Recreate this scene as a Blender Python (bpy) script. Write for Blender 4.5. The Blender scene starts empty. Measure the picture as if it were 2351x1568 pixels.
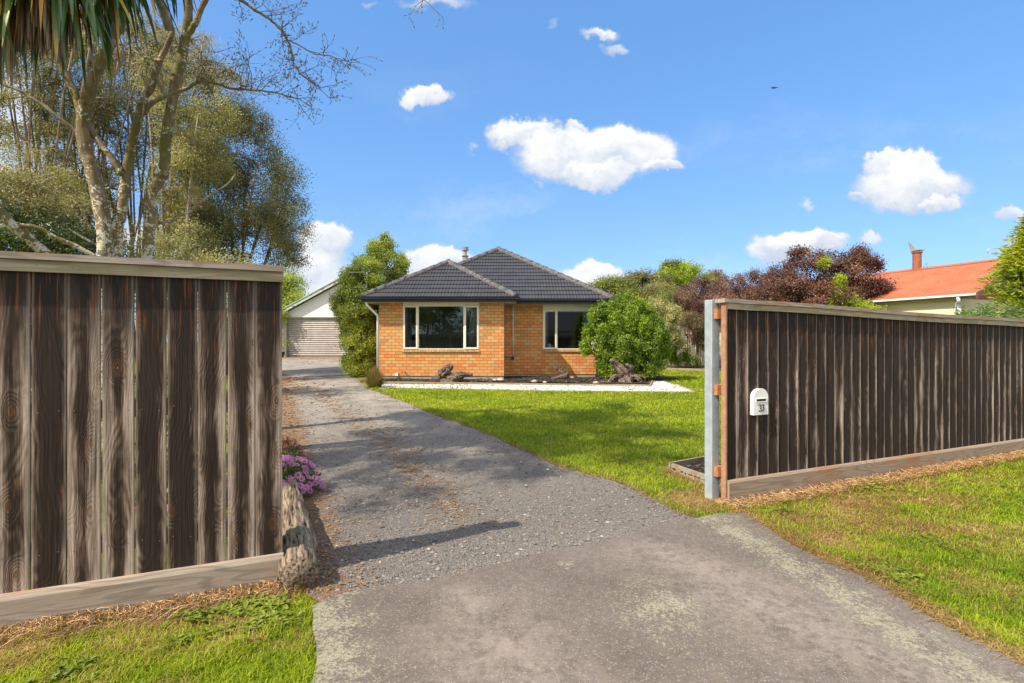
import bpy, bmesh, math, random
import numpy as np
from mathutils import Vector, Matrix

R = math.radians
sc = bpy.context.scene
col = sc.collection
# ------------------------------------------------------------------ camera
F, CX, CY, H = 1230.0, 1175.5, 785.0, 1.4
cd = bpy.data.cameras.new('camera')
cd.sensor_width = 36.0
cd.lens = F / 2351 * 36.0
cd.clip_start = 0.05
cd.clip_end = 5000
cam = bpy.data.objects.new('camera', cd)
col.objects.link(cam)
cam.location = (0, 0, H)
cam.rotation_euler = (R(90), 0, 0)
sc.camera = cam
sc.view_settings.view_transform = 'Standard'
sc.view_settings.look = 'None'
sc.view_settings.exposure = 0.52
sc.view_settings.gamma = 1
sc.cycles.max_bounces = 8
sc.cycles.transparent_max_bounces = 12
sc.cycles.diffuse_bounces = 4

# ------------------------------------------------------------------ node helper
class NT:
    def __init__(s, tree):
        s.t = tree
    def n(s, typ, ins=None, **props):
        nd = s.t.nodes.new(typ)
        for k, v in props.items():
            setattr(nd, k, v)
        if ins:
            for k, v in ins.items():
                sk = nd.inputs[k]
                if isinstance(v, bpy.types.NodeSocket):
                    s.t.links.new(v, sk)
                else:
                    sk.default_value = v
        return nd
    def m(s, op, a, b=0.0, c=0.0, clamp=False):
        nd = s.t.nodes.new('ShaderNodeMath')
        nd.operation = op
        nd.use_clamp = clamp
        for i, v in enumerate((a, b, c)):
            if isinstance(v, bpy.types.NodeSocket):
                s.t.links.new(v, nd.inputs[i])
            else:
                nd.inputs[i].default_value = v
        return nd.outputs[0]
    def mr(s, v, a, b, c=0.0, d=1.0, smooth=True):
        nd = s.n('ShaderNodeMapRange', {'Value': v, 'From Min': a, 'From Max': b, 'To Min': c, 'To Max': d})
        nd.interpolation_type = 'SMOOTHSTEP' if smooth else 'LINEAR'
        return nd.outputs[0]
    def mix(s, f, a, b, blend='MIX'):
        nd = s.t.nodes.new('ShaderNodeMix')
        nd.data_type = 'RGBA'
        nd.blend_type = blend
        for k, v in ((0, f), (6, a), (7, b)):
            if isinstance(v, bpy.types.NodeSocket):
                s.t.links.new(v, nd.inputs[k])
            else:
                nd.inputs[k].default_value = (tuple(v) + (1,)) if isinstance(v, tuple) and len(v) == 3 else v
        return nd.outputs[2]
    def xyz(s, x=0.0, y=0.0, z=0.0):
        return s.n('ShaderNodeCombineXYZ', {'X': x, 'Y': y, 'Z': z}).outputs[0]
    def sep(s, v):
        nd = s.n('ShaderNodeSeparateXYZ', {0: v})
        return nd.outputs[0], nd.outputs[1], nd.outputs[2]
    def noise(s, vec, scale, detail=3, rough=0.55, dist=0.0):
        nd = s.n('ShaderNodeTexNoise', {'Scale': scale, 'Detail': detail, 'Roughness': rough, 'Distortion': dist})
        if vec is not None:
            s.t.links.new(vec, nd.inputs['Vector'])
        return nd.outputs[0]
    def attr(s, name):
        return s.n('ShaderNodeAttribute', attribute_name=name)
    def ramp(s, f, stops):
        nd = s.n('ShaderNodeValToRGB', {0: f})
        e = nd.color_ramp.elements
        while len(e) < len(stops):
            e.new(0.5)
        for i, (p, c) in enumerate(stops):
            e[i].position = p
            e[i].color = tuple(c) + (1,)
        return nd.outputs[0]

# ------------------------------------------------------------------ world: sky and clouds
SUN = Vector((-1.37, -0.97, 1.80)).normalized()
elev = math.asin(SUN.z)
azim = math.atan2(SUN.x, SUN.y)
w = bpy.data.worlds.new('World')
sc.world = w
w.use_nodes = True
w.node_tree.nodes.clear()
W = NT(w.node_tree)
sky = W.n('ShaderNodeTexSky', sky_type='NISHITA', sun_disc=False, sun_elevation=elev, sun_rotation=azim % (2 * math.pi),
          air_density=1.0, dust_density=0.6, ozone_density=1.6)
gen = W.n('ShaderNodeTexCoord').outputs['Generated']
gx, gy, gz = W.sep(gen)
gyc = W.m('MAXIMUM', gy, 0.05)
cu = W.m('DIVIDE', gx, gyc)
cv = W.m('DIVIDE', gz, gyc)
uv = W.xyz(cu, cv, 0.0)
w1 = W.n('ShaderNodeTexNoise', {'Vector': uv, 'Scale': 9.0, 'Detail': 6.0, 'Roughness': 0.62})
w2 = W.n('ShaderNodeTexNoise', {'Vector': uv, 'Scale': 34.0, 'Detail': 5.0, 'Roughness': 0.65})
d1 = W.n('ShaderNodeVectorMath', {0: w1.outputs[1], 1: (0.5, 0.5, 0.5)}, operation='SUBTRACT').outputs[0]
d2 = W.n('ShaderNodeVectorMath', {0: w2.outputs[1], 1: (0.5, 0.5, 0.5)}, operation='SUBTRACT').outputs[0]
d1s = W.n('ShaderNodeVectorMath', {0: d1, 'Scale': 0.075}, operation='SCALE').outputs[0]
d2s = W.n('ShaderNodeVectorMath', {0: d2, 'Scale': 0.036}, operation='SCALE').outputs[0]
uvd = W.n('ShaderNodeVectorMath', {0: uv, 1: d1s}, operation='ADD').outputs[0]
uvd = W.n('ShaderNodeVectorMath', {0: uvd, 1: d2s}, operation='ADD').outputs[0]
dux, duy, _ = W.sep(uvd)
# clouds: azimuth and height of each puff, half sizes, softness
CL = [(1340, 355, 155, 66, .34, 1), (1215, 312, 96, 31, .36, 1), (1430, 345, 122, 56, .34, 1), (1370, 395, 94, 37, .34, 1), (1520, 378, 55, 18, .4, .9), (1320, 290, 40, 16, .4, .9),
      (975, 214, 56, 21, .4, 1), (940, 222, 26, 22, .5, .9), (1376, 80, 42, 13, .6, .9), (1412, 112, 36, 15, .7, .75), (1000, 8, 95, 16, .8, .7), (848, 16, 22, 7, .8, .5),
      (2090, 430, 127, 54, .34, 1), (2040, 388, 58, 42, .25, 1), (2100, 410, 70, 55, .22, 1), (2160, 470, 55, 22, .4, 1), (1972, 448, 26, 12, .5, .9), (2035, 372, 28, 26, .3, 1),
      (1835, 555, 112, 32, .35, 1), (1770, 570, 62, 42, .5, .95), (1880, 545, 70, 26, .35, 1), (2000, 545, 30, 16, .6, .85), (1852, 468, 20, 16, .7, .7), (2330, 490, 52, 20, .5, .85),
      (745, 555, 68, 58, .3, 1), (720, 620, 90, 62, .5, .95), (770, 690, 160, 70, .7, .7), (1000, 610, 92, 40, .3, 1), (950, 640, 90, 60, .5, .8), (1070, 650, 60, 50, .6, .8),
      (1365, 640, 78, 38, .3, 1), (1320, 665, 90, 40, .5, .9), (1240, 418, 12, 8, .9, .5), (1078, 332, 14, 10, .9, .5), (1275, 62, 18, 6, .9, .4),
      (30, 300, 130, 300, .8, .8), (190, 430, 90, 140, .8, .85), (330, 560, 120, 60, .8, .8), (560, 640, 130, 40, .8, .6), (600, 520, 60, 30, .8, .4)]
den = None
shade = None
for (px, py, rx, ry, soft, amt) in CL:
    u0, v0, ru, rv = (px - CX) / F, (CY - py) / F, rx / F * 1.18, ry / F * 1.18
    a = W.m('MULTIPLY', W.m('SUBTRACT', dux, u0), 1 / ru)
    b = W.m('MULTIPLY', W.m('SUBTRACT', duy, v0), 1 / rv)
    r2 = W.m('ADD', W.m('MULTIPLY', a, a), W.m('MULTIPLY', b, b))
    dd = W.mr(W.m('SQRT', r2), 1.0, 1.0 - soft, 0.0, amt)
    sh = W.m('MULTIPLY', dd, W.m('MULTIPLY_ADD', b, 0.5, 0.5, clamp=True))
    den = dd if den is None else W.m('MAXIMUM', den, dd)
    shade = sh if shade is None else W.m('MAXIMUM', shade, sh)
front = W.mr(gy, 0.08, 0.2)
den = W.m('MULTIPLY', den, front)
bill = W.noise(uvd, 16.0, 6, 0.6)
shv = W.m('MULTIPLY_ADD', bill, 1.1, W.m('MULTIPLY_ADD', shade, 0.75, -0.45), clamp=True)
ccol = W.mix(W.mr(shv, 0.10, 0.80), (3.55, 4.05, 4.9), (6.2, 6.2, 6.2))
# clear air colour: the physical sky with its saturation raised as in the photograph
skc = W.n('ShaderNodeHueSaturation', {'Saturation': 1.28, 'Value': 1.12, 'Color': sky.outputs[0]}).outputs[0]
skc = W.mix(1.0, skc, (0.86, 1.03, 1.16), 'MULTIPLY')
skc = W.n('ShaderNodeGamma', {'Color': skc, 'Gamma': 0.5}).outputs[0]
skc = W.mix(1.0, skc, (1.42, 1.83, 2.45), 'MULTIPLY')
# unseen cloud added behind and above the camera to raise warm fill light
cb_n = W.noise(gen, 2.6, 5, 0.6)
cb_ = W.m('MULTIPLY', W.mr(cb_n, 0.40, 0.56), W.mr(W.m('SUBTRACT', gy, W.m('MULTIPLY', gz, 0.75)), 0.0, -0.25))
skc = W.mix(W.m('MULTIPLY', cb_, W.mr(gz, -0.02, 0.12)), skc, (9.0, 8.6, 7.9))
den2 = W.m('MULTIPLY', den, W.mr(W.noise(uvd, 26.0, 5, 0.62), 0.12, 0.42, 0.62, 1.0))
wisp = W.mr(W.noise(W.xyz(W.m('MULTIPLY', dux, 2.2), W.m('MULTIPLY', duy, 6.5), 3.0), 1.0, 6, 0.62), 0.50, 0.78, 0.0, 0.38)
wisp = W.m('MULTIPLY', W.m('MULTIPLY', wisp, front), W.mr(cv, 0.62, 0.10))
skc = W.mix(wisp, skc, (5.0, 5.3, 5.7))
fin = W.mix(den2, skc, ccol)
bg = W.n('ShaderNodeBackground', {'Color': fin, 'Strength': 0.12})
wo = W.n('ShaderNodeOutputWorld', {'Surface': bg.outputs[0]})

# ------------------------------------------------------------------ sun
sl = bpy.data.lights.new('sun', 'SUN')
sl.energy = 4.9
sl.angle = R(0.5)
sl.color = (1.0, 0.89, 0.74)
so = bpy.data.objects.new('sun', sl)
col.objects.link(so)
so.rotation_euler = SUN.to_track_quat('Z', 'Y').to_euler()
so.location = (-20, -15, 30)

# ------------------------------------------------------------------ geometry helpers
def g(y):
    if y < 4.5: return 0.0
    if y < 17: return (y - 4.5) * 0.016
    if y < 32: return 0.2 + (y - 17) * 0.0205
    return 0.5075
gv = np.vectorize(g)

def at(px, py, Y):
    return Vector(((px - CX) / F * Y, Y, H + (CY - py) / F * Y))

def gp(px, py):
    Y = 3.0
    for _ in range(60):
        Y = 0.5 * Y + 0.5 * F * (H - g(Y)) / (py - CY)
    return ((px - CX) / F * Y, Y)

def link(o, parent=None, pinv=None):
    col.objects.link(o)
    if parent is not None:
        o.parent = parent
        if pinv is not None:
            o.matrix_parent_inverse = pinv
    return o

def root(name, label, cat, loc=(0, 0, 0), rz=0.0, group=None):
    o = bpy.data.objects.new(name, None)
    o.empty_display_size = 0.2
    o.location = loc
    o.rotation_euler = (0, 0, rz)
    col.objects.link(o)
    o['label'] = label
    o['category'] = cat
    if group: o['group'] = group
    return o

def tag(o, label, cat, group=None):
    o['label'] = label
    o['category'] = cat
    if group: o['group'] = group
    return o

def inv(rt):
    return (Matrix.Translation(rt.location) @ Matrix.Rotation(rt.rotation_euler.z, 4, 'Z')).inverted()

class MB:
    """collects geometry for one mesh object"""
    def __init__(s):
        s.v = []
        s.f = []
        s.sm = []
    def add(s, vs, fs, smooth=False):
        b = len(s.v)
        s.v += [tuple(p) for p in vs]
        s.f += [tuple(i + b for i in f) for f in fs]
        s.sm += [smooth] * len(fs)
    def box(s, c, d, rz=0.0, M=None):
        x, y, z = d[0] / 2, d[1] / 2, d[2] / 2
        vs = [Vector((sx * x, sy * y, sz * z)) for sz in (-1, 1) for sy in (-1, 1) for sx in (-1, 1)]
        T = Matrix.Translation(c) @ Matrix.Rotation(rz, 4, 'Z')
        if M is not None: T = M
        s.add([T @ p for p in vs], [(0, 2, 3, 1), (4, 5, 7, 6), (0, 1, 5, 4), (2, 6, 7, 3), (0, 4, 6, 2), (1, 3, 7, 5)])
    def b2(s, x0, x1, y0, y1, z0, z1):
        s.box(((x0 + x1) / 2, (y0 + y1) / 2, (z0 + z1) / 2), (abs(x1 - x0), abs(y1 - y0), abs(z1 - z0)))
    def tube(s, path, rad, n=8, rn=None, cap=True):
        P = [Vector(p) for p in path]
        N = len(P)
        if not hasattr(rad, '__len__'): rad = [rad] * N
        ref = Vector((0.13, 0.21, 0.97))
        vs = []
        t0 = (P[1] - P[0]).normalized()
        if abs(t0.dot(ref)) > 0.93: ref = Vector((0.97, 0.1, 0.1))
        a = t0.cross(ref).normalized()
        for i in range(N):
            t = (P[min(i + 1, N - 1)] - P[max(i - 1, 0)]).normalized()
            a = (a - t * a.dot(t)).normalized()
            b = t.cross(a)
            for k in range(n):
                an = 2 * math.pi * k / n
                r = rad[i] * (rn(i, an) if rn else 1.0)
                vs.append(P[i] + a * (math.cos(an) * r) + b * (math.sin(an) * r))
        fs = []
        for i in range(N - 1):
            for k in range(n):
                k2 = (k + 1) % n
                fs.append((i * n + k, i * n + k2, (i + 1) * n + k2, (i + 1) * n + k))
        if cap:
            fs.append(tuple(range(n))[::-1])
            fs.append(tuple((N - 1) * n + k for k in range(n)))
        s.add(vs, fs, True)
    def lathe(s, c, prof, n=16):
        vs, fs = [], []
        for (r, z) in prof:
            for k in range(n):
                a = 2 * math.pi * k / n
                vs.append((c[0] + r * math.cos(a), c[1] + r * math.sin(a), c[2] + z))
        for i in range(len(prof) - 1):
            for k in range(n):
                k2 = (k + 1) % n
                fs.append((i * n + k, i * n + k2, (i + 1) * n + k2, (i + 1) * n + k))
        fs.append(tuple(range(n))[::-1])
        fs.append(tuple((len(prof) - 1) * n + k for k in range(n)))
        s.add(vs, fs, False)
    def prism(s, poly, vec):
        n = len(poly)
        v = Vector(vec)
        vs = [Vector(p) for p in poly] + [Vector(p) + v for p in poly]
        fs = [tuple(range(n)), tuple(range(n, 2 * n))[::-1]] + [(i, i + n, (i + 1) % n + n, (i + 1) % n) for i in range(n)]
        s.add(vs, fs)
    def build(s, name, mat, parent=None, pinv=None, loc=None, rz=None):
        me = bpy.data.meshes.new(name)
        me.from_pydata(s.v, [], s.f)
        me.polygons.foreach_set('use_smooth', s.sm)
        bm = bmesh.new(); bm.from_mesh(me)
        bmesh.ops.recalc_face_normals(bm, faces=bm.faces)
        bm.to_mesh(me); bm.free()
        if mat: me.materials.append(mat)
        o = bpy.data.objects.new(name, me)
        link(o, parent, pinv)
        if loc is not None: o.location = loc
        if rz is not None: o.rotation_euler = (0, 0, rz)
        return o

def npmesh(name, V, Fc, mat, attrs=None, parent=None, pinv=None, smooth=False):
    me = bpy.data.meshes.new(name)
    V = np.asarray(V, dtype=np.float32)
    k = Fc.shape[1]
    me.vertices.add(len(V))
    me.vertices.foreach_set('co', V.ravel())
    me.loops.add(Fc.size)
    me.loops.foreach_set('vertex_index', Fc.astype(np.int32).ravel())
    me.polygons.add(len(Fc))
    me.polygons.foreach_set('loop_start', np.arange(0, Fc.size, k, dtype=np.int32))
    me.polygons.foreach_set('loop_total', np.full(len(Fc), k, dtype=np.int32))
    me.polygons.foreach_set('use_smooth', np.full(len(Fc), smooth))
    me.update(calc_edges=True)
    for an, arr in (attrs or {}).items():
        at_ = me.attributes.new(an, 'FLOAT', 'POINT')
        at_.data.foreach_set('value', np.asarray(arr, dtype=np.float32))
    if mat: me.materials.append(mat)
    o = bpy.data.objects.new(name, me)
    link(o, parent, pinv)
    return o

def inpoly(x, y, poly):
    x = np.asarray(x); y = np.asarray(y)
    ins = np.zeros(x.shape, bool)
    n = len(poly)
    for i in range(n):
        x1, y1 = poly[i]; x2, y2 = poly[(i + 1) % n]
        c = ((y1 > y) != (y2 > y)) & (x < (x2 - x1) * (y - y1) / (y2 - y1 + 1e-12) + x1)
        ins ^= c
    return ins

def pldist(x, y, pts):
    d = np.full(np.shape(x), 1e9)
    for (x1, y1), (x2, y2) in zip(pts[:-1], pts[1:]):
        dx, dy = x2 - x1, y2 - y1
        t = np.clip(((x - x1) * dx + (y - y1) * dy) / (dx * dx + dy * dy + 1e-12), 0, 1)
        d = np.minimum(d, np.hypot(x - x1 - t * dx, y - y1 - t * dy))
    return d

def vnoise(x, y, s=1.0, seed=0):
    """smooth value noise on numpy arrays, 0..1"""
    x = np.asarray(x) * s + seed * 17.3; y = np.asarray(y) * s + seed * 9.1
    xi = np.floor(x); yi = np.floor(y)
    fx = x - xi; fy = y - yi
    fx = fx * fx * (3 - 2 * fx); fy = fy * fy * (3 - 2 * fy)
    def h(a, b):
        v = np.sin(a * 127.1 + b * 311.7) * 43758.5453
        return v - np.floor(v)
    return (h(xi, yi) * (1 - fx) + h(xi + 1, yi) * fx) * (1 - fy) + (h(xi, yi + 1) * (1 - fx) + h(xi + 1, yi + 1) * fx) * fy

def fbm(x, y, s=1.0, seed=0):
    return vnoise(x, y, s, seed) * .5 + vnoise(x, y, s * 2.1, seed + 1) * .3 + vnoise(x, y, s * 4.3, seed + 2) * .2

# ------------------------------------------------------------------ materials
def newmat(name):
    m = bpy.data.materials.new(name)
    m.use_nodes = True
    m.node_tree.nodes.clear()
    t = NT(m.node_tree)
    out = t.n('ShaderNodeOutputMaterial')
    return m, t, out

def princ(t, out, color, rough=0.7, bump=None, bs=0.3, bd=0.01, metal=0.0, spec=0.5):
    p = t.n('ShaderNodeBsdfPrincipled', {'Base Color': color if isinstance(color, bpy.types.NodeSocket) else tuple(color) + (1,),
                                         'Roughness': rough, 'Metallic': metal, 'Specular IOR Level': spec})
    if bump is not None:
        b = t.n('ShaderNodeBump', {'Height': bump, 'Strength': bs, 'Distance': bd})
        t.t.links.new(b.outputs[0], p.inputs['Normal'])
    t.t.links.new(p.outputs[0], out.inputs[0])
    return p

def simple(name, c, rough=0.6, var=0.15, scale=8.0, metal=0.0, bs=0.15, spec=0.5):
    m, t, out = newmat(name)
    P = t.n('ShaderNodeTexCoord').outputs['Object']
    n = t.noise(P, scale, 5, 0.6)
    n2 = t.noise(P, scale * 9, 3, 0.6)
    f = t.m('ADD', t.m('MULTIPLY', n, 0.7), t.m('MULTIPLY', n2, 0.3))
    cc = t.mix(t.mr(f, 0.3, 0.7), tuple(x * (1 - var) for x in c), tuple(min(1, x * (1 + var)) for x in c))
    princ(t, out, cc, rough, n2, bs, 0.004, metal, spec)
    return m

def wood_mat(name, light, mid, dark, hw, hgt, warm=(0.30, 0.12, 0.04), stain=1.0, darkamt=1.0, cenw=1.05, edgew=.5):
    """weathered board; x across, z along"""
    m, t, out = newmat(name)
    P = t.n('ShaderNodeTexCoord').outputs['Object']
    rnd = t.n('ShaderNodeObjectInfo').outputs['Random']
    x, y, z = t.sep(P)
    ox = t.m('MULTIPLY', rnd, 37.0); oz = t.m('MULTIPLY', rnd, 91.0)
    r2 = t.m('FRACT', t.m('MULTIPLY', rnd, 17.31))
    vA = t.xyz(t.m('MULTIPLY_ADD', x, 4.2, ox), 0.0, t.m('MULTIPLY_ADD', z, 0.85, oz))
    nA = t.noise(vA, 1.0, 2, 0.5)
    vK = t.xyz(t.m('MULTIPLY_ADD', x, 7.0, ox), t.m('MULTIPLY', rnd, 7.0), t.m('MULTIPLY_ADD', z, 3.4, oz))
    vo = t.n('ShaderNodeTexVoronoi', {'Vector': vK, 'Scale': 1.0})
    kcol = t.n('ShaderNodeSeparateColor', {0: vo.outputs['Color']}).outputs[0]
    kd = t.m('ADD', vo.outputs['Distance'], t.m('MULTIPLY', t.m('GREATER_THAN', kcol, 0.55), 0.7))
    bump = t.mr(kd, 0.42, 0.0)
    knot = t.mr(kd, 0.10, 0.04)
    kring = t.m('MULTIPLY', t.mr(kd, 0.22, 0.10), t.m('SUBTRACT', 1.0, knot))
    gco = t.m('ADD', t.m('MULTIPLY_ADD', x, 2.6, t.m('MULTIPLY', nA, 1.5)), t.m('MULTIPLY', bump, 0.27))
    gcn = t.m('ADD', gco, t.m('MULTIPLY', t.noise(t.xyz(t.m('MULTIPLY_ADD', x, 30.0, ox), 4.0, t.m('MULTIPLY_ADD', z, 2.0, oz)), 1.0, 3, 0.6), 0.05))
    rings = t.m('MULTIPLY_ADD', t.m('SINE', t.m('MULTIPLY', gcn, 105.0)), 0.5, 0.5)
    rings2 = t.m('MULTIPLY_ADD', t.m('SINE', t.m('MULTIPLY', gcn, 260.0)), 0.5, 0.5)
    fine = t.noise(t.xyz(t.m('MULTIPLY_ADD', x, 120.0, ox), y, t.m('MULTIPLY_ADD', z, 2.6, oz)), 1.0, 4, 0.7)
    streak = t.noise(t.xyz(t.m('MULTIPLY_ADD', x, 34.0, ox), 3.0, t.m('MULTIPLY_ADD', z, 1.1, oz)), 1.0, 3, 0.55)
    blot = t.noise(t.xyz(t.m('MULTIPLY_ADD', x, 8.0, oz), 5.0, t.m('MULTIPLY_ADD', z, 1.7, ox)), 1.0, 4, 0.6)
    ax = t.m('DIVIDE', t.m('ABSOLUTE', x), hw)
    cv_ = t.m('ADD', ax, t.m('MULTIPLY_ADD', blot, 2.4, -1.2))
    cv_ = t.m('ADD', cv_, t.m('MULTIPLY_ADD', rings, 0.20, -0.10))
    cv_ = t.m('ADD', cv_, t.m('MULTIPLY_ADD', fine, 0.5, -0.25))
    cv_ = t.m('ADD', cv_, t.m('MULTIPLY_ADD', r2, 0.60, -0.33))
    cen = t.mr(cv_, cenw, cenw - 0.55)
    cen2 = t.mr(cv_, cenw - 0.35, cenw - 0.85)
    c = t.mix(t.mr(streak, 0.34, 0.60), tuple(k_ * .45 + j_ * .55 for k_, j_ in zip(light, mid)), light)
    c = t.mix(cen, c, mid)
    c = t.mix(t.m('MULTIPLY', cen2, t.m('MULTIPLY', 0.95, darkamt), clamp=True), c, dark)
    c = t.mix(t.m('MULTIPLY', t.m('MULTIPLY', t.mr(rings, 0.35, 0.9), t.mr(streak, .3, .65, .1, 1.0)), 0.26), c, t.mix(0.5, c, (0.02, 0.015, 0.012)))
    c = t.mix(t.m('MULTIPLY', rings2, 0.08), c, (0.03, 0.024, 0.02))
    c = t.mix(t.mr(streak, 0.46, 0.30, 0, .55), c, dark)
    c = t.mix(1.0, c, t.mix(t.mr(fine, 0.30, 0.70), (0.50, 0.48, 0.46), (1.30, 1.30, 1.30)), 'MULTIPLY')
    # rust-brown heartwood blotches and knot halos
    c = t.mix(t.m('MULTIPLY', kring, 0.30), c, tuple(k_ * .6 for k_ in warm))
    c = t.mix(t.m('MULTIPLY', knot, 0.75), c, (0.05, 0.03, 0.02))
    c = t.mix(t.mr(kd, 0.035, 0.01, 0.0, 0.6), c, (0.35, 0.27, 0.2))
    wb = t.m('MULTIPLY', t.mr(t.noise(t.xyz(t.m('MULTIPLY_ADD', x, 20.0, oz), 9.0, t.m('MULTIPLY_ADD', z, 3.4, ox)), 1.0, 3, 0.6), 0.63, 0.75), 0.55)
    c = t.mix(wb, c, warm)
    # damp-blackened tops under the rail with orange streaks
    zz = t.m('DIVIDE', z, hgt)
    tp = t.mr(t.m('ADD', zz, t.m('MULTIPLY_ADD', streak, 0.42, -0.21)), 0.60, 0.98)
    tp = t.m('MULTIPLY', tp, stain)
    c = t.mix(t.m('MULTIPLY', tp, 0.95), c, (0.018, 0.013, 0.012))
    orr = t.m('MULTIPLY', tp, t.mr(t.noise(t.xyz(t.m('MULTIPLY_ADD', x, 60.0, oz), 1.0, t.m('MULTIPLY_ADD', z, 3.0, ox)), 1.0, 3, 0.6), 0.52, 0.7))
    c = t.mix(t.m('MULTIPLY', orr, 0.8), c, (0.22, 0.075, 0.02))
    # worn pale arrises
    edge = t.mr(ax, 0.80, 0.95)
    c = t.mix(t.m('MULTIPLY', edge, edgew), c, light)
    crack = t.mr(t.noise(t.xyz(t.m('MULTIPLY_ADD', x, 85.0, ox), 2.0, t.m('MULTIPLY_ADD', z, 1.6, oz)), 1.0, 1, 0.4), 0.255, 0.20)
    c = t.mix(crack, c, (0.008, 0.006, 0.005))
    hgtn = t.m('ADD', t.m('MULTIPLY', rings, 0.35), t.m('MULTIPLY', fine, 0.5))
    hgtn = t.m('SUBTRACT', hgtn, t.m('MULTIPLY', crack, 1.2))
    princ(t, out, c, 0.75, hgtn, 0.6, 0.0025, spec=0.25)
    return m

def rail_mat(name, c1, c2, warm, axis=0, gs=1.0):
    """long horizontal timber, grain along the axis"""
    m, t, out = newmat(name)
    P = t.n('ShaderNodeTexCoord').outputs['Object']
    rnd = t.n('ShaderNodeObjectInfo').outputs['Random']
    x, y, z = t.sep(P)
    if axis == 1: x, y = y, x
    o = t.m('MULTIPLY', rnd, 50.0)
    n0 = t.noise(t.xyz(t.m('MULTIPLY_ADD', x, 0.7, o), t.m('MULTIPLY', y, 4.0), t.m('MULTIPLY', z, 6.0)), gs, 2, 0.5)
    gco = t.m('ADD', t.m('MULTIPLY', n0, 1.6), t.m('MULTIPLY', t.m('ADD', z, y), 2.0))
    ring = t.m('MULTIPLY_ADD', t.m('SINE', t.m('MULTIPLY', gco, 55.0)), 0.5, 0.5)
    fine = t.noise(t.xyz(t.m('MULTIPLY_ADD', x, 5.0, o), t.m('MULTIPLY', y, 240.0), t.m('MULTIPLY', z, 240.0)), 1.0, 3, 0.6)
    bl = t.noise(t.xyz(t.m('MULTIPLY_ADD', x, 1.5, o), t.m('MULTIPLY', y, 9.0), t.m('MULTIPLY', z, 12.0)), 1.0, 4, 0.6)
    kn = t.n('ShaderNodeTexVoronoi', {'Vector': t.xyz(t.m('MULTIPLY_ADD', x, 2.2, o), 0.0, t.m('MULTIPLY', z, 5.0)), 'Scale': 1.0}).outputs['Distance']
    c = t.mix(t.mr(fine, 0.3, 0.7), c1, c2)
    c = t.mix(t.m('MULTIPLY', t.mr(ring, 0.6, 1.0), 0.35), c, tuple(k * 0.35 for k in c1))
    c = t.mix(t.m('MULTIPLY', t.mr(bl, 0.5, 0.66), 0.7), c, warm)
    c = t.mix(t.mr(kn, 0.12, 0.07, 0, 0.5), c, warm)
    c = t.mix(t.mr(kn, 0.05, 0.03, 0, 0.8), c, (0.06, 0.035, 0.02))
    princ(t, out, c, 0.8, t.m('ADD', t.m('MULTIPLY', fine, 0.6), t.m('MULTIPLY', ring, 0.3)), 0.5, 0.002, spec=0.2)
    return m

def leaf_mat(name, stops, trans=0.35, rough=0.45, spec=0.4, scale=0.9, amt=0.5, gain=1.5):
    stops = [(p_, (min(.8, c_[0] * gain * 1.06), min(.8, c_[1] * gain), c_[2] * gain * 1.0 + .004)) for p_, c_ in stops]
    m, t, out = newmat(name)
    a = t.attr('tone').outputs['Fac']
    P = t.n('ShaderNodeTexCoord').outputs['Object']
    n = t.noise(P, scale, 3, 0.6)
    f = t.m('ADD', t.m('MULTIPLY', a, 1 - amt), t.m('MULTIPLY', t.mr(n, 0.3, 0.7), amt), clamp=True)
    c = t.ramp(f, stops)
    p = t.n('ShaderNodeBsdfPrincipled', {'Base Color': c, 'Roughness': rough, 'Specular IOR Level': spec})
    tr = t.n('ShaderNodeBsdfTranslucent', {'Color': t.mix(1.0, c, (1.3, 1.42, 0.85), 'MULTIPLY')})
    mx = t.n('ShaderNodeMixShader', {0: trans, 1: p.outputs[0], 2: tr.outputs[0]})
    t.t.links.new(mx.outputs[0], out.inputs[0])
    return m

def bark_mat(name, c1, c2, lichen=0.0, lc=(0.55, 0.57, 0.5), green=0.0, scale=14.0):
    m, t, out = newmat(name)
    P = t.n('ShaderNodeTexCoord').outputs['Object']
    x, y, z = t.sep(P)
    n = t.noise(t.xyz(t.m('MULTIPLY', x, 1.0), y, t.m('MULTIPLY', z, 0.35)), scale, 5, 0.65)
    rings = t.noise(t.xyz(t.m('MULTIPLY', x, 2.0), t.m('MULTIPLY', y, 2.0), t.m('MULTIPLY', z, 40.0)), 1.0, 3, 0.6)
    c = t.mix(t.mr(n, 0.3, 0.7), c1, c2)
    c = t.mix(t.mr(rings, 0.58, 0.72, 0, 0.5), c, tuple(k * 0.35 for k in c1))
    if green > 0:
        gn = t.noise(P, 2.3, 4, 0.6)
        c = t.mix(t.mr(gn, 0.42, 0.62, 0, green), c, (0.13, 0.12, 0.025))
    if lichen > 0:
        l = t.noise(P, 8.0, 3, 0.65)
        l2 = t.noise(P, 34.0, 3, 0.7)
        zfac = t.mr(z, 4.5, 1.8, -0.07, 0.05)
        f = t.m('ADD', t.m('MULTIPLY_ADD', l, 0.6, t.m('MULTIPLY', l2, 0.6)), zfac)
        c = t.mix(t.mr(f, 0.72 - lichen * 0.1, 0.745 - lichen * 0.1, 0, .9), c, lc)
    h = t.m('ADD', n, t.m('MULTIPLY', rings, 0.6))
    princ(t, out, c, 0.85, h, 0.6, 0.01, spec=0.2)
    return m

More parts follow.
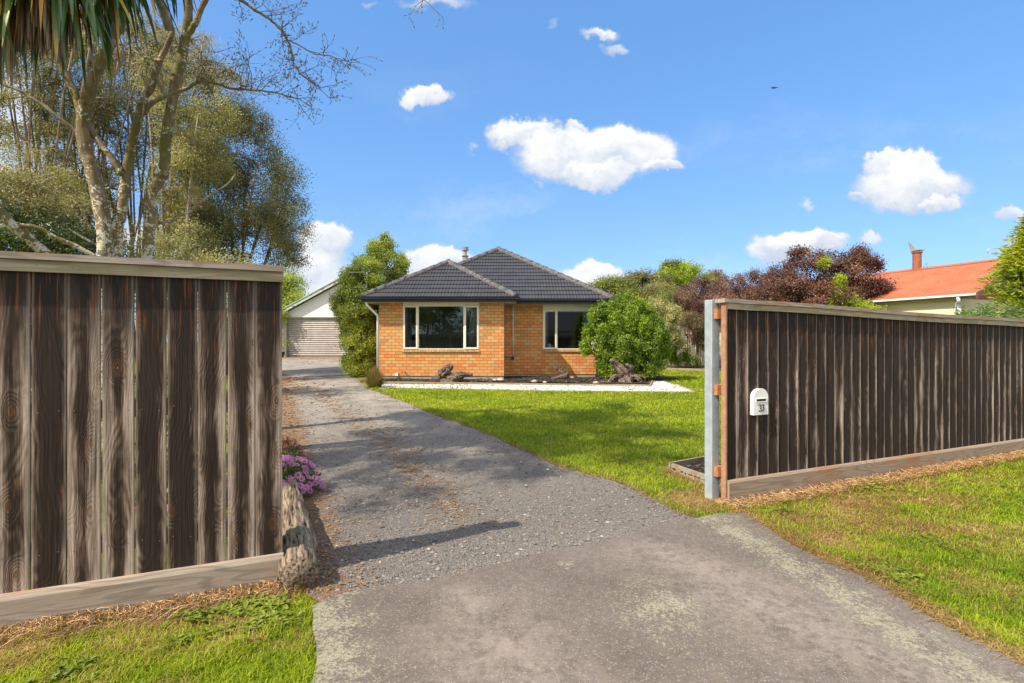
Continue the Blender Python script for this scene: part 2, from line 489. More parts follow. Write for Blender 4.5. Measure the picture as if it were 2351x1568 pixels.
# ================================================================== GROUND
TH = math.atan(0.4465)
CT, ST = math.cos(TH), math.sin(TH)
FL0 = (-1.34, 3.13)      # right end of the near fence, on the ground
FR0 = (1.855, 4.69)      # left end of the letterbox fence
drive_r = [gp(1625, 1198), gp(1560, 1180), gp(1430, 1110), gp(1280, 1070), gp(1190, 1030), gp(1090, 985), gp(1000, 955), gp(930, 925), gp(875, 903), gp(845, 893), gp(822, 872), gp(800, 858), gp(786, 842), gp(782, 822)]
drive_l = [(-1.05, 2.85), (-1.25, 3.1), (-1.95, 4.9), (-2.85, 6.1), (-5.4, 11.0), (-10.0, 21.0), (-14.9, 31.9)]
asp_top = [gp(712, 1392), gp(790, 1368), gp(900, 1350), gp(1040, 1320), gp(1170, 1290), gp(1290, 1262), gp(1400, 1238), gp(1500, 1212), gp(1600, 1193), gp(1660, 1184), gp(1705, 1180)]
asp_r = [gp(1705, 1180), gp(1740, 1205), gp(1810, 1245), gp(1850, 1268), gp(1930, 1305), gp(2000, 1338), gp(2100, 1398), gp(2200, 1455), gp(2351, 1535), (3.9, 1.5), (5.6, 0.2), (7.5, -1.2)]
asp_l = [gp(712, 1392), gp(722, 1450), gp(733, 1568), (-0.86, 1.6), (-1.1, 0.2), (-1.9, -1.2)]
gravel_poly = drive_r[::-1][0:] and ([(-14.9, 31.9)] + [(-6.6, 31.9)] + drive_r[::-1][0:] + [gp(1710, 1192), gp(1500, 1225), gp(1170, 1300), gp(900, 1362), gp(720, 1398)] + drive_l[:-1])
asphalt_poly = asp_l[::-1] + asp_top[1:] + asp_r[1:]
wg_top = [gp(868, 888), gp(1000, 887), gp(1200, 888), gp(1493, 893), gp(1495, 880)]
white_poly = [gp(866, 884), gp(1495, 886), gp(1500, 876), gp(1524, 877), gp(1560, 887), gp(1597, 901), gp(1300, 899), gp(1080, 895), gp(905, 892), gp(872, 894)]
mulch_poly = [gp(875, 878), gp(1488, 886), gp(1500, 875), (5.2, 16.6), (5.0, 17.95), (-4.15, 17.95), (-4.25, 16.8)]
PL = [gp(1541, 1083), gp(1642, 1120), gp(1660, 1075), gp(1620, 1066)]
white_inner = gp(1499, 874)

def sheet(name, poly, off, mat, step=None, attrs=None, kind='structure', label=None, zfun=None, jag=0.0):
    bm = bmesh.new()
    pts = []
    n = len(poly)
    for i in range(n):
        a, b = Vector(poly[i]), Vector(poly[(i + 1) % n])
        L = (b - a).length
        k = max(1, int(L / 0.12)) if jag else 1
        nr = Vector((-(b - a).y, (b - a).x)).normalized() if L > 0 else Vector((0, 0))
        for j in range(k):
            p = a + (b - a) * (j / k)
            if jag:
                q = (vnoise(p.x, p.y, 3.1, 5) - .5) * 2 * jag + (vnoise(p.x, p.y, 11.0, 6) - .5) * jag
                p = p + nr * float(q)
            pts.append(p)
    vs = [bm.verts.new((p.x, p.y, 0)) for p in pts]
    bm.faces.new(vs)
    xs = [p.x for p in pts]; ys = [p.y for p in pts]
    cuts = [4.5, 17.0, 32.0]
    def cut(co, no):
        bmesh.ops.bisect_plane(bm, geom=bm.verts[:] + bm.edges[:] + bm.faces[:], plane_co=co, plane_no=no)
    for c in cuts:
        if min(ys) < c < max(ys): cut((0, c, 0), (0, 1, 0))
    if step:
        y = min(ys) + step
        st = step
        while y < max(ys):
            cut((0, y, 0), (0, 1, 0)); st = step * max(1, y / 4); y += st
        x = min(xs) + step
        while x < max(xs):
            cut((x, 0, 0), (1, 0, 0)); x += step
    bmesh.ops.triangulate(bm, faces=bm.faces[:])
    V = np.array([v.co[:] for v in bm.verts])
    bm.verts.ensure_lookup_table()
    z = gv(V[:, 1]) + off
    if zfun is not None: z = z + zfun(V[:, 0], V[:, 1])
    for v, zz in zip(bm.verts, z): v.co.z = float(zz)
    bmesh.ops.recalc_face_normals(bm, faces=bm.faces[:])
    me = bpy.data.meshes.new(name)
    bm.to_mesh(me); bm.free()
    if len(me.polygons) and me.polygons[0].normal.z < 0: me.flip_normals()
    for an, fn in (attrs or {}).items():
        A = me.attributes.new(an, 'FLOAT', 'POINT')
        A.data.foreach_set('value', np.asarray(fn(V[:, 0], V[:, 1]), dtype=np.float32))
    me.materials.append(mat)
    o = bpy.data.objects.new(name, me)
    link(o)
    o['kind'] = kind
    if label: o['label'] = label
    return o

fenceL_line = [FL0, (FL0[0] - 5 * CT, FL0[1] - 5 * ST)]
fenceR_line = [FR0, (FR0[0] + 12 * CT, FR0[1] + 12 * ST)]
def dryness(x, y):
    d = np.zeros(np.shape(x))
    q = fbm(x, y, 5.0, 3) * 0.5
    for ln, wd in ((fenceL_line, .20), (fenceR_line, .26)):
        dd = pldist(x, y, ln)
        d = np.maximum(d, np.clip((wd - dd) / 0.14 + (q - .25) * 2.2, 0, 1))
    dd = pldist(x, y, asp_r)
    d = np.maximum(d, np.clip((0.13 - dd) / 0.06 + (q - .25) * 3, 0, 1))
    dd = pldist(x, y, drive_r)
    d = np.maximum(d, np.clip((0.07 - dd) / 0.06 + (q - .25) * 2, 0, 1) * .7)
    dd = pldist(x, y, PL + [PL[0]])
    d = np.maximum(d, np.clip((0.18 - dd) / 0.1 + (q - .25) * 3, 0, 1) * .95)
    dd = np.hypot(x - 1.65, y - 4.75)
    d = np.maximum(d, np.clip((0.42 - dd) / 0.2 + (q - .25) * 2.5, 0, 1) * .9)
    out = (y < FL0[1] + (x - FL0[0]) * 0.4465 + .2)
    pt = np.clip((fbm(x, y, 1.9, 9) - .44) * 4.0, 0, 1) * .62 + np.clip((fbm(x * .6, y * 1.6, 4.0, 12) - .5) * 4, 0, 1) * .4
    d = np.maximum(d, np.where(out, pt, pt * .18))
    return d

# earth and turf base, one sheet to the horizon
mG, t, out = newmat('turf_ground')
P = t.n('ShaderNodeTexCoord').outputs['Object']
dr = t.attr('dry').outputs['Fac']
n1 = t.noise(P, 1.2, 4, .6); n2 = t.noise(P, 30.0, 4, .7); n3 = t.noise(P, 7.0, 3, .6)
cgr = t.mix(t.mr(n1, .3, .7), (.11, .155, .006), (.18, .22, .010))
cgr = t.mix(t.mr(n2, .35, .7, 0, .6), cgr, (.05, .075, .006))
cgr = t.mix(t.mr(n3, .5, .75, 0, .5), cgr, (.13, .16, .03))
cdr = t.mix(t.mr(n2, .3, .7), (.30, .17, .075), (.16, .09, .045))
princ(t, out, t.mix(dr, cgr, cdr), .9, n2, .8, .02, spec=.15)
xs = np.unique(np.concatenate([np.arange(-8, 12, .12), np.linspace(-60, -8, 40), np.linspace(12, 60, 40), [-2500, -600, -150, 150, 600, 2500]]))
ys = np.unique(np.concatenate([np.arange(-1.5, 9, .12), np.arange(9, 32.1, .5), [4.5, 17.0, 32.0], [-2500, -300, -40, -8, 40, 60, 120, 400, 2500]]))
X, Y = np.meshgrid(xs, ys)
V = np.stack([X.ravel(), Y.ravel(), gv(Y.ravel()) - 0.012], 1)
nx, ny = len(xs), len(ys)
ii = (np.arange(ny - 1)[:, None] * nx + np.arange(nx - 1)[None]).ravel()
Fg = np.stack([ii, ii + 1, ii + nx + 1, ii + nx], 1)
o = npmesh('ground', V, Fg, mG, {'dry': dryness(V[:, 0], V[:, 1])})
o['kind'] = 'structure'
o['label'] = 'mown lawn and verge turf with dry tan edges'

# gravel drive
mD, t, out = newmat('drive_gravel')
P = t.n('ShaderNodeTexCoord').outputs['Object']
lit = t.attr('litter').outputs['Fac']; fin_ = t.attr('fines').outputs['Fac']
vo1 = t.n('ShaderNodeTexVoronoi', {'Vector': P, 'Scale': 105.0, 'Randomness': 1.0})
vo2 = t.n('ShaderNodeTexVoronoi', {'Vector': P, 'Scale': 60.0})
cr = t.n('ShaderNodeSeparateColor', {0: vo1.outputs['Color']})
cr2 = t.n('ShaderNodeSeparateColor', {0: vo2.outputs['Color']})
st = t.ramp(cr.outputs[0], [(0, (.12, .115, .11)), (.35, (.22, .20, .18)), (.6, (.30, .265, .225)), (.85, (.18, .18, .175)), (1, (.42, .38, .32))])
st2 = t.ramp(cr2.outputs[1], [(0, (.20, .195, .19)), (.5, (.28, .26, .24)), (1, (.38, .35, .31))])
c = t.mix(t.mr(cr2.outputs[0], .6, .65), st, st2)
c = t.mix(t.mr(vo1.outputs['Distance'], .30, .55, 0, .75), c, (.11, .095, .08))
nf = t.noise(P, 2.2, 4, .6); nf2 = t.noise(P, 55, 4, .7)
sand = t.mix(t.mr(nf2, .3, .7), (.30, .265, .225), (.40, .36, .31))
c = t.mix(t.m('MULTIPLY', fin_, t.mr(nf, .25, .65)), c, sand)
ln_ = t.noise(P, 8.0, 5, .7)
litc = t.mix(t.mr(nf2, .35, .65), (.16, .08, .035), (.28, .16, .07))
c = t.mix(t.m('MULTIPLY', t.mr(t.m('MULTIPLY_ADD', ln_, 1.0, t.m('MULTIPLY_ADD', lit, .5, -.5)), .28, .5), .85), c, litc)
hb = t.m('SUBTRACT', t.m('MULTIPLY', nf2, .4), t.m('MULTIPLY', vo1.outputs['Distance'], t.m('MULTIPLY_ADD', fin_, -.6, 1.0)))
princ(t, out, c, .9, hb, .8, .012, spec=.2)
litter_line = [gp(1060, 1190), gp(960, 1090), gp(880, 1010), gp(810, 960), gp(760, 925), gp(720, 890), gp(700, 868)]
def litter(x, y):
    a = np.clip(1 - pldist(x, y, litter_line) / (0.28 + .028 * y), 0, 1) * .9
    b = np.clip(1 - pldist(x, y, drive_l) / 0.55, 0, 1) * 1.3
    ml = [gp(742, 1385), gp(705, 1250), gp(690, 1120), gp(668, 1000), gp(650, 920), gp(645, 860)]
    b = np.maximum(b, np.clip(1.15 - pldist(x, y, ml) / (.22 + .02 * y), 0, 1.05) * 1.25)
    c_ = np.clip((y - 24) / 6, 0, 1) * .9
    d_ = np.clip(1 - pldist(x, y, drive_r) / .22, 0, 1) * .5
    return np.clip(np.maximum(np.maximum(a, b), np.maximum(c_, d_)) , 0, 1.2)
def fines(x, y):
    return np.clip((y - 4.5) / 7, 0, 1) * .9 + np.clip(1 - pldist(x, y, asp_top) / .5, 0, 1) * .15
sheet('driveway', gravel_poly, 0.0, mD, .22, {'litter': litter, 'fines': fines}, label='grey gravel driveway leading to the garage', jag=.06)

# asphalt crossing with lichen
mA, t, out = newmat('old_asphalt')
P = t.n('ShaderNodeTexCoord').outputs['Object']
li = t.attr('lichen').outputs['Fac']; we = t.attr('worn').outputs['Fac']
n1 = t.noise(P, 160.0, 3, .7); n2 = t.noise(P, 1.6, 4, .6); n3 = t.noise(P, 22.0, 5, .72); n4 = t.noise(P, 6.5, 4, .65)
vo = t.n('ShaderNodeTexVoronoi', {'Vector': P, 'Scale': 170.0})
vr = t.n('ShaderNodeSeparateColor', {0: vo.outputs['Color']})
nst = t.noise(P, .9, 6, .7)
base = t.mix(t.mr(n2, .3, .66), (.100, .084, .070), (.160, .136, .118))
base = t.mix(t.mr(nst, .50, .62, 0, .35), base, (.062, .052, .044))
base = t.mix(t.mr(n1, .35, .7, 0, .5), base, (.27, .225, .19))
base = t.mix(t.mr(n3, .3, .7, .35, 0), base, (.07, .052, .04))
base = t.mix(t.mr(vr.outputs[0], .93, .95, 0, .5), base, (.38, .34, .30))
base = t.mix(t.mr(vr.outputs[1], .90, .94, 0, .5), base, (.07, .06, .055))
base = t.mix(t.m('MULTIPLY', we, t.mr(t.m('ADD', t.m('MULTIPLY', n4, .5), t.m('MULTIPLY', n3, .5)), .38, .60, .15, 1.5)), base, (.36, .31, .275))
base = t.mix(t.m('MULTIPLY', t.mr(n4, .5, .7), t.mr(n3, .50, .60, 0, .4)), base, (.15, .11, .06))
n5 = t.noise(P, 62.0, 6, .80)
lf = t.m('ADD', t.m('ADD', t.m('MULTIPLY', n5, .85), t.m('MULTIPLY', n4, .30)), t.m('MULTIPLY_ADD', li, .30, -.30))
lm = t.mr(lf, .515, .56)
lichc = t.mix(t.mr(n1, .3, .7), (.20, .188, .130), (.38, .36, .265))
c = t.mix(t.m('MULTIPLY', lm, .85), base, lichc)
rip = t.noise(P, 26.0, 2, .5)
hb = t.m('ADD', t.m('ADD', t.m('MULTIPLY', n1, .35), t.m('MULTIPLY', lm, .35)), t.m('MULTIPLY', rip, t.m('MULTIPLY', we, .8)))
princ(t, out, c, .85, hb, .6, .008, spec=.25)
def lichen(x, y):
    a = np.clip(1.15 - pldist(x, y, asp_l[:4]) / .60, 0, 1) * 1.0
    b = np.clip(1.1 - np.abs(pldist(x, y, asp_r) - .28) / .42, 0, 1) * 1.0
    p1 = gp(1520, 1400); c_ = np.clip(1.1 - np.hypot((x - p1[0]) * 1.2, (y - p1[1]) * .8) / .8, 0, 1) * .95
    p2 = gp(1300, 1300); d_ = np.clip(1 - np.hypot((x - p2[0]) * 1.2, (y - p2[1]) * 1.4) / .4, 0, 1) * 1.0
    p3 = gp(1620, 1205); e_ = np.clip(1 - np.hypot((x - p3[0]) * .7, (y - p3[1]) * 2) / .35, 0, 1) * .9
    p4 = gp(1750, 1500); f_ = np.clip(1 - np.hypot(x - p4[0], y - p4[1]) / .5, 0, 1) * .6
    return np.maximum.reduce([a, b, c_, d_, e_, f_])
def worn(x, y):
    r_ = np.zeros(np.shape(x))
    for (a, b, wd, am) in (((1060, 1375), (1170, 1490), .20, .34), ((1150, 1480), (1290, 1700), .5, .30), ((1500, 1265), (1660, 1330), .35, .34), ((1700, 1370), (2250, 1600), .55, .36)):
        r_ = np.maximum(r_, np.clip(1 - pldist(x, y, [gp(*a), gp(*b)]) / wd, 0, 1) * am)
    return r_
sheet('asphalt_crossing', asphalt_poly, 0.010, mA, .09, {'lichen': lichen, 'worn': worn}, label='old asphalt vehicle crossing blotched with pale lichen', jag=.03)

# white stone and mulch beds
mWs, t, out = newmat('white_stone')
P = t.n('ShaderNodeTexCoord').outputs['Object']
vo = t.n('ShaderNodeTexVoronoi', {'Vector': P, 'Scale': 32.0})
vr = t.n('ShaderNodeSeparateColor', {0: vo.outputs['Color']})
c = t.mix(vr.outputs[0], (.40, .38, .35), (.56, .54, .50))
c = t.mix(t.mr(vr.outputs[1], .93, .95), c, (.05, .04, .035))
princ(t, out, c, .7, vo.outputs['Distance'], .8, .02)
sheet('white_pebble_path', white_poly, 0.004, mWs, label='white pebble path between lawn and bark bed')
mMu, t, out = newmat('bark_mulch')
P = t.n('ShaderNodeTexCoord').outputs['Object']
vo = t.n('ShaderNodeTexVoronoi', {'Vector': P, 'Scale': 22.0})
vr = t.n('ShaderNodeSeparateColor', {0: vo.outputs['Color']})
c = t.ramp(vr.outputs[0], [(0, (.012, .010, .010)), (.7, (.03, .024, .02)), (.9, (.075, .05, .035)), (1, (.16, .11, .075))])
princ(t, out, c, .8, vo.outputs['Distance'], 1.0, .03)
def mz(x, y):
    return .005 + .04 * vnoise(x, y, 1.4, 3) + .02 * vnoise(x, y, 5, 4)
sheet('mulch_bed', mulch_poly, 0.0, mMu, .15, zfun=mz, label='dark bark mulch bed along the brick wall')
sheet('mulch_corner_bed', [(p[0], p[1]) for p in PL], 0.02, mMu, .06, zfun=lambda x, y: .02 * vnoise(x, y, 9, 2), label='dark mulch in the timber edged corner bed')

# loose chips and pebbles, countless
def pebbles(name, n, sampler, size, mat, seed=1, flat=.6, long=1.0, zoff=0.0, zf=None, label=''):
    rs = np.random.RandomState(seed)
    x, y, sc_ = sampler(rs, n)
    n = len(x)
    a, b, c_ = (size * sc_ * (.5 + rs.rand(n)) for _ in range(3))
    a = a * long; c_ = c_ * flat
    base_ = np.array([(1, 0, 0), (.3, .95, 0), (-.8, .6, 0), (-.8, -.6, 0), (.3, -.95, 0), (0.1, 0, 1), (0, 0, -1)], float)
    ff = np.array([(0, 1, 5), (1, 2, 5), (2, 3, 5), (3, 4, 5), (4, 0, 5), (1, 0, 6), (2, 1, 6), (3, 2, 6), (4, 3, 6), (0, 4, 6)])
    an = rs.rand(n) * 6.283
    ca, sa = np.cos(an), np.sin(an)
    L = base_[None] * np.stack([a, b, c_], 1)[:, None] * (1 + .25 * (rs.rand(n, 7, 1) - .5))
    tx = (rs.rand(n) - .5) * .6
    L = np.stack([L[..., 0], L[..., 1], L[..., 2] + L[..., 0] * tx[:, None]], -1)
    VX = L[..., 0] * ca[:, None] - L[..., 1] * sa[:, None] + x[:, None]
    VY = L[..., 0] * sa[:, None] + L[..., 1] * ca[:, None] + y[:, None]
    zz = gv(y) + zoff + (zf(x, y) if zf else 0)
    VZ = L[..., 2] + zz[:, None] + c_[:, None] * .35
    V = np.stack([VX, VY, VZ], -1).reshape(-1, 3)
    Fc = (ff[None] + (np.arange(n) * 7)[:, None, None]).reshape(-1, 3)
    tone = np.repeat(rs.rand(n), 7)
    o = npmesh(name, V, Fc, mat, {'tone': tone})
    o['kind'] = 'stuff'
    if label: o['label'] = label
    return o

def tone_mat(name, stops, rough=.75, spec=.3):
    m, t, out = newmat(name)
    a = t.attr('tone').outputs['Fac']
    c = t.ramp(a, stops)
    P = t.n('ShaderNodeTexCoord').outputs['Object']
    n = t.noise(P, 90, 3, .6)
    c = t.mix(t.mr(n, .3, .7, 0, .3), c, (.5, .48, .45), 'MULTIPLY')
    princ(t, out, c, rough, n, .3, .002, spec=spec)
    return m
mPeb = tone_mat('drive_pebble', [(0, (.11, .11, .11)), (.35, (.17, .16, .15)), (.7, (.25, .22, .19)), (.88, (.31, .265, .21)), (.96, (.22, .13, .08)), (.985, (.33, .30, .26)), (1, (.52, .48, .43))])
def s_drive(rs, n):
    y = 2.7 * np.exp(rs.rand(n) * math.log(14 / 2.7)); x = (rs.rand(n) * 1.3 - .72) * y
    k = inpoly(x, y, gravel_poly) & (pldist(x, y, gravel_poly + gravel_poly[:1]) > .02)
    x, y = x[k], y[k]
    return x, y, np.clip(.55 + rs.rand(len(x)) ** 14 * 3.0, 0, 4)
pebbles('gravel', 150000, s_drive, .0045, mPeb, 3, .6, label='loose grey river pebbles on the drive', zoff=.001)
mWp = tone_mat('white_pebble', [(0, (.42, .40, .37)), (.5, (.62, .60, .57)), (1, (.76, .75, .72))])
def s_white(rs, n):
    x = rs.rand(n) * 11 - 4.6; y = 13 + rs.rand(n) * 4
    k = inpoly(x, y, white_poly)
    return x[k], y[k], np.ones(k.sum())
pebbles('white_pebbles', 40000, s_white, .019, mWp, 5, .6, label='white pebbles on the path', zoff=.006)
mCh = tone_mat('bark_chip', [(0, (.010, .008, .008)), (.6, (.03, .023, .02)), (.85, (.07, .045, .03)), (1, (.2, .14, .10))], .7)
def s_mulch(rs, n):
    x = rs.rand(n) * 10 - 4.5; y = 15 + rs.rand(n) * 3
    k = inpoly(x, y, mulch_poly) 
    return x[k], y[k], np.ones(k.sum())
pebbles('bark_chips', 16000, s_mulch, .030, mCh, 6, .4, 1.5, zf=mz, label='black bark chips in the bed')
def s_spill(rs, n):
    x = rs.rand(n) * 10 - 4.5; y = 13.5 + rs.rand(n) * 2.6
    k = inpoly(x, y, white_poly) & (rs.rand(n) < .05 + .35 * np.clip((fbm(x, y, 1.5, 4) - .45) * 4, 0, 1))
    return x[k], y[k], np.ones(k.sum()) * .75
pebbles('spilled_bark_chips', 6500, s_spill, .027, mCh, 7, .4, 1.6, zoff=.012, label='dark bark chips spilled over the white path')
def s_pl(rs, n):
    x = 1.4 + rs.rand(n) * 1.0; y = 4.8 + rs.rand(n) * 1.4
    k = inpoly(x, y, PL)
    return x[k], y[k], np.ones(k.sum())
pebbles('corner_bark_chips', 2200, s_pl, .017, mCh, 8, .4, 1.7, zoff=.035, label='black bark chips in the corner bed')
mLt = tone_mat('leaf_litter', [(0, (.12, .06, .025)), (.5, (.24, .13, .05)), (1, (.38, .26, .13))])
def s_lit(rs, n):
    y = 3.0 * np.exp(rs.rand(n) * math.log(30 / 3.0)); x = (rs.rand(n) * 1.1 - .72) * y
    k = inpoly(x, y, gravel_poly) & (rs.rand(n) < litter(x, y) * .8 * fbm(x, y, 2.5, 8))
    x, y = x[k], y[k]
    return x, y, np.clip(y / 7, .55, 2.5)
pebbles('leaf_litter', 60000, s_lit, .011, mLt, 9, .12, 2.2, zoff=.008, label='brown fallen leaf litter along the drive')

# ------------------------------------------------------------------ grass
mGr, t, out = newmat('grass_blade')
a = t.attr('tone').outputs['Fac']; dr = t.attr('dry').outputs['Fac']
cg = t.ramp(a, [(0, (.12, .20, .005)), (.35, (.235, .315, .007)), (.7, (.35, .41, .012)), (1, (.50, .50, .05))])
cdn = t.ramp(a, [(0, (.26, .15, .05)), (.5, (.42, .27, .11)), (1, (.60, .44, .23))])
c = t.mix(dr, cg, cdn)
p = t.n('ShaderNodeBsdfPrincipled', {'Base Color': c, 'Roughness': .5, 'Specular IOR Level': .3})
tr = t.n('ShaderNodeBsdfTranslucent', {'Color': t.mix(1.0, c, (1.3, 1.4, .8), 'MULTIPLY')})
mx = t.n('ShaderNodeMixShader', {0: .35, 1: p.outputs[0], 2: tr.outputs[0]})
t.t.links.new(mx.outputs[0], out.inputs[0])

block_polys = [gravel_poly, asphalt_poly, white_poly, mulch_poly, [(p[0], p[1]) for p in PL],
               [(-4.2, 16.8), (-.25, 16.8), (-.25, 17.7), (2.9, 17.7), (2.9, 31), (-4.2, 31)]]
def blades(name, n, seed, y0, y1, xr, h, wd, label, extra=None):
    rs = np.random.RandomState(seed)
    y = y0 * np.exp(rs.rand(n) * math.log(y1 / y0))
    x = (rs.rand(n) * (xr[1] - xr[0]) + xr[0]) * y
    k = np.ones(n, bool)
    for bp in block_polys: k &= ~inpoly(x, y, bp)
    dl = pldist(x, y, fenceL_line)
    k &= dl > .035
    k &= pldist(x, y, fenceR_line) > .03
    if extra is not None: k &= extra(x, y, rs)
    x, y = x[k], y[k]; n = len(x)
    dr = dryness(x, y)
    lump = fbm(x, y, 6.0, 21)
    D = np.hypot(x, y)
    sc_ = np.maximum(1, D / 4.0)
    isdry = rs.rand(n) < dr
    hh = h * (.4 + .9 * rs.rand(n)) * (.7 + .7 * lump) * (1 + .07 * D)
    edge = np.minimum(pldist(x, y, drive_r), pldist(x, y, asp_r))
    hh *= np.where(isdry, .9, 1.0)
    wv = wd * sc_ * (.7 + .6 * rs.rand(n))
    an = rs.rand(n) * 6.283
    lean = (.45 + 1.1 * rs.rand(n)) * np.where(isdry, 1.9, 1.0)
    an2 = an + (rs.rand(n) - .5) * 1.2
    dx, dy = np.cos(an), np.sin(an)
    sx, sy = -dy, dx
    z0 = gv(y) - .008
    b = np.stack([x, y, z0], 1)
    s = np.stack([sx, sy, np.zeros(n)], 1) * (wv / 2)[:, None]
    d = np.stack([dx, dy, np.zeros(n)], 1)
    upv = np.array([0, 0, 1.0])
    m1 = b + d * (hh * lean * .35)[:, None] + upv * (hh * .6)[:, None]
    d2 = np.stack([np.cos(an2), np.sin(an2), np.zeros(n)], 1)
    tip = m1 + d2 * (hh * lean * .8)[:, None] + upv * (hh * np.where(isdry, .05, .35))[:, None]
    V = np.stack([b - s, b + s, m1 + s * .8, m1 - s * .8, tip], 1).reshape(-1, 3)
    i0 = np.arange(n) * 5
    T = np.concatenate([np.stack([i0, i0 + 1, i0 + 2], 1), np.stack([i0, i0 + 2, i0 + 3], 1), np.stack([i0 + 3, i0 + 2, i0 + 4], 1)])
    tone = np.clip(rs.rand(n) * .62 + (fbm(x, y, 1.3, 31) - .34) * .8 + (fbm(x, y, 9, 33) - .5) * .6, 0, 1)
    o = npmesh(name, V, T, mGr, {'tone': np.repeat(tone, 5), 'dry': np.repeat(np.where(isdry, .75 + .25 * rs.rand(n), dr * .3), 5)})
    o['kind'] = 'stuff'
    o['label'] = label
    return o
front_side = lambda x, y, rs: (y < FL0[1] + (x - FL0[0]) * 0.4465)
back_side = lambda x, y, rs: (y >= FL0[1] + (x - FL0[0]) * 0.4465)
blades('verge_grass', 520000, 11, 1.75, 11.0, (-1.2, 1.6), .022, .0040, 'mown verge grass outside the fences, patchy green and straw', front_side)
def lawn_ok(x, y, rs):
    behindL = (x < -1.0 - .43 * (y - 3.1)) 
    return back_side(x, y, rs) & (~behindL | (rs.rand(len(x)) < .3)) & (y < 24)
blades('lawn_grass', 520000, 12, 4.0, 24.0, (-.45, 1.02), .020, .0045, 'green front lawn inside the fence', lawn_ok)
# taller soft tufts at the lawn edges and around posts
def tuft_ok(x, y, rs):
    e = np.minimum(pldist(x, y, drive_r[:10]), pldist(x, y, [gp(1690, 1170), gp(1780, 1215), gp(1850, 1262), gp(2000, 1330), gp(2351, 1530)]))
    e2 = np.minimum(pldist(x, y, [gp(905, 896), gp(1300, 902), gp(1597, 905)]), pldist(x, y, PL + [PL[0]]))
    w_ = fbm(x, y, 2.2, 44)
    q = (e < .16) | (e2 < .09) | ((w_ > .62) & front_side(x, y, rs) & (dryness(x, y) < .5))
    return q & ((y < 18))
blades('edge_grass', 260000, 13, 1.9, 18.0, (-.95, 1.05), .038, .0046, 'longer grass tufts along the lawn edges', tuft_ok)
# matted dead straw below the boards
mSt = tone_mat('straw', [(0, (.22, .11, .045)), (.5, (.46, .27, .12)), (1, (.66, .46, .25))])
def straw(name, n, seed, line, o0, o1, L, label, frac=1.0):
    rs = np.random.RandomState(seed)
    (x1, y1), (x2, y2) = line
    s_ = rs.rand(n)
    off = o0 + (o1 - o0) * rs.rand(n) ** 1.4
    k = rs.rand(n) < .35 + .9 * vnoise(s_ * 10, s_ * 0, 2.0, seed)
    s_, off = s_[k], off[k]; n = len(s_)
    x = x1 + (x2 - x1) * s_ + ST * off; y = y1 + (y2 - y1) * s_ - CT * off
    an = rs.rand(n) * 6.283; ln = L * (.4 + rs.rand(n)); cv_ = (rs.rand(n) - .5) * 3.0; w_ = .0005 + .0008 * rs.rand(n)
    hz = .004 + .030 * rs.rand(n) ** 2.5
    pts = []
    px, py = x.copy(), y.copy(); A = an.copy()
    for k_ in range(5):
        zz = gv(py) + hz * (1.1 + np.sin(k_ * .8 + an * 3)) * .7
        pts.append((px.copy(), py.copy(), zz, A.copy()))
        px += np.cos(A) * ln / 4; py += np.sin(A) * ln / 4; A += cv_ / 4
    V = []
    for (a_, b_, c_, A_) in pts:
        V.append(np.stack([a_ - np.sin(A_) * w_, b_ + np.cos(A_) * w_, c_], 1))
        V.append(np.stack([a_ + np.sin(A_) * w_, b_ - np.cos(A_) * w_, c_ + .002], 1))
    V = np.stack(V, 1).reshape(-1, 3)
    i0 = np.arange(n) * 10
    Fq = np.concatenate([np.stack([i0 + 2 * j, i0 + 2 * j + 1, i0 + 2 * j + 3, i0 + 2 * j + 2], 1) for j in range(4)])
    o = npmesh(name, V, Fq, mSt, {'tone': np.repeat(rs.rand(n), 10)})
    o['kind'] = 'stuff'; o['label'] = label
straw('straw', 15000, 5, [(FL0[0] + .1 * CT, FL0[1] + .1 * ST), (FL0[0] - 1.6 * CT, FL0[1] - 1.6 * ST)], .05, .2, .09, 'matted dead straw under the near fence')
straw('dead_grass', 26000, 6, [(FR0[0] - .1 * CT, FR0[1] - .1 * ST), (FR0[0] + 6 * CT, FR0[1] + 6 * ST)], .04, .25, .08, 'dead tan grass under the letterbox fence')
seg = list(zip(asp_r[:-1], asp_r[1:]))
mWe = leaf_mat('broad_weed', [(0, (.05, .075, .006)), (.6, (.11, .15, .010)), (1, (.18, .21, .03))], .25)
def weeds(name, spots, label):
    rs = np.random.RandomState(77)
    V = []; Fq = []; T = []
    for (cx_, cy_, rr, n) in spots:
        for i in range(n):
            ox_, oy_ = rs.randn(2) * rr
            nl = rs.randint(4, 8)
            for j in range(nl):
                an = rs.rand() * 6.28; L = .016 + .028 * rs.rand(); wv = L * .28; up = .25 + .5 * rs.rand()
                b = np.array([cx_ + ox_, cy_ + oy_, g(cy_) + .012]); d = np.array([math.cos(an), math.sin(an), up]); s = np.array([-d[1], d[0], 0]) * wv
                k = len(V)
                V += [b, b + d * L * .5 + s, b + d * L * 1.0 - np.array([0, 0, L * .25]), b + d * L * .5 - s]
                Fq.append((k, k + 1, k + 2, k + 3)); T += [rs.rand()] * 4
    o = npmesh(name, np.array(V), np.array(Fq), mWe, {'tone': np.array(T)})
    o['kind'] = 'stuff'; o['label'] = label
def gpx(a, b, r_, n):
    p = gp(a, b); return (p[0], p[1], r_, n)
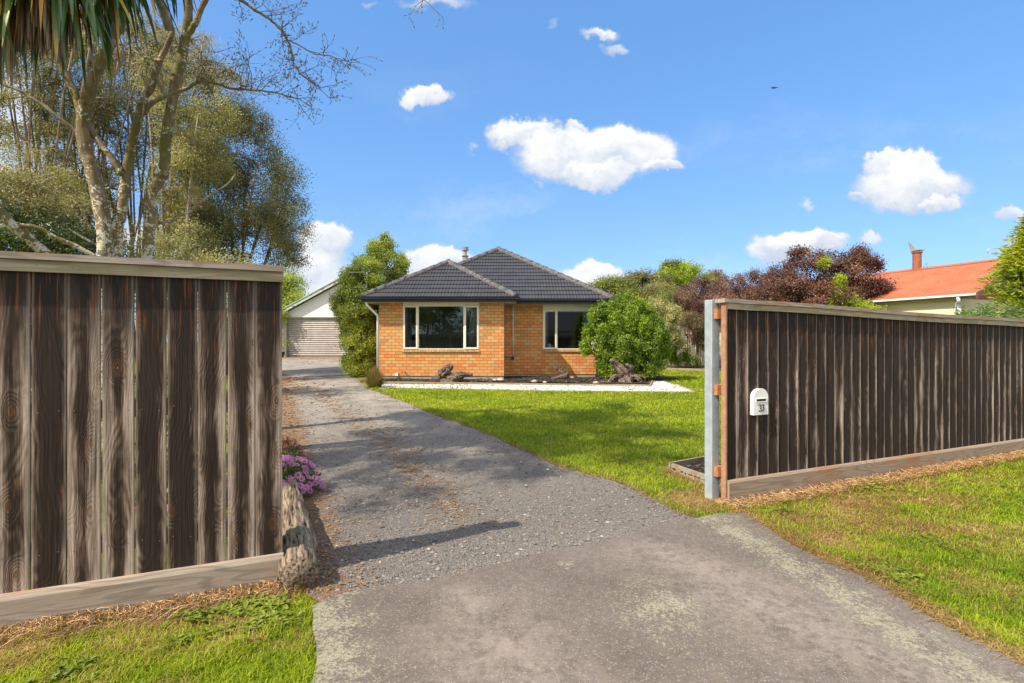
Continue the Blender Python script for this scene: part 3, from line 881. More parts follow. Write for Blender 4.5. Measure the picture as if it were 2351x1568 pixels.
weeds('verge_weeds', [gpx(520, 1400, .07, 57), gpx(600, 1395, .06, 44), gpx(640, 1425, .05, 34), gpx(440, 1410, .05, 27), gpx(240, 1425, .04, 17), gpx(560, 1450, .06, 17), gpx(150, 1550, .06, 23), gpx(430, 1470, .05, 13),
                      gpx(1950, 1110, .14, 44), gpx(2010, 1125, .16, 44), gpx(2060, 1325, .07, 44), gpx(2250, 1120, .2, 30), gpx(1800, 1180, .09, 20), gpx(2150, 1250, .12, 20)], 'flat broad leaved weeds in the verge grass')

mRoad = simple('road_asphalt', (.09, .085, .08), .9, .2, 20)
rd_ = sheet('road', [(-60, -14), (60, -14), (60, -5), (-60, -5)], .006, mRoad, label='street asphalt behind the camera')

# ================================================================== FENCES
mWL = wood_mat('weathered_board', (.47, .385, .32), (.165, .112, .080), (.024, .015, .011), .069, 1.72, cenw=1.08, edgew=.22)
mWR = wood_mat('dark_weathered_board', (.56, .46, .39), (.175, .125, .096), (.030, .020, .016), .067, 1.55, stain=1.0, darkamt=1.1, cenw=1.22, edgew=.75)
mCap = rail_mat('cap_timber', (.27, .23, .195), (.42, .37, .32), (.30, .17, .09))
mRail = rail_mat('rail_timber', (.33, .28, .20), (.46, .40, .30), (.24, .21, .12))
mPli = rail_mat('gravel_board', (.29, .235, .18), (.42, .355, .285), (.38, .20, .115))
mPli2 = rail_mat('brown_gravel_board', (.27, .205, .15), (.37, .29, .215), (.33, .16, .08))
mRed = simple('raw_red_timber', (.42, .17, .065), .75, .3, 20)
mEdge = simple('sawn_edge', (.34, .185, .105), .8, .25, 20)
mNail = simple('nail', (.22, .20, .18), .5, .2, 30, .6)

def board_mesh(w_, t_, h_, rs, ch=.004):
    """one board, chamfered arrises, slightly crooked; x across, z up"""
    V = []
    xs = [-w_ / 2, -w_ / 2 + ch, -w_ / 6, w_ / 6, w_ / 2 - ch, w_ / 2]
    cup = rs.uniform(-.0015, .0015)
    n = 10
    b1 = rs.uniform(-.0015, .0015)
    for i in range(n + 1):
        z = h_ * i / n
        dx = b1 * math.sin(z * 1.8 + rs.uniform(-.2, .2))
        sec = [(xs[0] + dx, t_ / 2), (xs[0] + dx, -t_ / 2 + ch), (xs[1] + dx, -t_ / 2), (xs[2] + dx, -t_ / 2 + cup), (xs[3] + dx, -t_ / 2 + cup), (xs[4] + dx, -t_ / 2), (xs[5] + dx, -t_ / 2 + ch), (xs[5] + dx, t_ / 2)]
        V += [(a, b, z) for a, b in sec]
    k = 8
    Fs = []
    for i in range(n):
        for j in range(k):
            j2 = (j + 1) % k
            Fs.append((i * k + j, i * k + j2, (i + 1) * k + j2, (i + 1) * k + j))
    Fs.append(tuple(range(k))[::-1]); Fs.append(tuple(n * k + j for j in range(k)))
    m = MB(); m.add(V, Fs)
    return m

rs = random.Random(4)
fl = root('paling_fence', 'tall close weathered board fence at the left edge of the drive opening', 'fence', (FL0[0], FL0[1], 0), TH)
pit = .1437
for i in range(36):
    xx = -.0 - pit * (i + .5)
    m = board_mesh(pit - .0065 + (.006 if i in (0,) else 0), .019, 1.70, rs)
    o = m.build('board', mWL, fl)
    o.location = (xx, 0, .085)
    o.rotation_euler = (0, rs.uniform(-.0025, .0025), rs.uniform(-.02, .02))
LL = pit * 36
m = MB(); m.add([(-LL, -.052, 1.803), (0.006, -.052, 1.803), (0.006, .07, 1.812), (-LL, .07, 1.812), (-LL, -.052, 1.836), (0.006, -.052, 1.836), (0.006, .07, 1.848), (-LL, .07, 1.848)],
                [(0, 1, 2, 3), (4, 5, 6, 7), (0, 1, 5, 4), (1, 2, 6, 5), (2, 3, 7, 6), (3, 0, 4, 7)])
m.build('cap', mCap, fl)
m = MB(); m.b2(-LL, 0.004, -.0325, -.0110, 1.745, 1.8015); m.build('rail', mRail, fl)
m = MB(); m.b2(-LL, -.002, .0105, .055, 1.68, 1.772); m.build('rail', mRail, fl)
for z0 in (.30, 1.0):
    m = MB(); m.b2(-LL, -.002, .0105, .055, z0, z0 + .09); m.build('rail', mRail, fl)
m = MB()
ps = [(-.055, -.01), (-.0110, -.01), (-.0110, .172), (-.045, .172), (-.055, .150)]
m.prism([(-LL, a, b) for a, b in ps], (LL + .004, 0, 0))
m.build('gravel_board', mPli, fl)
for xx in (-.12, -2.4, -4.7):
    m = MB(); m.b2(xx - .05, xx + .05, .0575, .157, -.1, 1.76); m.build('post', mRail, fl)
nail_me = None
for i in range(9):
    for z0 in (1.04, .34, 1.72):
        for dx in (-.04, .04):
            if z0 == 1.72 and dx > 0: continue
            xx = -pit * (i + .5) + dx + rs.uniform(-.004, .004)
            y0 = -.0115 if z0 < 1.7 else -.0345
            zz = z0 + rs.uniform(-.012, .012) + (.06 if z0 > 1.7 else 0)
            if nail_me is None:
                m = MB(); m.lathe((0, 0, 0), [(.0032, 0), (.003, .0012), (.0015, .0016)], 8)
                o = m.build('nail', mNail, fl); nail_me = o.data
            else:
                o = bpy.data.objects.new('nail', nail_me); link(o, fl)
            o.location = (xx, y0 + .002, zz); o.rotation_euler = (R(90), 0, 0)

# right fence
SR = .13
NB = 92
def topz(s): return 1.774 - .0212 * s + (.006 * math.sin(s * 1.7) if s > .4 else 0)
fr = root('paling_fence', 'long dark board fence with a white letterbox, running off to the right', 'fence', (FR0[0], FR0[1], 0), TH)
for i in range(NB):
    s_ = .012 + SR * (i + .5)
    h_ = topz(s_) - .055 - .10
    m = board_mesh(SR + .004, .019, h_, rs, .006)
    o = m.build('board', mWR, fr)
    o.location = (s_, 0.004, .10)
    o.rotation_euler = (0, rs.uniform(-.002, .002), -.10 + rs.uniform(-.03, .03))
LR = SR * NB + .02
def strip(s0, s1, y0, y1, za, zb, n=12):
    """timber following the fence top: za, zb offsets from topz"""
    m = MB(); V = []
    for i in range(n + 1):
        s_ = s0 + (s1 - s0) * i / n
        V += [(s_, y0, topz(s_) + za), (s_, y1, topz(s_) + za), (s_, y1, topz(s_) + zb), (s_, y0, topz(s_) + zb)]
    Fs = []
    for i in range(n):
        for j in range(4):
            Fs.append((i * 4 + j, i * 4 + (j + 1) % 4, (i + 1) * 4 + (j + 1) % 4, (i + 1) * 4 + j))
    Fs += [(0, 1, 2, 3), tuple(n * 4 + j for j in range(4))]
    m.add(V, Fs); return m
for (a, b) in ((-.04, 3.55), (3.552, 5.35), (5.352, LR)):
    strip(a, b, -.052, .062, -.036, 0).build('cap', mCap, fr)
for (a, b) in ((.004, 3.9), (3.902, LR)):
    strip(a, b, -.037, -.0150, -.090, -.0375).build('rail', mRail, fr)
for (a, b, zz) in ((-.055, LR, 1.60), (-.055, LR, .93), (-.055, LR, .215)):
    m = MB(); m.b2(a, b, .0180, .062, zz, zz + .088); o = m.build('rail', mRed, fr)
for (a, b) in ((.004, 3.02), (3.024, LR)):
    m = MB(); m.prism([(a, q, r_) for q, r_ in ((-.058, -.005), (-.0150, -.005), (-.0150, .190), (-.048, .190), (-.058, .172))], (b - a, 0, 0)); m.build('gravel_board', mPli2, fr)
m = MB(); m.b2(-.016, .0015, -.036, .0160, -.01, 1.737); m.build('end_trim', mEdge, fr)
# galvanised post
mGal, t, out = newmat('galvanised_steel')
P = t.n('ShaderNodeTexCoord').outputs['Object']
x, y, z = t.sep(P)
n = t.noise(P, 9, 4, .6); n2 = t.noise(t.xyz(t.m('MULTIPLY', x, 60.0), t.m('MULTIPLY', y, 60.0), t.m('MULTIPLY', z, 4.0)), 1, 3, .6)
c = t.mix(t.mr(n, .35, .65), (.33, .385, .42), (.42, .47, .50))
c = t.mix(t.mr(n2, .55, .7, 0, .3), c, (.5, .54, .56))
c = t.mix(t.mr(t.m('ADD', z, t.m('MULTIPLY', n, .12)), .14, .05), c, (.5, .47, .42))
princ(t, out, c, .5, n2, .15, .002, metal=.25)
for (sx, y0) in ((-.03, .0645),):
    m = MB(); m.prism([(sx - .045, y0, -.1), (sx + .045, y0, -.1), (sx + .045, y0 + .09, -.1), (sx - .045, y0 + .09, -.1)], (0, 0, 1.87)); o = m.build('steel_post', mGal, fr)
    bv = o.modifiers.new('b', 'BEVEL'); bv.width = .006; bv.segments = 2
for s_ in (2.4, 4.8):
    m = MB(); m.b2(s_, s_ + .1, .0645, .16, -.1, 1.6); m.build('post', mRail, fr)

# letterbox let into the fence
lbx = root('letterbox', 'white arched metal letterbox reading 33 set in the dark board fence', 'letterbox', (FR0[0] + .396 * CT + .02 * ST, FR0[1] + .396 * ST - .02 * CT, .742), TH)
mWh = simple('white_paint', (.80, .80, .79), .4, .06, 14)
mBlk = simple('dark_slot', (.03, .025, .02), .7)
def arch(w_, h_, y, n=14):
    r_ = w_ / 2
    p = [(-r_, y, 0), (r_, y, 0)]
    for i in range(n + 1):
        a = math.pi * i / n
        p.append((r_ * math.cos(a), y, h_ - r_ + r_ * math.sin(a)))
    return p
W_, H_ = .178, .238
# face plate with a real slot: built from pieces round the opening
outer = arch(W_, H_, -.028)
m = MB()
m.b2(-W_ / 2, W_ / 2, -.028, -.020, 0, .122)
m.b2(-W_ / 2, -.062, -.028, -.020, .122, .142)
m.b2(.062, W_ / 2, -.028, -.020, .122, .142)
top = [(-W_ / 2, -.028, .142), (W_ / 2, -.028, .142)] + [(W_ / 2 * math.cos(math.pi * i / 16), -.028, H_ - W_ / 2 + W_ / 2 * math.sin(math.pi * i / 16)) for i in range(17)]
m.prism(top, (0, .008, 0))
m.build('face_plate', mWh, lbx)
m = MB(); m.prism(arch(W_ - .004, H_ - .003, -.0195), (0, .045, 0)); m.build('box', mWh, lbx)
m = MB()
for (x0, x1, z0, z1) in ((-.070, .070, .143, .148), (-.070, .070, .116, .121), (-.070, -.063, .121, .143), (.063, .070, .121, .143)):
    m.b2(x0, x1, -.034, -.0285, z0, z1)
m.build('slot_frame', mWh, lbx)
m = MB(); m.b2(-.062, .062, -.0245, -.0205, .1222, .1418); m.build('slot', mBlk, lbx)
mBrs = simple('brass_number', (.10, .085, .06), .35, .2, 40, .5)
def digit3(cx_):
    m = MB()
    pts = []
    for i in range(9):
        a = R(150 - i * 30); pts.append((cx_ + .0125 * math.cos(a), -.0325, .0735 + .0105 * math.sin(a) - .0))
    pts2 = []
    for i in range(10):
        a = R(90 - i * 27); pts2.append((cx_ + .0145 * math.cos(a), -.0325, .0495 + .0130 * math.sin(a)))
    pts = [(a, b, .052 + (c - .052) * 1.22) for a, b, c in pts]; pts2 = [(a, b, .052 + (c - .052) * 1.22) for a, b, c in pts2]
    m.tube(pts[:8], .0044, 6); m.tube(pts2, .0044, 6)
    return m
for cx_ in (-.0185, .0185):
    digit3(cx_).build('number', mBrs, lbx)
mDk = simple('black_edge', (.02, .02, .02), .6)

# corner bed timber edging
mTE = rail_mat('edging_timber', (.26, .23, .17), (.36, .33, .25), (.28, .17, .09))
def edge_board(m, a, b, z0, z1, th=.025):
    d = Vector((b[0] - a[0], b[1] - a[1], 0)); L = d.length; d.normalize(); nrm = Vector((-d.y, d.x, 0)) * th
    A = Vector((a[0], a[1], 0)); B = Vector((b[0], b[1], 0))
    za, zb = g(a[1]), g(b[1])
    vs = [A + Vector((0, 0, za + z0)), B + Vector((0, 0, zb + z0)), B + nrm + Vector((0, 0, zb + z0)), A + nrm + Vector((0, 0, za + z0)),
          A + Vector((0, 0, za + z1)), B + Vector((0, 0, zb + z1)), B + nrm + Vector((0, 0, zb + z1)), A + nrm + Vector((0, 0, za + z1))]
    m.add(vs, [(0, 1, 2, 3), (4, 5, 6, 7), (0, 1, 5, 4), (1, 2, 6, 5), (2, 3, 7, 6), (3, 0, 4, 7)])
er = root('timber_edging', 'low timber edging round the small mulch bed behind the steel post', 'garden edging', (PL[0][0], PL[0][1], 0))
m = MB(); edge_board(m, PL[0], PL[1], -.02, .085); m.build('edge_board', mTE, er, inv(er))
m = MB(); edge_board(m, (PL[0][0] - .0, PL[0][1] + .03), PL[3], -.02, .084); m.build('edge_board', mTE, er, inv(er))
br = root('timber_edging', 'long low grey timber edging between bark bed and white pebbles', 'garden edging', (0, 15.4, g(15.4)))
ed = [gp(868, 881), gp(1040, 883.5), gp(1290, 887), gp(1420, 888), gp(1465, 888.5), gp(1493, 889.5), gp(1500, 878)]
for a, b in zip(ed[:-1], ed[1:]):
    m = MB(); edge_board(m, (a[0] + .004, a[1]), (b[0] - .004, b[1]), -.03, .062, .035); m.build('edge_board', mTE, br, inv(br))
lr = root('timber_edging', 'flush timber strip between white pebbles and the front lawn', 'garden edging', (0, 14, g(14)))
ed = [gp(905, 893.5), gp(1078, 896), gp(1290, 900.5), gp(1420, 901.5), gp(1597, 903)]
for a, b in zip(ed[:-1], ed[1:]):
    m = MB(); edge_board(m, (a[0] + .006, a[1]), (b[0] - .006, b[1]), -.03, .018, .04); m.build('edge_board', mTE, lr, inv(lr))
m = MB(); a, b = gp(1600, 903), gp(1524, 877); edge_board(m, a, b, -.03, .03, .04); m.build('edge_board', mTE, lr, inv(lr))
fe = root('timber_edging', 'low timber edging at the back of the lawn below the far fence', 'garden edging', (7, 22, g(22)))
m = MB(); a, b = gp(1530, 851), gp(1650, 855); edge_board(m, a, b, -.03, .1, .05); m.build('edge_board', mTE, fe, inv(fe))
bedfar = [gp(1530, 850), gp(1650, 854), (12, 24.5), (6, 24.5)]
sheet('far_bed', bedfar, .03, mMu, .5, label='dark bed below the far fence')

# far paling fence
ff = root('paling_fence', 'grey paling fence half hidden by shrubs at the back right of the lawn', 'fence', (8.3, 23.6, g(23.6)))
mFF = simple('grey_paling', (.30, .265, .235), .85, .35, 6)
for i in range(16):
    m = MB(); xx = 6.6 + i * .22
    m.b2(xx, xx + .15, 23.6, 23.62, g(23.6), g(23.6) + 1.75); m.build('paling', mFF, ff, inv(ff))
for z0 in (.4, 1.3):
    m = MB(); m.b2(6.5, 10.2, 23.625, 23.67, g(23.6) + z0, g(23.6) + z0 + .09); m.build('rail', mFF, ff, inv(ff))
for xx in (7.45, 9.4):
    m = MB(); m.b2(xx, xx + .12, 23.48, 23.59, g(23.6), g(23.6) + 1.6); m.build('post', mFF, ff, inv(ff))

# ================================================================== LOG AND DRIFTWOOD
def log_mat(name, c1, c2, lich, amt=.5, warm=None):
    m, t, out = newmat(name)
    P = t.n('ShaderNodeTexCoord').outputs['Object']
    x, y, z = t.sep(P)
    st_ = t.noise(t.xyz(t.m('MULTIPLY', x, 1.0), t.m('MULTIPLY', y, .05), z), 55.0, 5, .65)
    n = t.noise(P, 7, 4, .6); n2 = t.noise(P, 40, 4, .7)
    c = t.mix(t.mr(st_, .40, .64), c1, c2)
    c = t.mix(t.mr(st_, .45, .37), c, (.014, .010, .008))
    if warm: c = t.mix(t.mr(n, .55, .7, 0, .5), c, warm)
    f = t.m('ADD', t.m('MULTIPLY', n, .85), t.m('MULTIPLY', n2, .2))
    c = t.mix(t.mr(f, .62 - .07 * amt, .68 - .07 * amt, 0, .75), c, lich)
    princ(t, out, c, .9, t.m('ADD', st_, t.m('MULTIPLY', n2, .3)), .9, .014, spec=.15)
    return m
mLog = log_mat('weathered_log', (.095, .068, .046), (.33, .255, .185), (.17, .165, .10), 1.0)
mDrift = log_mat('driftwood', (.075, .052, .040), (.30, .235, .185), (.24, .19, .15), .0, (.09, .035, .018))
def ridge_rn(seed, amp=.16, k1=7, k2=13):
    rr = random.Random(seed); p1, p2, p3 = rr.random() * 6, rr.random() * 6, rr.random() * 6
    def fn(i, an):
        return 1 + amp * (.55 * math.sin(k1 * an + p1 + i * .35) + .45 * math.sin(k2 * an + p2 - i * .5)) + amp * .5 * math.sin(i * 1.3 + p3 + an)
    return fn
lg = root('log', 'weathered lichen covered log edging the drive beside the near fence', 'log', (-1.2, 3.0, 0), R(22.5))
m = MB()
pts, rd = [], []
for i in range(26):
    q = i / 25
    pts.append((.02 * math.sin(q * 5), q * 1.95, .085 + .006 * math.sin(q * 9))); rd.append(.104 - .02 * q + .004 * math.sin(i * 1.1))
rn0 = ridge_rn(3, .10, 9, 17)
m.tube(pts, rd, 44, rn0)
o = m.build('body', mLog, lg)
lg.rotation_euler = (0, 0, math.atan2(.86, 2.0))

def drift(name, label, loc, parts_, seed, n=16):
    rt = root(name, label, 'driftwood', loc, 0, 'driftwood stumps in the bark bed')
    m = MB()
    rr = random.Random(seed)
    for k, (path, rad) in enumerate(parts_):
        P = [Vector(p) for p in path]
        # resample with wobble
        Q, RR = [], []
        for i in range(len(P) - 1):
            for j in range(4):
                q = j / 4
                a = P[max(i - 1, 0)]; b = P[i]; c_ = P[i + 1]; d = P[min(i + 2, len(P) - 1)]
                Q.append(.5 * ((2 * b) + (c_ - a) * q + (2 * a - 5 * b + 4 * c_ - d) * q * q + (3 * b - a - 3 * c_ + d) * q ** 3) + Vector((rr.uniform(-1, 1), rr.uniform(-1, 1), rr.uniform(-1, 1))) * .022)
                RR.append((rad[i] * (1 - q) + rad[i + 1] * q) * rr.uniform(.72, 1.16))
        Q.append(P[-1]); RR.append(rad[-1])
        NQ = len(Q)
        m.tube(Q, [r_ * .74 for r_ in RR], 18, ridge_rn(seed * 7 + k, .35, 5, 9))
        for s_ in range(9):
            a_ = s_ * 2.4 + rr.random(); ph = rr.uniform(-1.2, 1.2)
            i0_ = rr.randint(0, max(0, NQ // 4)); i1_ = NQ - rr.randint(0, max(1, NQ // 3))
            sp_ = []; sr_ = []
            for i_ in range(i0_, max(i0_ + 3, i1_)):
                i_ = min(i_, NQ - 1)
                d_ = (Q[min(i_ + 1, NQ - 1)] - Q[max(i_ - 1, 0)]).normalized()
                u_ = d_.cross(Vector((.3, 1, .2))).normalized(); v_ = d_.cross(u_)
                an_ = a_ + ph * i_ / NQ
                sp_.append(Q[i_] + (u_ * math.cos(an_) + v_ * math.sin(an_)) * RR[i_] * .72)
                f_ = (i_ - i0_) / max(1, i1_ - i0_)
                sr_.append(max(.004, RR[i_] * rr.uniform(.22, .34) * (1 - f_ ** 3 * .85)))
            if (sp_[-1] - sp_[-2]).length > .001:
                sp_.append(sp_[-1] + (sp_[-1] - sp_[-2]).normalized() * rr.uniform(.02, .09)); sr_.append(.003)
                m.tube(sp_, sr_, 7)
    o = m.build('body', mDrift, rt)
    return rt
def L(px, py, Y, org):
    return tuple(at(px, py, Y) - Vector(org))
Y = 15.7; O = (at(1430, 884, Y).x, Y, g(Y))
drift('driftwood_stump', 'large twisted driftwood stump in front of the round green bush', O, [
    ([L(1440, 876, Y, O), L(1432, 858, Y, O), L(1416, 840, Y, O), L(1403, 826, Y - .1, O)], [.20, .17, .12, .085]),
    ([L(1452, 872, Y, O), L(1447, 855, Y, O), L(1448, 843, Y - .1, O), L(1437, 838, Y - .1, O)], [.16, .10, .08, .05]),
    ([L(1425, 868, Y, O), L(1408, 868, Y - .15, O), L(1398, 878, Y - .25, O), L(1376, 880, Y - .25, O)], [.12, .08, .055, .03]),
    ([L(1446, 868, Y, O), L(1462, 866, Y - .1, O), L(1472, 878, Y - .15, O), L(1492, 882, Y - .15, O)], [.12, .09, .055, .03]),
    ([L(1448, 862, Y + .1, O), L(1468, 864, Y, O), L(1484, 868, Y, O)], [.08, .05, .03]),
    ([L(1436, 866, Y, O), L(1445, 876, Y - .3, O), L(1452, 886, Y - .35, O)], [.10, .06, .04]),
    ([L(1420, 874, Y, O), L(1440, 883, Y - .25, O), L(1470, 884, Y - .2, O)], [.08, .07, .04])], 3)
Y = 15.85; O = (at(1040, 880, Y).x, Y, g(Y))
drift('driftwood_stump', 'pale grey driftwood slab leaning on its root under the left window', O, [
    ([L(1009, 868, Y, O), L(1018, 858, Y, O), L(1030, 848, Y, O), L(1038, 840, Y, O)], [.10, .16, .15, .07]),
    ([L(1012, 876, Y, O), L(1035, 870, Y, O), L(1058, 863, Y, O), L(1085, 860, Y, O)], [.09, .16, .14, .045]),
    ([L(1040, 874, Y - .1, O), L(1050, 866, Y - .1, O), L(1046, 856, Y, O)], [.10, .12, .05]),
    ([L(1016, 878, Y - .1, O), L(1036, 878, Y - .15, O), L(1052, 879, Y - .1, O)], [.05, .08, .05])], 5)
Y = 16.6; O = (at(1295, 872, Y).x, Y, g(Y))
drift('driftwood_stump', 'forked grey driftwood branch leaning on the wall below the right window', O, [
    ([L(1266, 869, Y, O), L(1282, 867, Y, O), L(1296, 864, Y, O), L(1304, 863, Y - .05, O)], [.03, .06, .09, .10]),
    ([L(1297, 864, Y, O), L(1288, 856, Y, O), L(1278, 850, Y, O), L(1271, 843, Y, O)], [.08, .05, .035, .02]),
    ([L(1298, 862, Y, O), L(1293, 853, Y, O), L(1290, 846, Y, O), L(1284, 843, Y, O)], [.07, .045, .035, .02])], 7)
Y = 15.9; O = (at(1120, 880, Y).x, Y, g(Y))
drift('driftwood_stump', 'small knotty driftwood root near the brick corner', O, [
    ([L(1100, 879, Y, O), L(1112, 874, Y, O), L(1122, 874, Y, O)], [.03, .06, .04]),
    ([L(1122, 879, Y, O), L(1126, 872, Y, O), L(1120, 868, Y, O)], [.05, .035, .015]),
    ([L(1118, 878, Y, O), L(1130, 874, Y, O), L(1139, 872, Y, O)], [.05, .045, .02])], 9)
# old logs and stones by the hedge corner
mStone = simple('bed_stone', (.42, .37, .31), .8, .25, 9)
for (px, py, L_, r_, ang, lab) in ((826, 864, .9, .10, 118, 'grey half log lying under the tall shrub'), (841, 878, .32, .075, 10, 'short sawn log beside the brown tussock')):
    p = gp(px, py)
    rt = root('log', lab, 'log', (p[0], p[1], g(p[1])), R(ang))
    m = MB(); m.tube([(-L_ / 2 + L_ * i / 8, .01 * math.sin(i), r_ * .7) for i in range(9)], [r_] * 9, 22, ridge_rn(int(px), .1, 7, 11)); m.build('body', mLog, rt)
srs = random.Random(8)
def stone(px, py, r_, lab):
    p = gp(px, py)
    m = MB()
    prof = [(r_ * .6, -.01), (r_ * 1.0, r_ * .15), (r_ * .85, r_ * .5), (r_ * .35, r_ * .7)]
    m.lathe((0, 0, 0), prof, 9)
    m.v = [(a * 1.3 * srs.uniform(.85, 1.15), b * srs.uniform(.85, 1.15), c_ * srs.uniform(.85, 1.1)) for a, b, c_ in m.v]
    m.sm = [True] * len(m.f)
    o = m.build('stone', mStone, None, None, (p[0], p[1], g(p[1]) + .07), srs.uniform(0, 3))
    tag(o, lab, 'stone', 'pale stones in the bark bed')
stone(1148, 880, .10, 'pale flat stone against the brick corner, right of a twin')
stone(1137, 880, .08, 'pale rounded stone left of the brick corner')
stone(1227, 884, .09, 'pale stone on bark below the drain pipe')
stone(1251, 885, .06, 'smallest pale stone, right of the stone below the drain pipe')
stone(1368, 886.5, .075, 'largest pale flat stone at the edging left of the big stump')
stone(1312, 874, .07, 'pale stone beside the forked driftwood')

# ================================================================== HOUSE
W1, W2, WB = 16.65, 17.55, 30.5
XL = at(870, 0, W1).x; XC = at(1157, 0, W1).x; XR = at(1374, 0, W2).x
ZB, ZS = .325, 2.605
def zat(py, Y): return H + (CY - py) / F * Y
def xat(px, Y): return (px - CX) / F * Y
hs = root('house', 'orange brick bungalow with dark grey tiled hip roof', 'house', (-.6, 22, g(22)))
hi = inv(hs)
mBr, t, out = newmat('orange_brick')
P = t.n('ShaderNodeTexCoord').outputs['Object']
x, y, z = t.sep(P)
vec = t.xyz(t.m('ADD', x, t.m('MULTIPLY', y, 1.0)), t.m('SUBTRACT', z, ZB), 0.0)
bk = t.n('ShaderNodeTexBrick', {'Vector': vec, 'Scale': 1.0, 'Color1': (0, 0, 0, 1), 'Color2': (1, 1, 1, 1), 'Mortar': (.5, .5, .5, 1), 'Mortar Size': .0052, 'Mortar Smooth': .2, 'Bias': 0.0, 'Brick Width': .2285, 'Row Height': .0957})
bk.offset = 0.5; bk.offset_frequency = 2
b1 = t.n('ShaderNodeSeparateColor', {0: bk.outputs['Color']}).outputs[0]
# orange fired bricks among tan ones, more orange in the lower courses
bx = t.m('FLOOR', t.m('DIVIDE', t.m('ADD', x, t.m('MULTIPLY', y, 1.0)), .2285)); bz = t.m('FLOOR', t.m('DIVIDE', t.m('SUBTRACT', z, ZB), .0957))
zb_ = t.mr(z, .3, 1.9, .16, -.14, False)
zn = t.noise(P, .8, 2, .5)
f = t.m('ADD', t.m('ADD', b1, zb_), t.m('MULTIPLY_ADD', zn, .5, -.25), clamp=True)
cb = t.ramp(f, [(0, (.46, .25, .085)), (.3, (.64, .37, .145)), (.5, (.68, .34, .115)), (.7, (.70, .275, .080)), (1, (.64, .21, .060))])
n1 = t.noise(P, 70, 4, .65); n2 = t.noise(P, 9, 3, .6)
cb = t.mix(t.mr(n1, .3, .7, 0, .25), cb, (.42, .22, .10), 'MIX')
cb = t.mix(t.mr(n2, .5, .75, 0, .3), cb, (.62, .40, .20))
c = t.mix(bk.outputs['Fac'], cb, (.13, .075, .05))
h_ = t.m('SUBTRACT', t.m('MULTIPLY', n1, .25), bk.outputs['Fac'])
princ(t, out, c, .8, h_, .6, .008, spec=.2)
mFnd = simple('foundation_concrete', (.36, .32, .26), .9, .15, 5)
mCr = simple('cream_joinery', (.78, .72, .58), .45, .05, 6, bs=.05)
mCr2 = simple('cream_panel', (.62, .60, .42), .6, .05, 4, bs=.05)
mBk = simple('black_gutter', (.012, .012, .016), .22, .15, 3, spec=.6)
mFas = simple('charcoal_fascia', (.028, .028, .034), .4, .1, 3)
mSof = simple('soffit', (.45, .43, .36), .7, .05)
mSill = None

# walls as boxes round the openings
w1 = dict(x0=xat(924.8, W1), x1=xat(1100.3, W1), z0=zat(803.2, W1), z1=ZS)
w2 = dict(x0=xat(1246.5, W2), x1=xat(1360, W2), z0=zat(803.2, W2), z1=ZS)
def wall(y, xa, xb, o, th=.11):
    m = MB()
    m.b2(xa, o['x0'], y, y + th, ZB, ZS)
    m.b2(o['x1'], xb, y, y + th, ZB, ZS)
    m.b2(o['x0'], o['x1'], y, y + th, ZB, o['z0'] - .075)
    return m
wall(W1, XL, XC, w1).build('wall', mBr, hs, hi)
m = MB()
m.b2(XC, w2['x0'], W2, W2 + .11, ZB, ZS)
m.b2(w2['x1'], XR - .08, W2, W2 + .11, ZB, w2['z0'] - .075)
m.b2(w2['x0'], w2['x1'], W2, W2 + .11, ZB, w2['z0'] - .075)
m.build('wall', mBr, hs, hi)
m = MB(); m.b2(XC - .11, XC, W1 + .111, W2 + .109, ZB, ZS); m.build('wall', mBr, hs, hi)
m = MB(); m.b2(XL, XL + .11, W1 + .111, WB, ZB, ZS); m.build('wall', mBr, hs, hi)
m = MB(); m.b2(XR - .19, XR - .08, W2 + .111, WB, ZB, ZS); m.build('wall', mBr, hs, hi)
m = MB(); m.b2(XL, XR - .08, WB + .001, WB + .11, ZB, ZS); m.build('wall', mBr, hs, hi)
m = MB(); m.b2(w2['x1'], XR, W2 - .02, W2 + .13, w2['z0'] - .0, ZS); m.build('corner_panel', mCr2, hs, hi)
m = MB()
m.b2(XL + .015, XC - .015, W1 + .02, W1 + .15, g(W1) - .3, ZB - .001); m.b2(XC - .14, XR - .10, W2 + .02, W2 + .15, g(W2) - .3, ZB - .001)
m.b2(XC - .14, XC - .015, W1 + .151, W2 + .019, g(W1) - .3, ZB - .001); m.b2(XL + .015, XL + .14, W1 + .151, WB, -.3, ZB - .001); m.b2(XR - .22, XR - .10, W2 + .151, WB, -.3, ZB - .001)
m.build('foundation', mFnd, hs, hi)
# sloping brick-on-edge sills
mSl, t, out = newmat('sill_brick')
P = t.n('ShaderNodeTexCoord').outputs['Object']
x, y, z = t.sep(P)
fr_ = t.m('FRACT', t.m('DIVIDE', x, .0835))
mort = t.m('MAXIMUM', t.mr(fr_, .10, .04), t.mr(fr_, .90, .96))
idn = t.n('ShaderNodeTexWhiteNoise', {'W': t.m('FLOOR', t.m('DIVIDE', x, .0835))}, noise_dimensions='1D').outputs[0]
c = t.mix(idn, (.42, .25, .10), (.58, .38, .18))
c = t.mix(mort, c, (.16, .10, .07))
princ(t, out, c, .8, mort, -.5, .006)
for (y, o) in ((W1, w1), (W2, w2)):
    m = MB()
    m.prism([(o['x0'] - .005, y - .045, o['z0'] - .075), (o['x0'] - .005, y + .10, o['z0'] - .075), (o['x0'] - .005, y + .10, o['z0'] - .002), (o['x0'] - .005, y - .045, o['z0'] - .022)], (o['x1'] - o['x0'] + .01, 0, 0))
    m.build('sill', mSl, hs, hi)
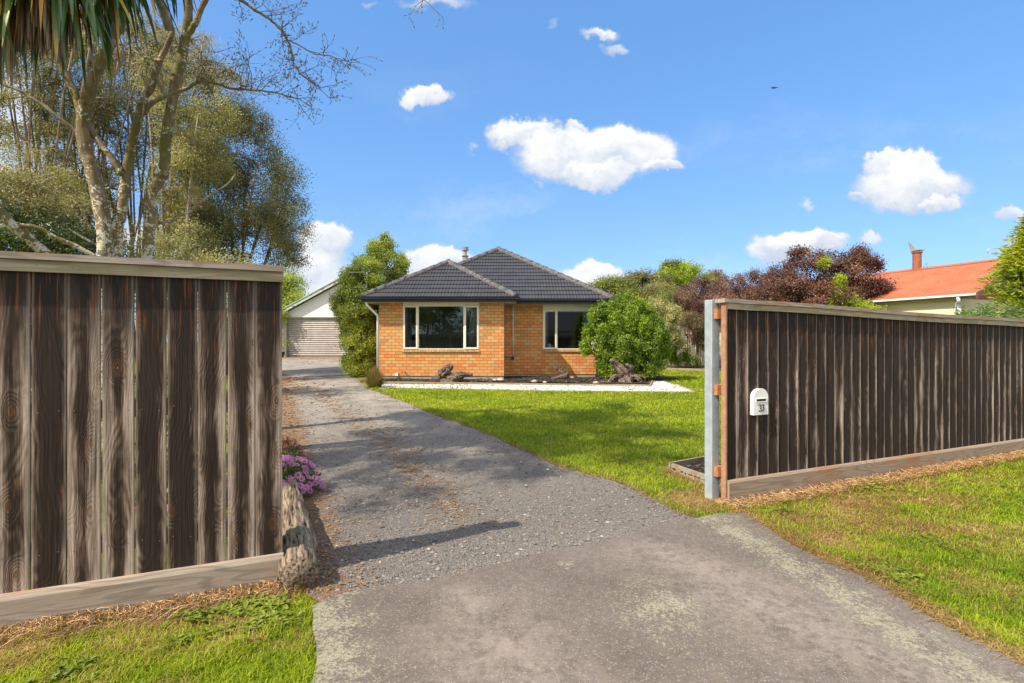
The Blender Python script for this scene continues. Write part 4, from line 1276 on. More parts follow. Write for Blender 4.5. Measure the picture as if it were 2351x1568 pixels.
# windows
mGl, t, out = newmat('window_glass')
fr_ = t.n('ShaderNodeFresnel', {'IOR': 1.52}).outputs[0]
tp_ = t.n('ShaderNodeBsdfTransparent', {'Color': (.82, .86, .84, 1)})
gs = t.n('ShaderNodeBsdfGlossy', {'Color': (1, 1, 1, 1), 'Roughness': .01})
mx = t.n('ShaderNodeMixShader', {0: t.m('MULTIPLY', fr_, 1.6, clamp=True), 1: tp_.outputs[0], 2: gs.outputs[0]})
t.t.links.new(mx.outputs[0], out.inputs[0])
def frame_rect(m, x0, x1, z0, z1, y0, y1, t_):
    m.b2(x0, x1, y0, y1, z1 - t_, z1); m.b2(x0, x1, y0, y1, z0, z0 + t_)
    m.b2(x0, x0 + t_, y0, y1, z0 + t_, z1 - t_); m.b2(x1 - t_, x1, y0, y1, z0 + t_, z1 - t_)
def window(y, o, head, cas, mids):
    m = MB()
    zh = zat(head, y)
    m.b2(o['x0'] + .001, o['x1'] - .001, y + .012, y + .10, zh, ZS - .001)
    frame_rect(m, o['x0'] + .001, o['x1'] - .001, o['z0'], zh - .0005, y + .004, y + .09, .030)
    for xm in mids:
        m.b2(xm - .02, xm + .02, y + .006, y + .088, o['z0'] + .03, zh - .0305)
    wn = m.build('window', mCr, hs, hi)
    I4 = None
    for (a, b) in cas:
        m = MB(); frame_rect(m, a + .004, b - .004, o['z0'] + .018, zh - .014, y - .016, y + .0035, .048)
        s = m.build('sash', mCr, wn)
    m = MB(); m.b2(o['x0'] + .03, o['x1'] - .03, y + .045, y + .049, o['z0'] + .03, zh - .03); m.build('pane', mGl, wn)
    return wn
a1, b1_, a2, b2_ = xat(926, W1), xat(959, W1), xat(1066, W1), xat(1099, W1)
window(W1, w1, 702, [(a1, b1_), (a2, b2_)], [b1_ + .01, a2 - .01])
c1, c2 = xat(1248, W2), xat(1278, W2)
window(W2, w2, 712, [(c1, c2)], [c2 + .01])

# soffit, fascia, gutter
GX0, GX1, GY = -4.58, .15, 16.3
MX1, MY = 3.24, 17.06
m = MB()
m.b2(GX0 + .02, GX1 - .02, GY + .03, MY + .6, ZS + .001, ZS + .012)
m.b2(GX1 - .019, MX1 - .02, MY + .03, WB + .4, ZS + .001, ZS + .012); m.b2(GX0 + .02, GX1 - .0195, MY + .601, WB + .4, ZS + .001, ZS + .012)
m.build('soffit', mSof, hs, hi)
m = MB()
m.b2(GX0, GX1, GY, GY + .025, ZS - .002, 2.74); m.b2(GX1 - .025, GX1, GY + .0255, MY - .001, ZS - .002, 2.74); m.b2(GX1 + .001, MX1, MY, MY + .025, ZS - .004, 2.738)
m.b2(GX0, GX0 + .025, GY + .0255, WB + .4, ZS - .002, 2.74); m.b2(MX1 - .025, MX1, MY + .0255, WB + .4, ZS - .003, 2.74)
m.build('fascia', mFas, hs, hi)
def gut(m, a, b, n):
    """quad gutter from a to b, n = outward unit"""
    A = Vector((a[0], a[1], 0)); B = Vector((b[0], b[1], 0)); N_ = Vector((n[0], n[1], 0))
    prof = [(0, 2.672), (.075, 2.672), (.095, 2.700), (.095, 2.725), (.108, 2.735), (.108, 2.752), (.098, 2.752), (.085, 2.730), (.01, 2.72), (0, 2.72)]
    m.prism([A + N_ * p + Vector((0, 0, q)) for p, q in prof], B - A)
m = MB()
gut(m, (GX0 - .108, GY - .001), (GX1 + .108, GY - .001), (0, -1))
gut(m, (GX1 + .001, GY + .001), (GX1 + .001, MY - .11), (1, 0))
gut(m, (GX1 + .002, MY - .001), (MX1 + .108, MY - .001), (0, -1))
gut(m, (GX0 - .001, WB), (GX0 - .001, GY + .001), (-1, 0)); gut(m, (MX1 + .001, MY), (MX1 + .001, WB), (1, 0))
m.build('gutter', mBk, hs, hi)
# roof
mTile, t, out = newmat('concrete_tile')
P = t.n('ShaderNodeTexCoord').outputs['Object']
n = t.noise(P, 3, 4, .6); n2 = t.noise(P, 60, 3, .6)
c = t.mix(t.mr(n, .3, .7), (.036, .036, .042), (.054, .054, .061))
c = t.mix(t.mr(n2, .35, .7, 0, .4), c, (.075, .073, .078))
princ(t, out, c, .5, n2, .25, .003, spec=.45)
mRidge = simple('ridge_tile', (.050, .048, .052), .6, .3, 5)
mMort = simple('roof_mortar', (.115, .108, .11), .9, .4, 12, bs=.6)
def roofface(O, u, v, poly, name='roof', mat=None, du=.017, course=.305, roll=.1015, parent=None):
    O = Vector(O); u = Vector(u).normalized(); v = Vector(v).normalized(); n = u.cross(v).normalized()
    if n.z < 0: n = -n
    us = [p[0] for p in poly]; vs_ = [p[1] for p in poly]
    u0, u1, v1 = min(us), max(us), max(vs_)
    nu = int((u1 - u0) / du) + 1
    ua = np.linspace(u0, u1, nu + 1)
    fr_ = (ua / roll) % 1.0
    arch_ = np.where(fr_ < .86, np.sin(np.pi * np.clip(fr_ / .86, 0, 1)) ** .55, 0) * .021
    rowsv, rowsh, rowsk = [], [], []
    k = 0; vv = -.03
    while vv < v1 + course:
        for (dv, hh) in ((0, -.012), (.001, .040), (.10, .033), (course - .002, .014)):
            rowsv.append(vv + dv); rowsh.append(hh); rowsk.append(k)
        vv += course; k += 1
    V = []
    for vr, hh in zip(rowsv, rowsh):
        hgt = (arch_ if hh > 0 else arch_ * 0) + hh
        for a, h1 in zip(ua, hgt): V.append(O + u * float(a) + v * vr + n * float(h1))
    m_ = len(ua); Fs = []
    for r in range(len(rowsv) - 1):
        for c_ in range(m_ - 1):
            Fs.append((r * m_ + c_, r * m_ + c_ + 1, (r + 1) * m_ + c_ + 1, (r + 1) * m_ + c_))
    bm = bmesh.new()
    bv = [bm.verts.new(p) for p in V]
    for f_ in Fs: bm.faces.new([bv[i] for i in f_])
    cen_ = (sum(us) / len(us), sum(vs_) / len(vs_))
    for i in range(len(poly)):
        a, b = poly[i], poly[(i + 1) % len(poly)]
        if abs(a[1]) < 1e-6 and abs(b[1]) < 1e-6: continue
        d = (b[0] - a[0], b[1] - a[1]); pn = (-d[1], d[0])
        if pn[0] * (cen_[0] - a[0]) + pn[1] * (cen_[1] - a[1]) > 0: pn = (-pn[0], -pn[1])
        bmesh.ops.bisect_plane(bm, geom=bm.verts[:] + bm.edges[:] + bm.faces[:], plane_co=O + u * a[0] + v * a[1], plane_no=u * pn[0] + v * pn[1], clear_outer=True)
    bmesh.ops.recalc_face_normals(bm, faces=bm.faces[:])
    me = bpy.data.meshes.new(name); bm.to_mesh(me); bm.free()
    me.materials.append(mat or mTile)
    o = bpy.data.objects.new(name, me)
    link(o, parent or hs, hi if parent is None else None)
    return o
SLP = .584; CL_ = math.sqrt(1 + SLP * SLP)
ZE = 2.742
def capline(a, b, name='ridge_cap', r0=.082, n=None):
    a = Vector(a); b = Vector(b); Ln = (b - a).length; d = (b - a).normalized()
    k = int(Ln / .40) + 1; m = MB(); st_ = Ln / k
    for i in range(k):
        p0 = a + d * (i * st_ - .03); p1 = a + d * ((i + 1) * st_)
        up = Vector((0, 0, 1))
        m.tube([p0 + up * .012, p0 + d * .04 + up * .012, p1 - up * .004], [r0 * 1.13, r0 * 1.1, r0 * .93], 10)
    m.build(name, mRidge, hs, hi)
    m = MB(); rr = random.Random(int(Ln * 1000))
    nn = int(Ln / .06)
    m.tube([a + d * (Ln * i / nn) + Vector((0, 0, -.022)) for i in range(nn + 1)], [r0 * 1.32 * rr.uniform(.88, 1.12) for i in range(nn + 1)], 8)
    m.build('ridge_mortar', mMort, hs, hi)
xm = (GX0 + GX1) / 2; hw = (GX1 - GX0) / 2
sl = hw * CL_
roofface((GX0, GY, ZE), (1, 0, 0), (0, 1, SLP), [(0, 0), (2 * hw, 0), (hw, sl)])
A, B, Pk = (GX0, GY, ZE), (GX1, GY, ZE), (xm, GY + hw, ZE + hw * SLP)
# side faces of the wing
roofface((GX0, GY, ZE), (0, 1, 0), (1, 0, SLP), [(0, 0), (5.2, 0), (5.2, sl), (hw, sl)], du=.034)
roofface((GX1, GY, ZE), (0, 1, 0), (-1, 0, SLP), [(0, 0), (5.0, 0), (5.0, sl), (hw, sl)], du=.034)
mx0 = -4.30; mm = (mx0 + MX1) / 2; mh = (MX1 - mx0) / 2; ml = mh * CL_
roofface((mx0, MY, ZE), (1, 0, 0), (0, 1, SLP), [(0, 0), (2 * mh, 0), (mh, ml)])
DB = WB + .4 - MY
roofface((MX1, MY, ZE), (0, 1, 0), (-1, 0, SLP), [(0, 0), (DB, 0), (DB - mh, ml), (mh, ml)], du=.034)
roofface((mx0, MY, ZE), (0, 1, 0), (1, 0, SLP), [(0, 0), (DB, 0), (DB - mh, ml), (mh, ml)], du=.034)
roofface((mx0, MY + DB, ZE), (1, 0, 0), (0, -1, SLP), [(0, 0), (2 * mh, 0), (mh, ml)], du=.05)
up = .052
pk2 = (mm, MY + mh, ZE + mh * SLP)
capline((A[0] + .03, A[1] + .03, A[2] + up), (Pk[0], Pk[1], Pk[2] + up)); capline((B[0] - .03, B[1] + .03, B[2] + up), (Pk[0], Pk[1], Pk[2] + up))
capline((MX1 - .03, MY + .03, ZE + up), (pk2[0], pk2[1], pk2[2] + up)); capline((mx0 + .2, MY + .2, ZE + .2 * SLP + up), (pk2[0], pk2[1], pk2[2] + up))
capline((pk2[0], pk2[1], pk2[2] + up), (mm, MY + DB - mh, pk2[2] + up)); capline((Pk[0], Pk[1], Pk[2] + up), (xm, Pk[1] + 1.2, Pk[2] + up))
# flue
mStl = simple('flue_steel', (.34, .32, .30), .45, .3, 9, .55)
fx, fy = -2.12, 24.3
m = MB()
zt = zat(568.5, fy)
m.lathe((fx, fy, 0), [(.125, 4.2), (.125, zt - .42), (.165, zt - .42), (.17, zt - .39), (.13, zt - .37), (.078, zt - .36), (.078, zt - .17), (.145, zt - .15), (.15, zt), (.12, zt + .006)], 20)
m.build('flue', mStl, hs, hi)
# tv aerial at the left
mAl = simple('aerial_metal', (.45, .45, .45), .4, .1, 5, .6)
ay = 17.6; m = MB()
m.tube([at(841.5, 690, ay), at(842.5, 625, ay)], .016, 6)
m.tube([at(803, 627, ay - .2), at(846, 626, ay + .1)], .012, 5)
for i in range(9):
    p = at(806 + i * 4.6, 627, ay - .2 + i * .03); l = .16 + .012 * i
    m.tube([p - Vector((l * .3, l, 0)), p + Vector((l * .3, l, 0))], .006, 4)
m.build('antenna', mAl, hs, hi)
m = MB(); m.tube([at(1002, 640, 18.9), at(1002, 628, 18.9)], .008, 5); m.build('antenna', mAl, hs, hi)
# downpipes
mPVC = simple('white_pipe', (.76, .75, .73), .4, .05)
m = MB()
m.tube([(GX0 + .12, GY + .05, 2.66), (GX0 + .14, GY + .06, 2.52), (XL - .045, W1 - .02, 2.22), (XL - .04, W1 + .01, 2.1), (XL - .04, W1 + .01, g(W1))], .036, 10)
m.build('downpipe', mPVC, hs, hi)
m = MB()
px_ = xat(1177.8, W2)
m.tube([(px_, W2 - .03, ZS), (px_, W2 - .03, zat(818, W2))], .020, 8)
for zz in (725, 782): m.b2(px_ - .05, px_ + .05, W2 - .02, W2 - .002, zat(zz, W2), zat(zz, W2) + .03)
m.build('conduit', mPVC, hs, hi)
m = MB(); m.tube([(XC, W2 - .05, zat(817.5, W2)), (px_ - .05, W2 - .05, zat(818.5, W2)), (px_, W2 - .05, zat(822, W2))], .022, 8); m.build('waste_pipe', simple('grey_pipe', (.5, .49, .47), .5), hs, hi)
m = MB(); m.b2(px_ - .055, px_ + .03, W2 - .11, W2 - .001, zat(826, W2), zat(819, W2)); m.build('pipe_trap', mDk, hs, hi)
mVent, t, out = newmat('vent_grille')
P = t.n('ShaderNodeTexCoord').outputs['Object']
x, y, z = t.sep(P)
gr = t.m('MAXIMUM', t.mr(t.m('FRACT', t.m('MULTIPLY', x, 26.0)), .35, .25), t.mr(t.m('FRACT', t.m('MULTIPLY', z, 30.0)), .35, .25))
princ(t, out, t.mix(gr, (.02, .018, .015), (.33, .30, .26)), .8, gr, .5, .005)
for (xa, xb, yy) in ((990, 1010, W1), (1241, 1263, W2)):
    m = MB(); m.b2(xat(xa, yy), xat(xb, yy), yy + .005, yy + .0195, ZB - .13, ZB - .015); m.build('vent', mVent, hs, hi)
m = MB(); m.b2(xat(908, W1), xat(914.5, W1), W1 - .05, W1 - .001, ZB + .01, ZB + .095); m.build('socket_box', mWh, hs, hi)
m = MB(); m.tube([(xat(930, W1), W1, ZB + .13), (xat(930, W1), W1 - .09, ZB + .13), (xat(932, W1), W1 - .09, ZB + .09)], .012, 6); m.tube([(xat(930, W1) - .03, W1 - .07, ZB + .15), (xat(930, W1) + .03, W1 - .07, ZB + .15)], .008, 5); m.build('garden_tap', simple('brass', (.25, .18, .09), .4, .2, 10, .7), hs, hi)
# interior shell
mIn = simple('interior_wall', (.30, .30, .29), .8, .04, 2)
mFl = simple('interior_floor', (.10, .075, .055), .6, .2, 3)
m = MB()
def room(m, x0, x1, y0, y1):
    m.b2(x0, x1, y1, y1 + .05, ZB, ZS - .02)
    m.b2(x0 - .05, x0, y0, y1, ZB, ZS - .02); m.b2(x1, x1 + .05, y0, y1, ZB, ZS - .02)
room(m, XL + .2, XC - .2, W1 + .3, W1 + 4); room(m, XC + .1, XR - .35, W2 + .3, W2 + 3.5)
m.build('interior_wall', mIn, hs, hi)
m = MB(); m.b2(XL + .15, XC - .14, W1 + .2, W1 + 4, ZB + .1, ZB + .12); m.b2(XC + .05, XR - .3, W2 + .2, W2 + 3.5, ZB + .1, ZB + .12); m.build('floor', mFl, hs, hi)
m = MB(); m.b2(XL + .15, XC - .15, W1 + .13, W1 + 4, ZS - .02, ZS - .003); m.b2(XC + .05, XR - .3, W2 + .13, W2 + 3.5, ZS - .02, ZS - .003); m.build('ceiling', mIn, hs, hi)
# furnishings seen through the panes
def curtain(px0, px1, Y, lab, top=2.42, bot=1.2, lean=0.0, c=(.16, .17, .22)):
    x0, x1 = xat(px0, Y), xat(px1, Y)
    V = []; n = 28
    for j in range(7):
        q = j / 6; zz = top + (bot - top) * q
        for i in range(n + 1):
            s_ = i / n
            V.append((x0 + (x1 - x0) * s_ + lean * q * (1 - s_ * .5), Y + .022 * math.sin(s_ * 26 + q * .7), zz))
    m = MB(); m.add(V, [(j * (n + 1) + i, j * (n + 1) + i + 1, (j + 1) * (n + 1) + i + 1, (j + 1) * (n + 1) + i) for j in range(6) for i in range(n)], True)
    o = m.build('curtain', simple('curtain_fabric', c, .9, .15, 4), None)
    o.modifiers.new('s', 'SOLIDIFY').thickness = .004
    tag(o, lab, 'curtain', 'curtains behind the windows')
curtain(929, 937, W1 + .22, 'blue grey curtain at the far left of the left window', c=(.20, .22, .32))
curtain(1082, 1097, W1 + .22, 'slate curtain drawn to the right side of the left window', lean=-.12, c=(.30, .30, .38))
curtain(1250, 1258, W2 + .22, 'pale blue curtain in the narrow sash of the right window', c=(.45, .48, .55))
curtain(1338, 1358, W2 + .22, 'pleated grey curtain behind the bush in the right window', c=(.45, .46, .50))
cb = root('cupboard', 'tall pale built in cupboard doors seen through the left window', 'cupboard', (xat(1015, 19), 19.6, ZB + .12))
m = MB(); m.b2(-.95, .95, 0, .5, 0, 2.1); m.build('carcass', mIn, cb)
for sx in (-.94, .005):
    m = MB(); m.b2(sx, sx + .93, -.022, -.001, .03, 2.05); m.build('door', simple('cupboard_door', (.34, .34, .33), .5, .03), cb)
for sx in (-.09, .07):
    m = MB(); m.b2(sx, sx + .02, -.045, -.023, 1.05, 1.22); m.build('handle', mDk, cb)
sb = root('sideboard', 'white sideboard behind the left sash of the left window', 'sideboard', (xat(942, 18), 18.3, ZB + .12))
m = MB(); m.b2(-.25, .3, 0, .4, 0, 1.0); m.build('body', simple('white_furniture', (.42, .43, .43), .5, .03), sb)
m = MB(); m.b2(-.02, 0, -.02, -.001, .5, .7); m.build('handle', mDk, sb)
ch = root('dining_chair', 'dark timber chair back seen in the left window', 'chair', (xat(970, 17.1), 17.1, ZB + .12))
mCh_ = simple('dark_timber', (.10, .035, .02), .4, .2)
m = MB(); V_ = [(-.035, 0, .55), (.035, 0, .55), (.055, .02, 1.02), (.03, .02, 1.08), (.0, .02, 1.09), (-.03, .02, 1.0)]; m.prism(V_, (0, .03, 0)); m.build('backrest', mCh_, ch)
m = MB(); m.b2(-.2, .2, .04, .45, .44, .48); m.build('seat', mCh_, ch)
for a_, b_ in ((-.18, .06), (.18, .06), (-.18, .42), (.18, .42)):
    m = MB(); m.b2(a_ - .018, a_ + .018, b_ - .018, b_ + .018, 0, .44); m.build('leg', mCh_, ch)
fp = root('house_plant', 'dark leafy pot plant on the sideboard in the left window', 'plant', (xat(948, 18.2), 18.3, ZB + 1.12))
zc = w2['z0'] + .03
m = MB(); m.b2(-.08, .08, -.06, .06, 0, .26); o = m.build('storage_box', simple('white_box', (.62, .64, .62), .6, .03), None, None, (xat(1330, W2 + .3) + .25 - .17, W2 + .32, zc)); tag(o, 'white box on the window ledge of the right window', 'box')
o.scale = (1.55, 1, 1)
m = MB(); m.prism([(-.38, -.1, 0), (.40, -.1, 0), (.42, .1, .0), (-.34, .1, .0)], (0, 0, .045)); m.prism([(-.3, -.08, .0455), (.3, -.08, .0455), (.25, .1, .0455), (-.22, .1, .0455)], (0, 0, .03))
o = m.build('folded_cloth', simple('pink_cloth', (.30, .06, .15), .9, .3, 14), None, None, (xat(1325, W2 + .2), W2 + .24, zc)); tag(o, 'folded magenta cloth along the right window ledge', 'cloth')
kt = MB(); kt.lathe((0, 0, 0), [(.07, 0), (.085, .03), (.08, .10), (.05, .15), (.02, .165), (.012, .19)], 18); kt.tube([(.07, 0, .12), (.11, 0, .14), (.11, 0, .05), (.078, 0, .03)], .009, 6)
o = kt.build('kettle', simple('white_kettle', (.7, .69, .66), .3, .03), None, None, (xat(1262, W2 + .2), W2 + .2, zc)); tag(o, 'small white kettle on the ledge behind the narrow sash', 'kettle')
m = MB(); m.b2(w2['x0'] + .02, w2['x1'] - .02, W2 + .115, W2 + .45, zc - .035, zc - .001); m.build('window_ledge', simple('ledge_timber', (.30, .09, .035), .4, .15, 5), hs, hi)

# ================================================================== GARAGE
GYf = 31.3
ga = root('garage', 'white gabled block garage at the end of the drive', 'garage', (xat(770, GYf), GYf, g(GYf)))
gi = inv(ga)
zg0 = zat(820.5, GYf); zdt = zat(729.5, GYf)
gx0 = xat(640, GYf); gxd = xat(657.5, GYf); gxm = xat(795, GYf); gx1 = 2 * gxm - gx0
mBlo, t, out = newmat('painted_block')
P = t.n('ShaderNodeTexCoord').outputs['Object']
x, y, z = t.sep(P)
bk = t.n('ShaderNodeTexBrick', {'Vector': t.xyz(t.m('ADD', x, y), z, 0), 'Scale': 1.0, 'Color1': (.52, .48, .42, 1), 'Color2': (.60, .56, .50, 1), 'Mortar': (.38, .35, .30, 1), 'Mortar Size': .008, 'Brick Width': .40, 'Row Height': .20})
princ(t, out, bk.outputs['Color'], .85, bk.outputs['Fac'], -.4, .01)
m = MB(); m.b2(gx0, gxd, GYf, GYf + .2, zg0 - .3, zdt); m.b2(gx0, gx0 + .2, GYf + .2005, GYf + 8, zg0 - .3, zdt); m.b2(gx1 - .2, gx1, GYf, GYf + 8, zg0 - .3, zdt)
m.b2(gxd + 5.2, gx1 - .2005, GYf, GYf + .2, zg0 - .3, zdt)
m.build('wall', mBlo, ga, gi)
mCor, t, out = newmat('roller_door')
P = t.n('ShaderNodeTexCoord').outputs['Object']
n = t.noise(P, 3, 4, .6)
n2 = t.noise(P, 14, 3, .6)
princ(t, out, t.mix(t.mr(n2, .55, .75, 0, .3), t.mix(t.mr(n, .3, .7), (.33, .30, .275), (.41, .375, .345)), (.25, .2, .16)), .45, n, .1, .01, metal=.15)
m = MB(); V = []; k = 18 * 8
for i in range(k + 1):
    q = i / k; zz = zg0 + .05 + (zdt - zg0 - .05) * q; dy = .030 * abs(math.sin(q * 18 * math.pi)) ** .6
    V += [(gxd + .06, GYf + .13 - dy, zz), (gxd + 5.2, GYf + .13 - dy, zz)]
m.add(V, [(2 * i, 2 * i + 1, 2 * i + 3, 2 * i + 2) for i in range(k)])
dr_ = m.build('roller_door', mCor, ga, gi)
m = MB(); m.tube([(xat(753, GYf), GYf + .06, zat(792, GYf)), (xat(753, GYf), GYf + .02, zat(792, GYf)), (xat(755, GYf), GYf + .02, zat(794, GYf))], .02, 6); m.build('handle', mDk, dr_)
m = MB(); m.b2(gxd, gxd + .06, GYf + .02, GYf + .15, zg0, zdt); m.b2(gxd + .061, gxd + 5.2, GYf + .05, GYf + .12, zg0 - .05, zg0 + .05); m.build('door_frame', simple('door_rail', (.20, .18, .16), .7), ga, gi)
mLin, t, out = newmat('gable_lining')
P = t.n('ShaderNodeTexCoord').outputs['Object']
x, y, z = t.sep(P)
fr_ = t.mr(t.m('FRACT', t.m('MULTIPLY', x, 9.0)), .12, .05)
princ(t, out, t.mix(fr_, (.80, .79, .80), (.60, .59, .60)), .6, fr_, -.5, .01)
sg = .546
pk_z = zdt + .12 + (gxm - gx0) * sg
m = MB(); m.prism([(gx0, GYf - .02, zdt + .001), (gx1, GYf - .02, zdt + .001), (gx1, GYf - .02, zdt + .02), (gxm, GYf - .02, pk_z - .13), (gx0, GYf - .02, zdt + .02)], (0, .12, 0)); m.build('gable', mLin, ga, gi)
mBar, t, out = newmat('peeling_barge')
P = t.n('ShaderNodeTexCoord').outputs['Object']
n = t.noise(P, 5.5, 4, .7)
princ(t, out, t.mix(t.mr(n, .52, .56), (.50, .56, .50), (.20, .14, .12)), .8, n, .4, .01)
m = MB()
for sgn in (1, -1):
    xa = gx0 - .12 if sgn == 1 else gx1 + .12
    za = zdt - .02
    m.prism([(xa, GYf - .32, za), (gxm, GYf - .32, za + abs(gxm - xa) * sg), (gxm, GYf - .32, za + abs(gxm - xa) * sg + .19), (xa, GYf - .32, za + .19)], (0, .035, 0))
m.build('barge_board', mBar, ga, gi)
m = MB()
for sgn in (1, -1):
    xa = gx0 - .16 if sgn == 1 else gx1 + .16
    za = zdt + .165
    m.prism([(xa, GYf - .36, za), (gxm, GYf - .36, za + abs(gxm - xa) * sg), (gxm, GYf - .36, za + abs(gxm - xa) * sg + .03), (xa, GYf - .36, za + .03)], (0, 8.6, 0))
m.build('roof', simple('pale_green_iron', (.55, .62, .58), .5, .08, 3), ga, gi)
pp = root('potted_plant', 'small plant in a black pot beside the garage wall', 'plant', (xat(647, GYf - .5), GYf - .5, g(GYf - .5)))
m = MB(); m.lathe((0, 0, 0), [(.10, 0), (.16, .30), (.17, .32), (.14, .32), (.12, .28)], 16); m.build('pot', mDk, pp)

# ================================================================== NEIGHBOUR HOUSE
nb = root('neighbour_house', 'cream weatherboard house with rust red corrugated roof beyond the fence', 'house', (12.1, 14, g(14)), math.atan2(2.3, -.9) - math.pi / 2)
# local: y runs along the lot away from the street, x to the left (west)
mRed2, t, out = newmat('red_corrugated_iron')
P = t.n('ShaderNodeTexCoord').outputs['Object']
x, y, z = t.sep(P)
n = t.noise(P, 1.2, 4, .6); n2 = t.noise(t.xyz(t.m('MULTIPLY', x, .6), y, z), 9.0, 4, .7)
c = t.mix(t.mr(n, .3, .7), (.34, .098, .045), (.43, .135, .064))
c = t.mix(t.mr(n2, .5, .7, 0, .35), c, (.56, .22, .12))
c = t.mix(t.mr(t.noise(P, 16, 3, .6), .70, .73, 0, .8), c, (.68, .55, .48))
princ(t, out, c, .6, n, .1, .01, spec=.3)
ez = zat(688, 14); rw = 3.21; rz_ = ez + rw * .38; NL = 15.0
m = MB(); V = []; k = int(NL / .076 * 6)
for side in (1, -1):
    V = []
    for i in range(k + 1):
        yy = NL * i / k; dz = .009 * math.sin(2 * math.pi * yy / .076)
        xe = 0.0 if side == 1 else 2 * rw
        V += [(xe, yy, ez + dz), (rw, yy, rz_ + dz)]
    m.add(V, [(2 * i, 2 * i + 1, 2 * i + 3, 2 * i + 2) for i in range(k)])
nr = m.build('roof', mRed2, nb)
m = MB(); m.prism([(rw - .16, -.03, rz_ - .045), (rw, -.03, rz_ + .035), (rw + .16, -.03, rz_ - .045), (rw, -.03, rz_ + .012)], (0, NL + .06, 0)); m.build('ridge_cap', mRed2, nb)
mCrm, t, out = newmat('cream_weatherboard')
P = t.n('ShaderNodeTexCoord').outputs['Object']
x, y, z = t.sep(P)
fr_ = t.mr(t.m('FRACT', t.m('MULTIPLY', z, 5.4)), .08, .0)
princ(t, out, t.mix(fr_, (.72, .62, .44), (.40, .34, .24)), .6, fr_, -.5, .01)
m = MB(); m.b2(.16, .26, .5, NL - .5, g(14), ez - .08); m.b2(.261, 2 * rw - .451, .5, .6, g(14), ez - .08); m.b2(2 * rw - .45, 2 * rw - .35, .5, NL - .5, g(14), ez - .08); m.build('wall', mCrm, nb)
m = MB(); m.prism([(.27, .48, ez - .079), (2 * rw - .36, .48, ez - .079), (rw, .48, rz_ - .10)], (0, .1, 0)); m.build('gable', mRed2, nb)
m = MB(); m.prism([(-.12, -.02, ez - .05), (0, -.02, ez - .05), (0, -.02, ez + .01), (-.02, -.02, ez - .02), (-.10, -.02, ez - .02), (-.10, -.02, ez + .0), (-.12, -.02, ez)], (0, NL, 0)); m.build('gutter', mWh, nb)
m = MB(); m.b2(.002, .155, .05, NL, ez - .12, ez - .09); m.b2(.001, .03, .03, NL, ez - .085, ez - .012); m.build('soffit', simple('tan_soffit', (.36, .28, .19), .7), nb)
m = MB(); m.prism([(0, -.06, ez - .13), (0, -.06, ez + .03), (rw, -.06, rz_ + .03), (rw, -.06, rz_ - .13)], (0, .03, 0)); m.prism([(2 * rw, -.06, ez - .13), (2 * rw, -.06, ez + .03), (rw + .001, -.06, rz_ + .03), (rw + .001, -.06, rz_ - .13)], (0, .03, 0)); m.build('barge_board', simple('brown_barge', (.16, .07, .045), .6), nb)
m = MB(); m.tube([(-.06, .35, ez - .06), (-.02, .35, ez - .2), (.08, .45, ez - .22), (.09, .45, g(14))], .045, 10); m.tube([(.10, .42, ez - .10), (.10, .42, g(14))], .06, 8); m.build('downpipe', mWh, nb)
# flue position: px 2106 on the ridge line
def on_ridge(px):
    # solve s along the ridge so that it projects to px
    a = math.atan2(2.3, -.9) - math.pi / 2
    for i in range(2000):
        s_ = i * .01
        wx = 12.1 + rw * math.cos(a) - s_ * math.sin(a); wy = 14 + rw * math.sin(a) + s_ * math.cos(a)
        if CX + F * wx / wy <= px: return s_, wy
    return 5, 18
s1, wy1 = on_ridge(2106)
m = MB(); zt = zat(592, wy1)
m.lathe((rw, s1, 0), [(.130, rz_ - .2), (.130, zt), (.165, zt), (.165, zt + .03), (.10, zt + .04)], 20)
nfl = m.build('flue', simple('rusty_flue', (.28, .10, .05), .6, .3, 6), nb)
m = MB(); m.prism([(rw - .20, s1 + .1, zt + .05), (rw + .02, s1 + .12, zt + .05), (rw + .24, s1 - .1, zt + .09), (rw + .05, s1 - .05, zt + .10)], (0, .0, .02)); m.prism([(rw - .14, s1 + .12, zt + .08), (rw - .16, s1 + .18, zt + .42), (rw + .02, s1 + .08, zt + .2), (rw + .08, s1 + .0, zt + .09)], (.02, .02, 0)); m.build('cowl', mStl, nfl)
# aerial on the neighbour roof
s2, wy2 = on_ridge(2300)
m = MB()
def wl(px, py, Y):
    p = at(px, py, Y); return nb_inv @ p
nb_inv = inv(nb)
for a_, b_ in (((2300, 568), (2300, 640)), ((2268, 572), (2300, 571)), ((2268, 572), (2268, 583)), ((2268, 583), (2302, 584)), ((2290, 565), (2314, 569)), ((2292, 578), (2312, 576))):
    m.tube([wl(a_[0], a_[1], wy2), wl(b_[0], b_[1], wy2)], .010, 5)
for i in range(5):
    m.tube([wl(2296, 569 + i * 4, wy2 - .2), wl(2308, 570 + i * 4, wy2 + .2)], .006, 4)
m.build('antenna', mAl, nb)

# ================================================================== VEGETATION
def unit(a):
    return a / np.maximum(np.linalg.norm(a, axis=-1, keepdims=True), 1e-9)

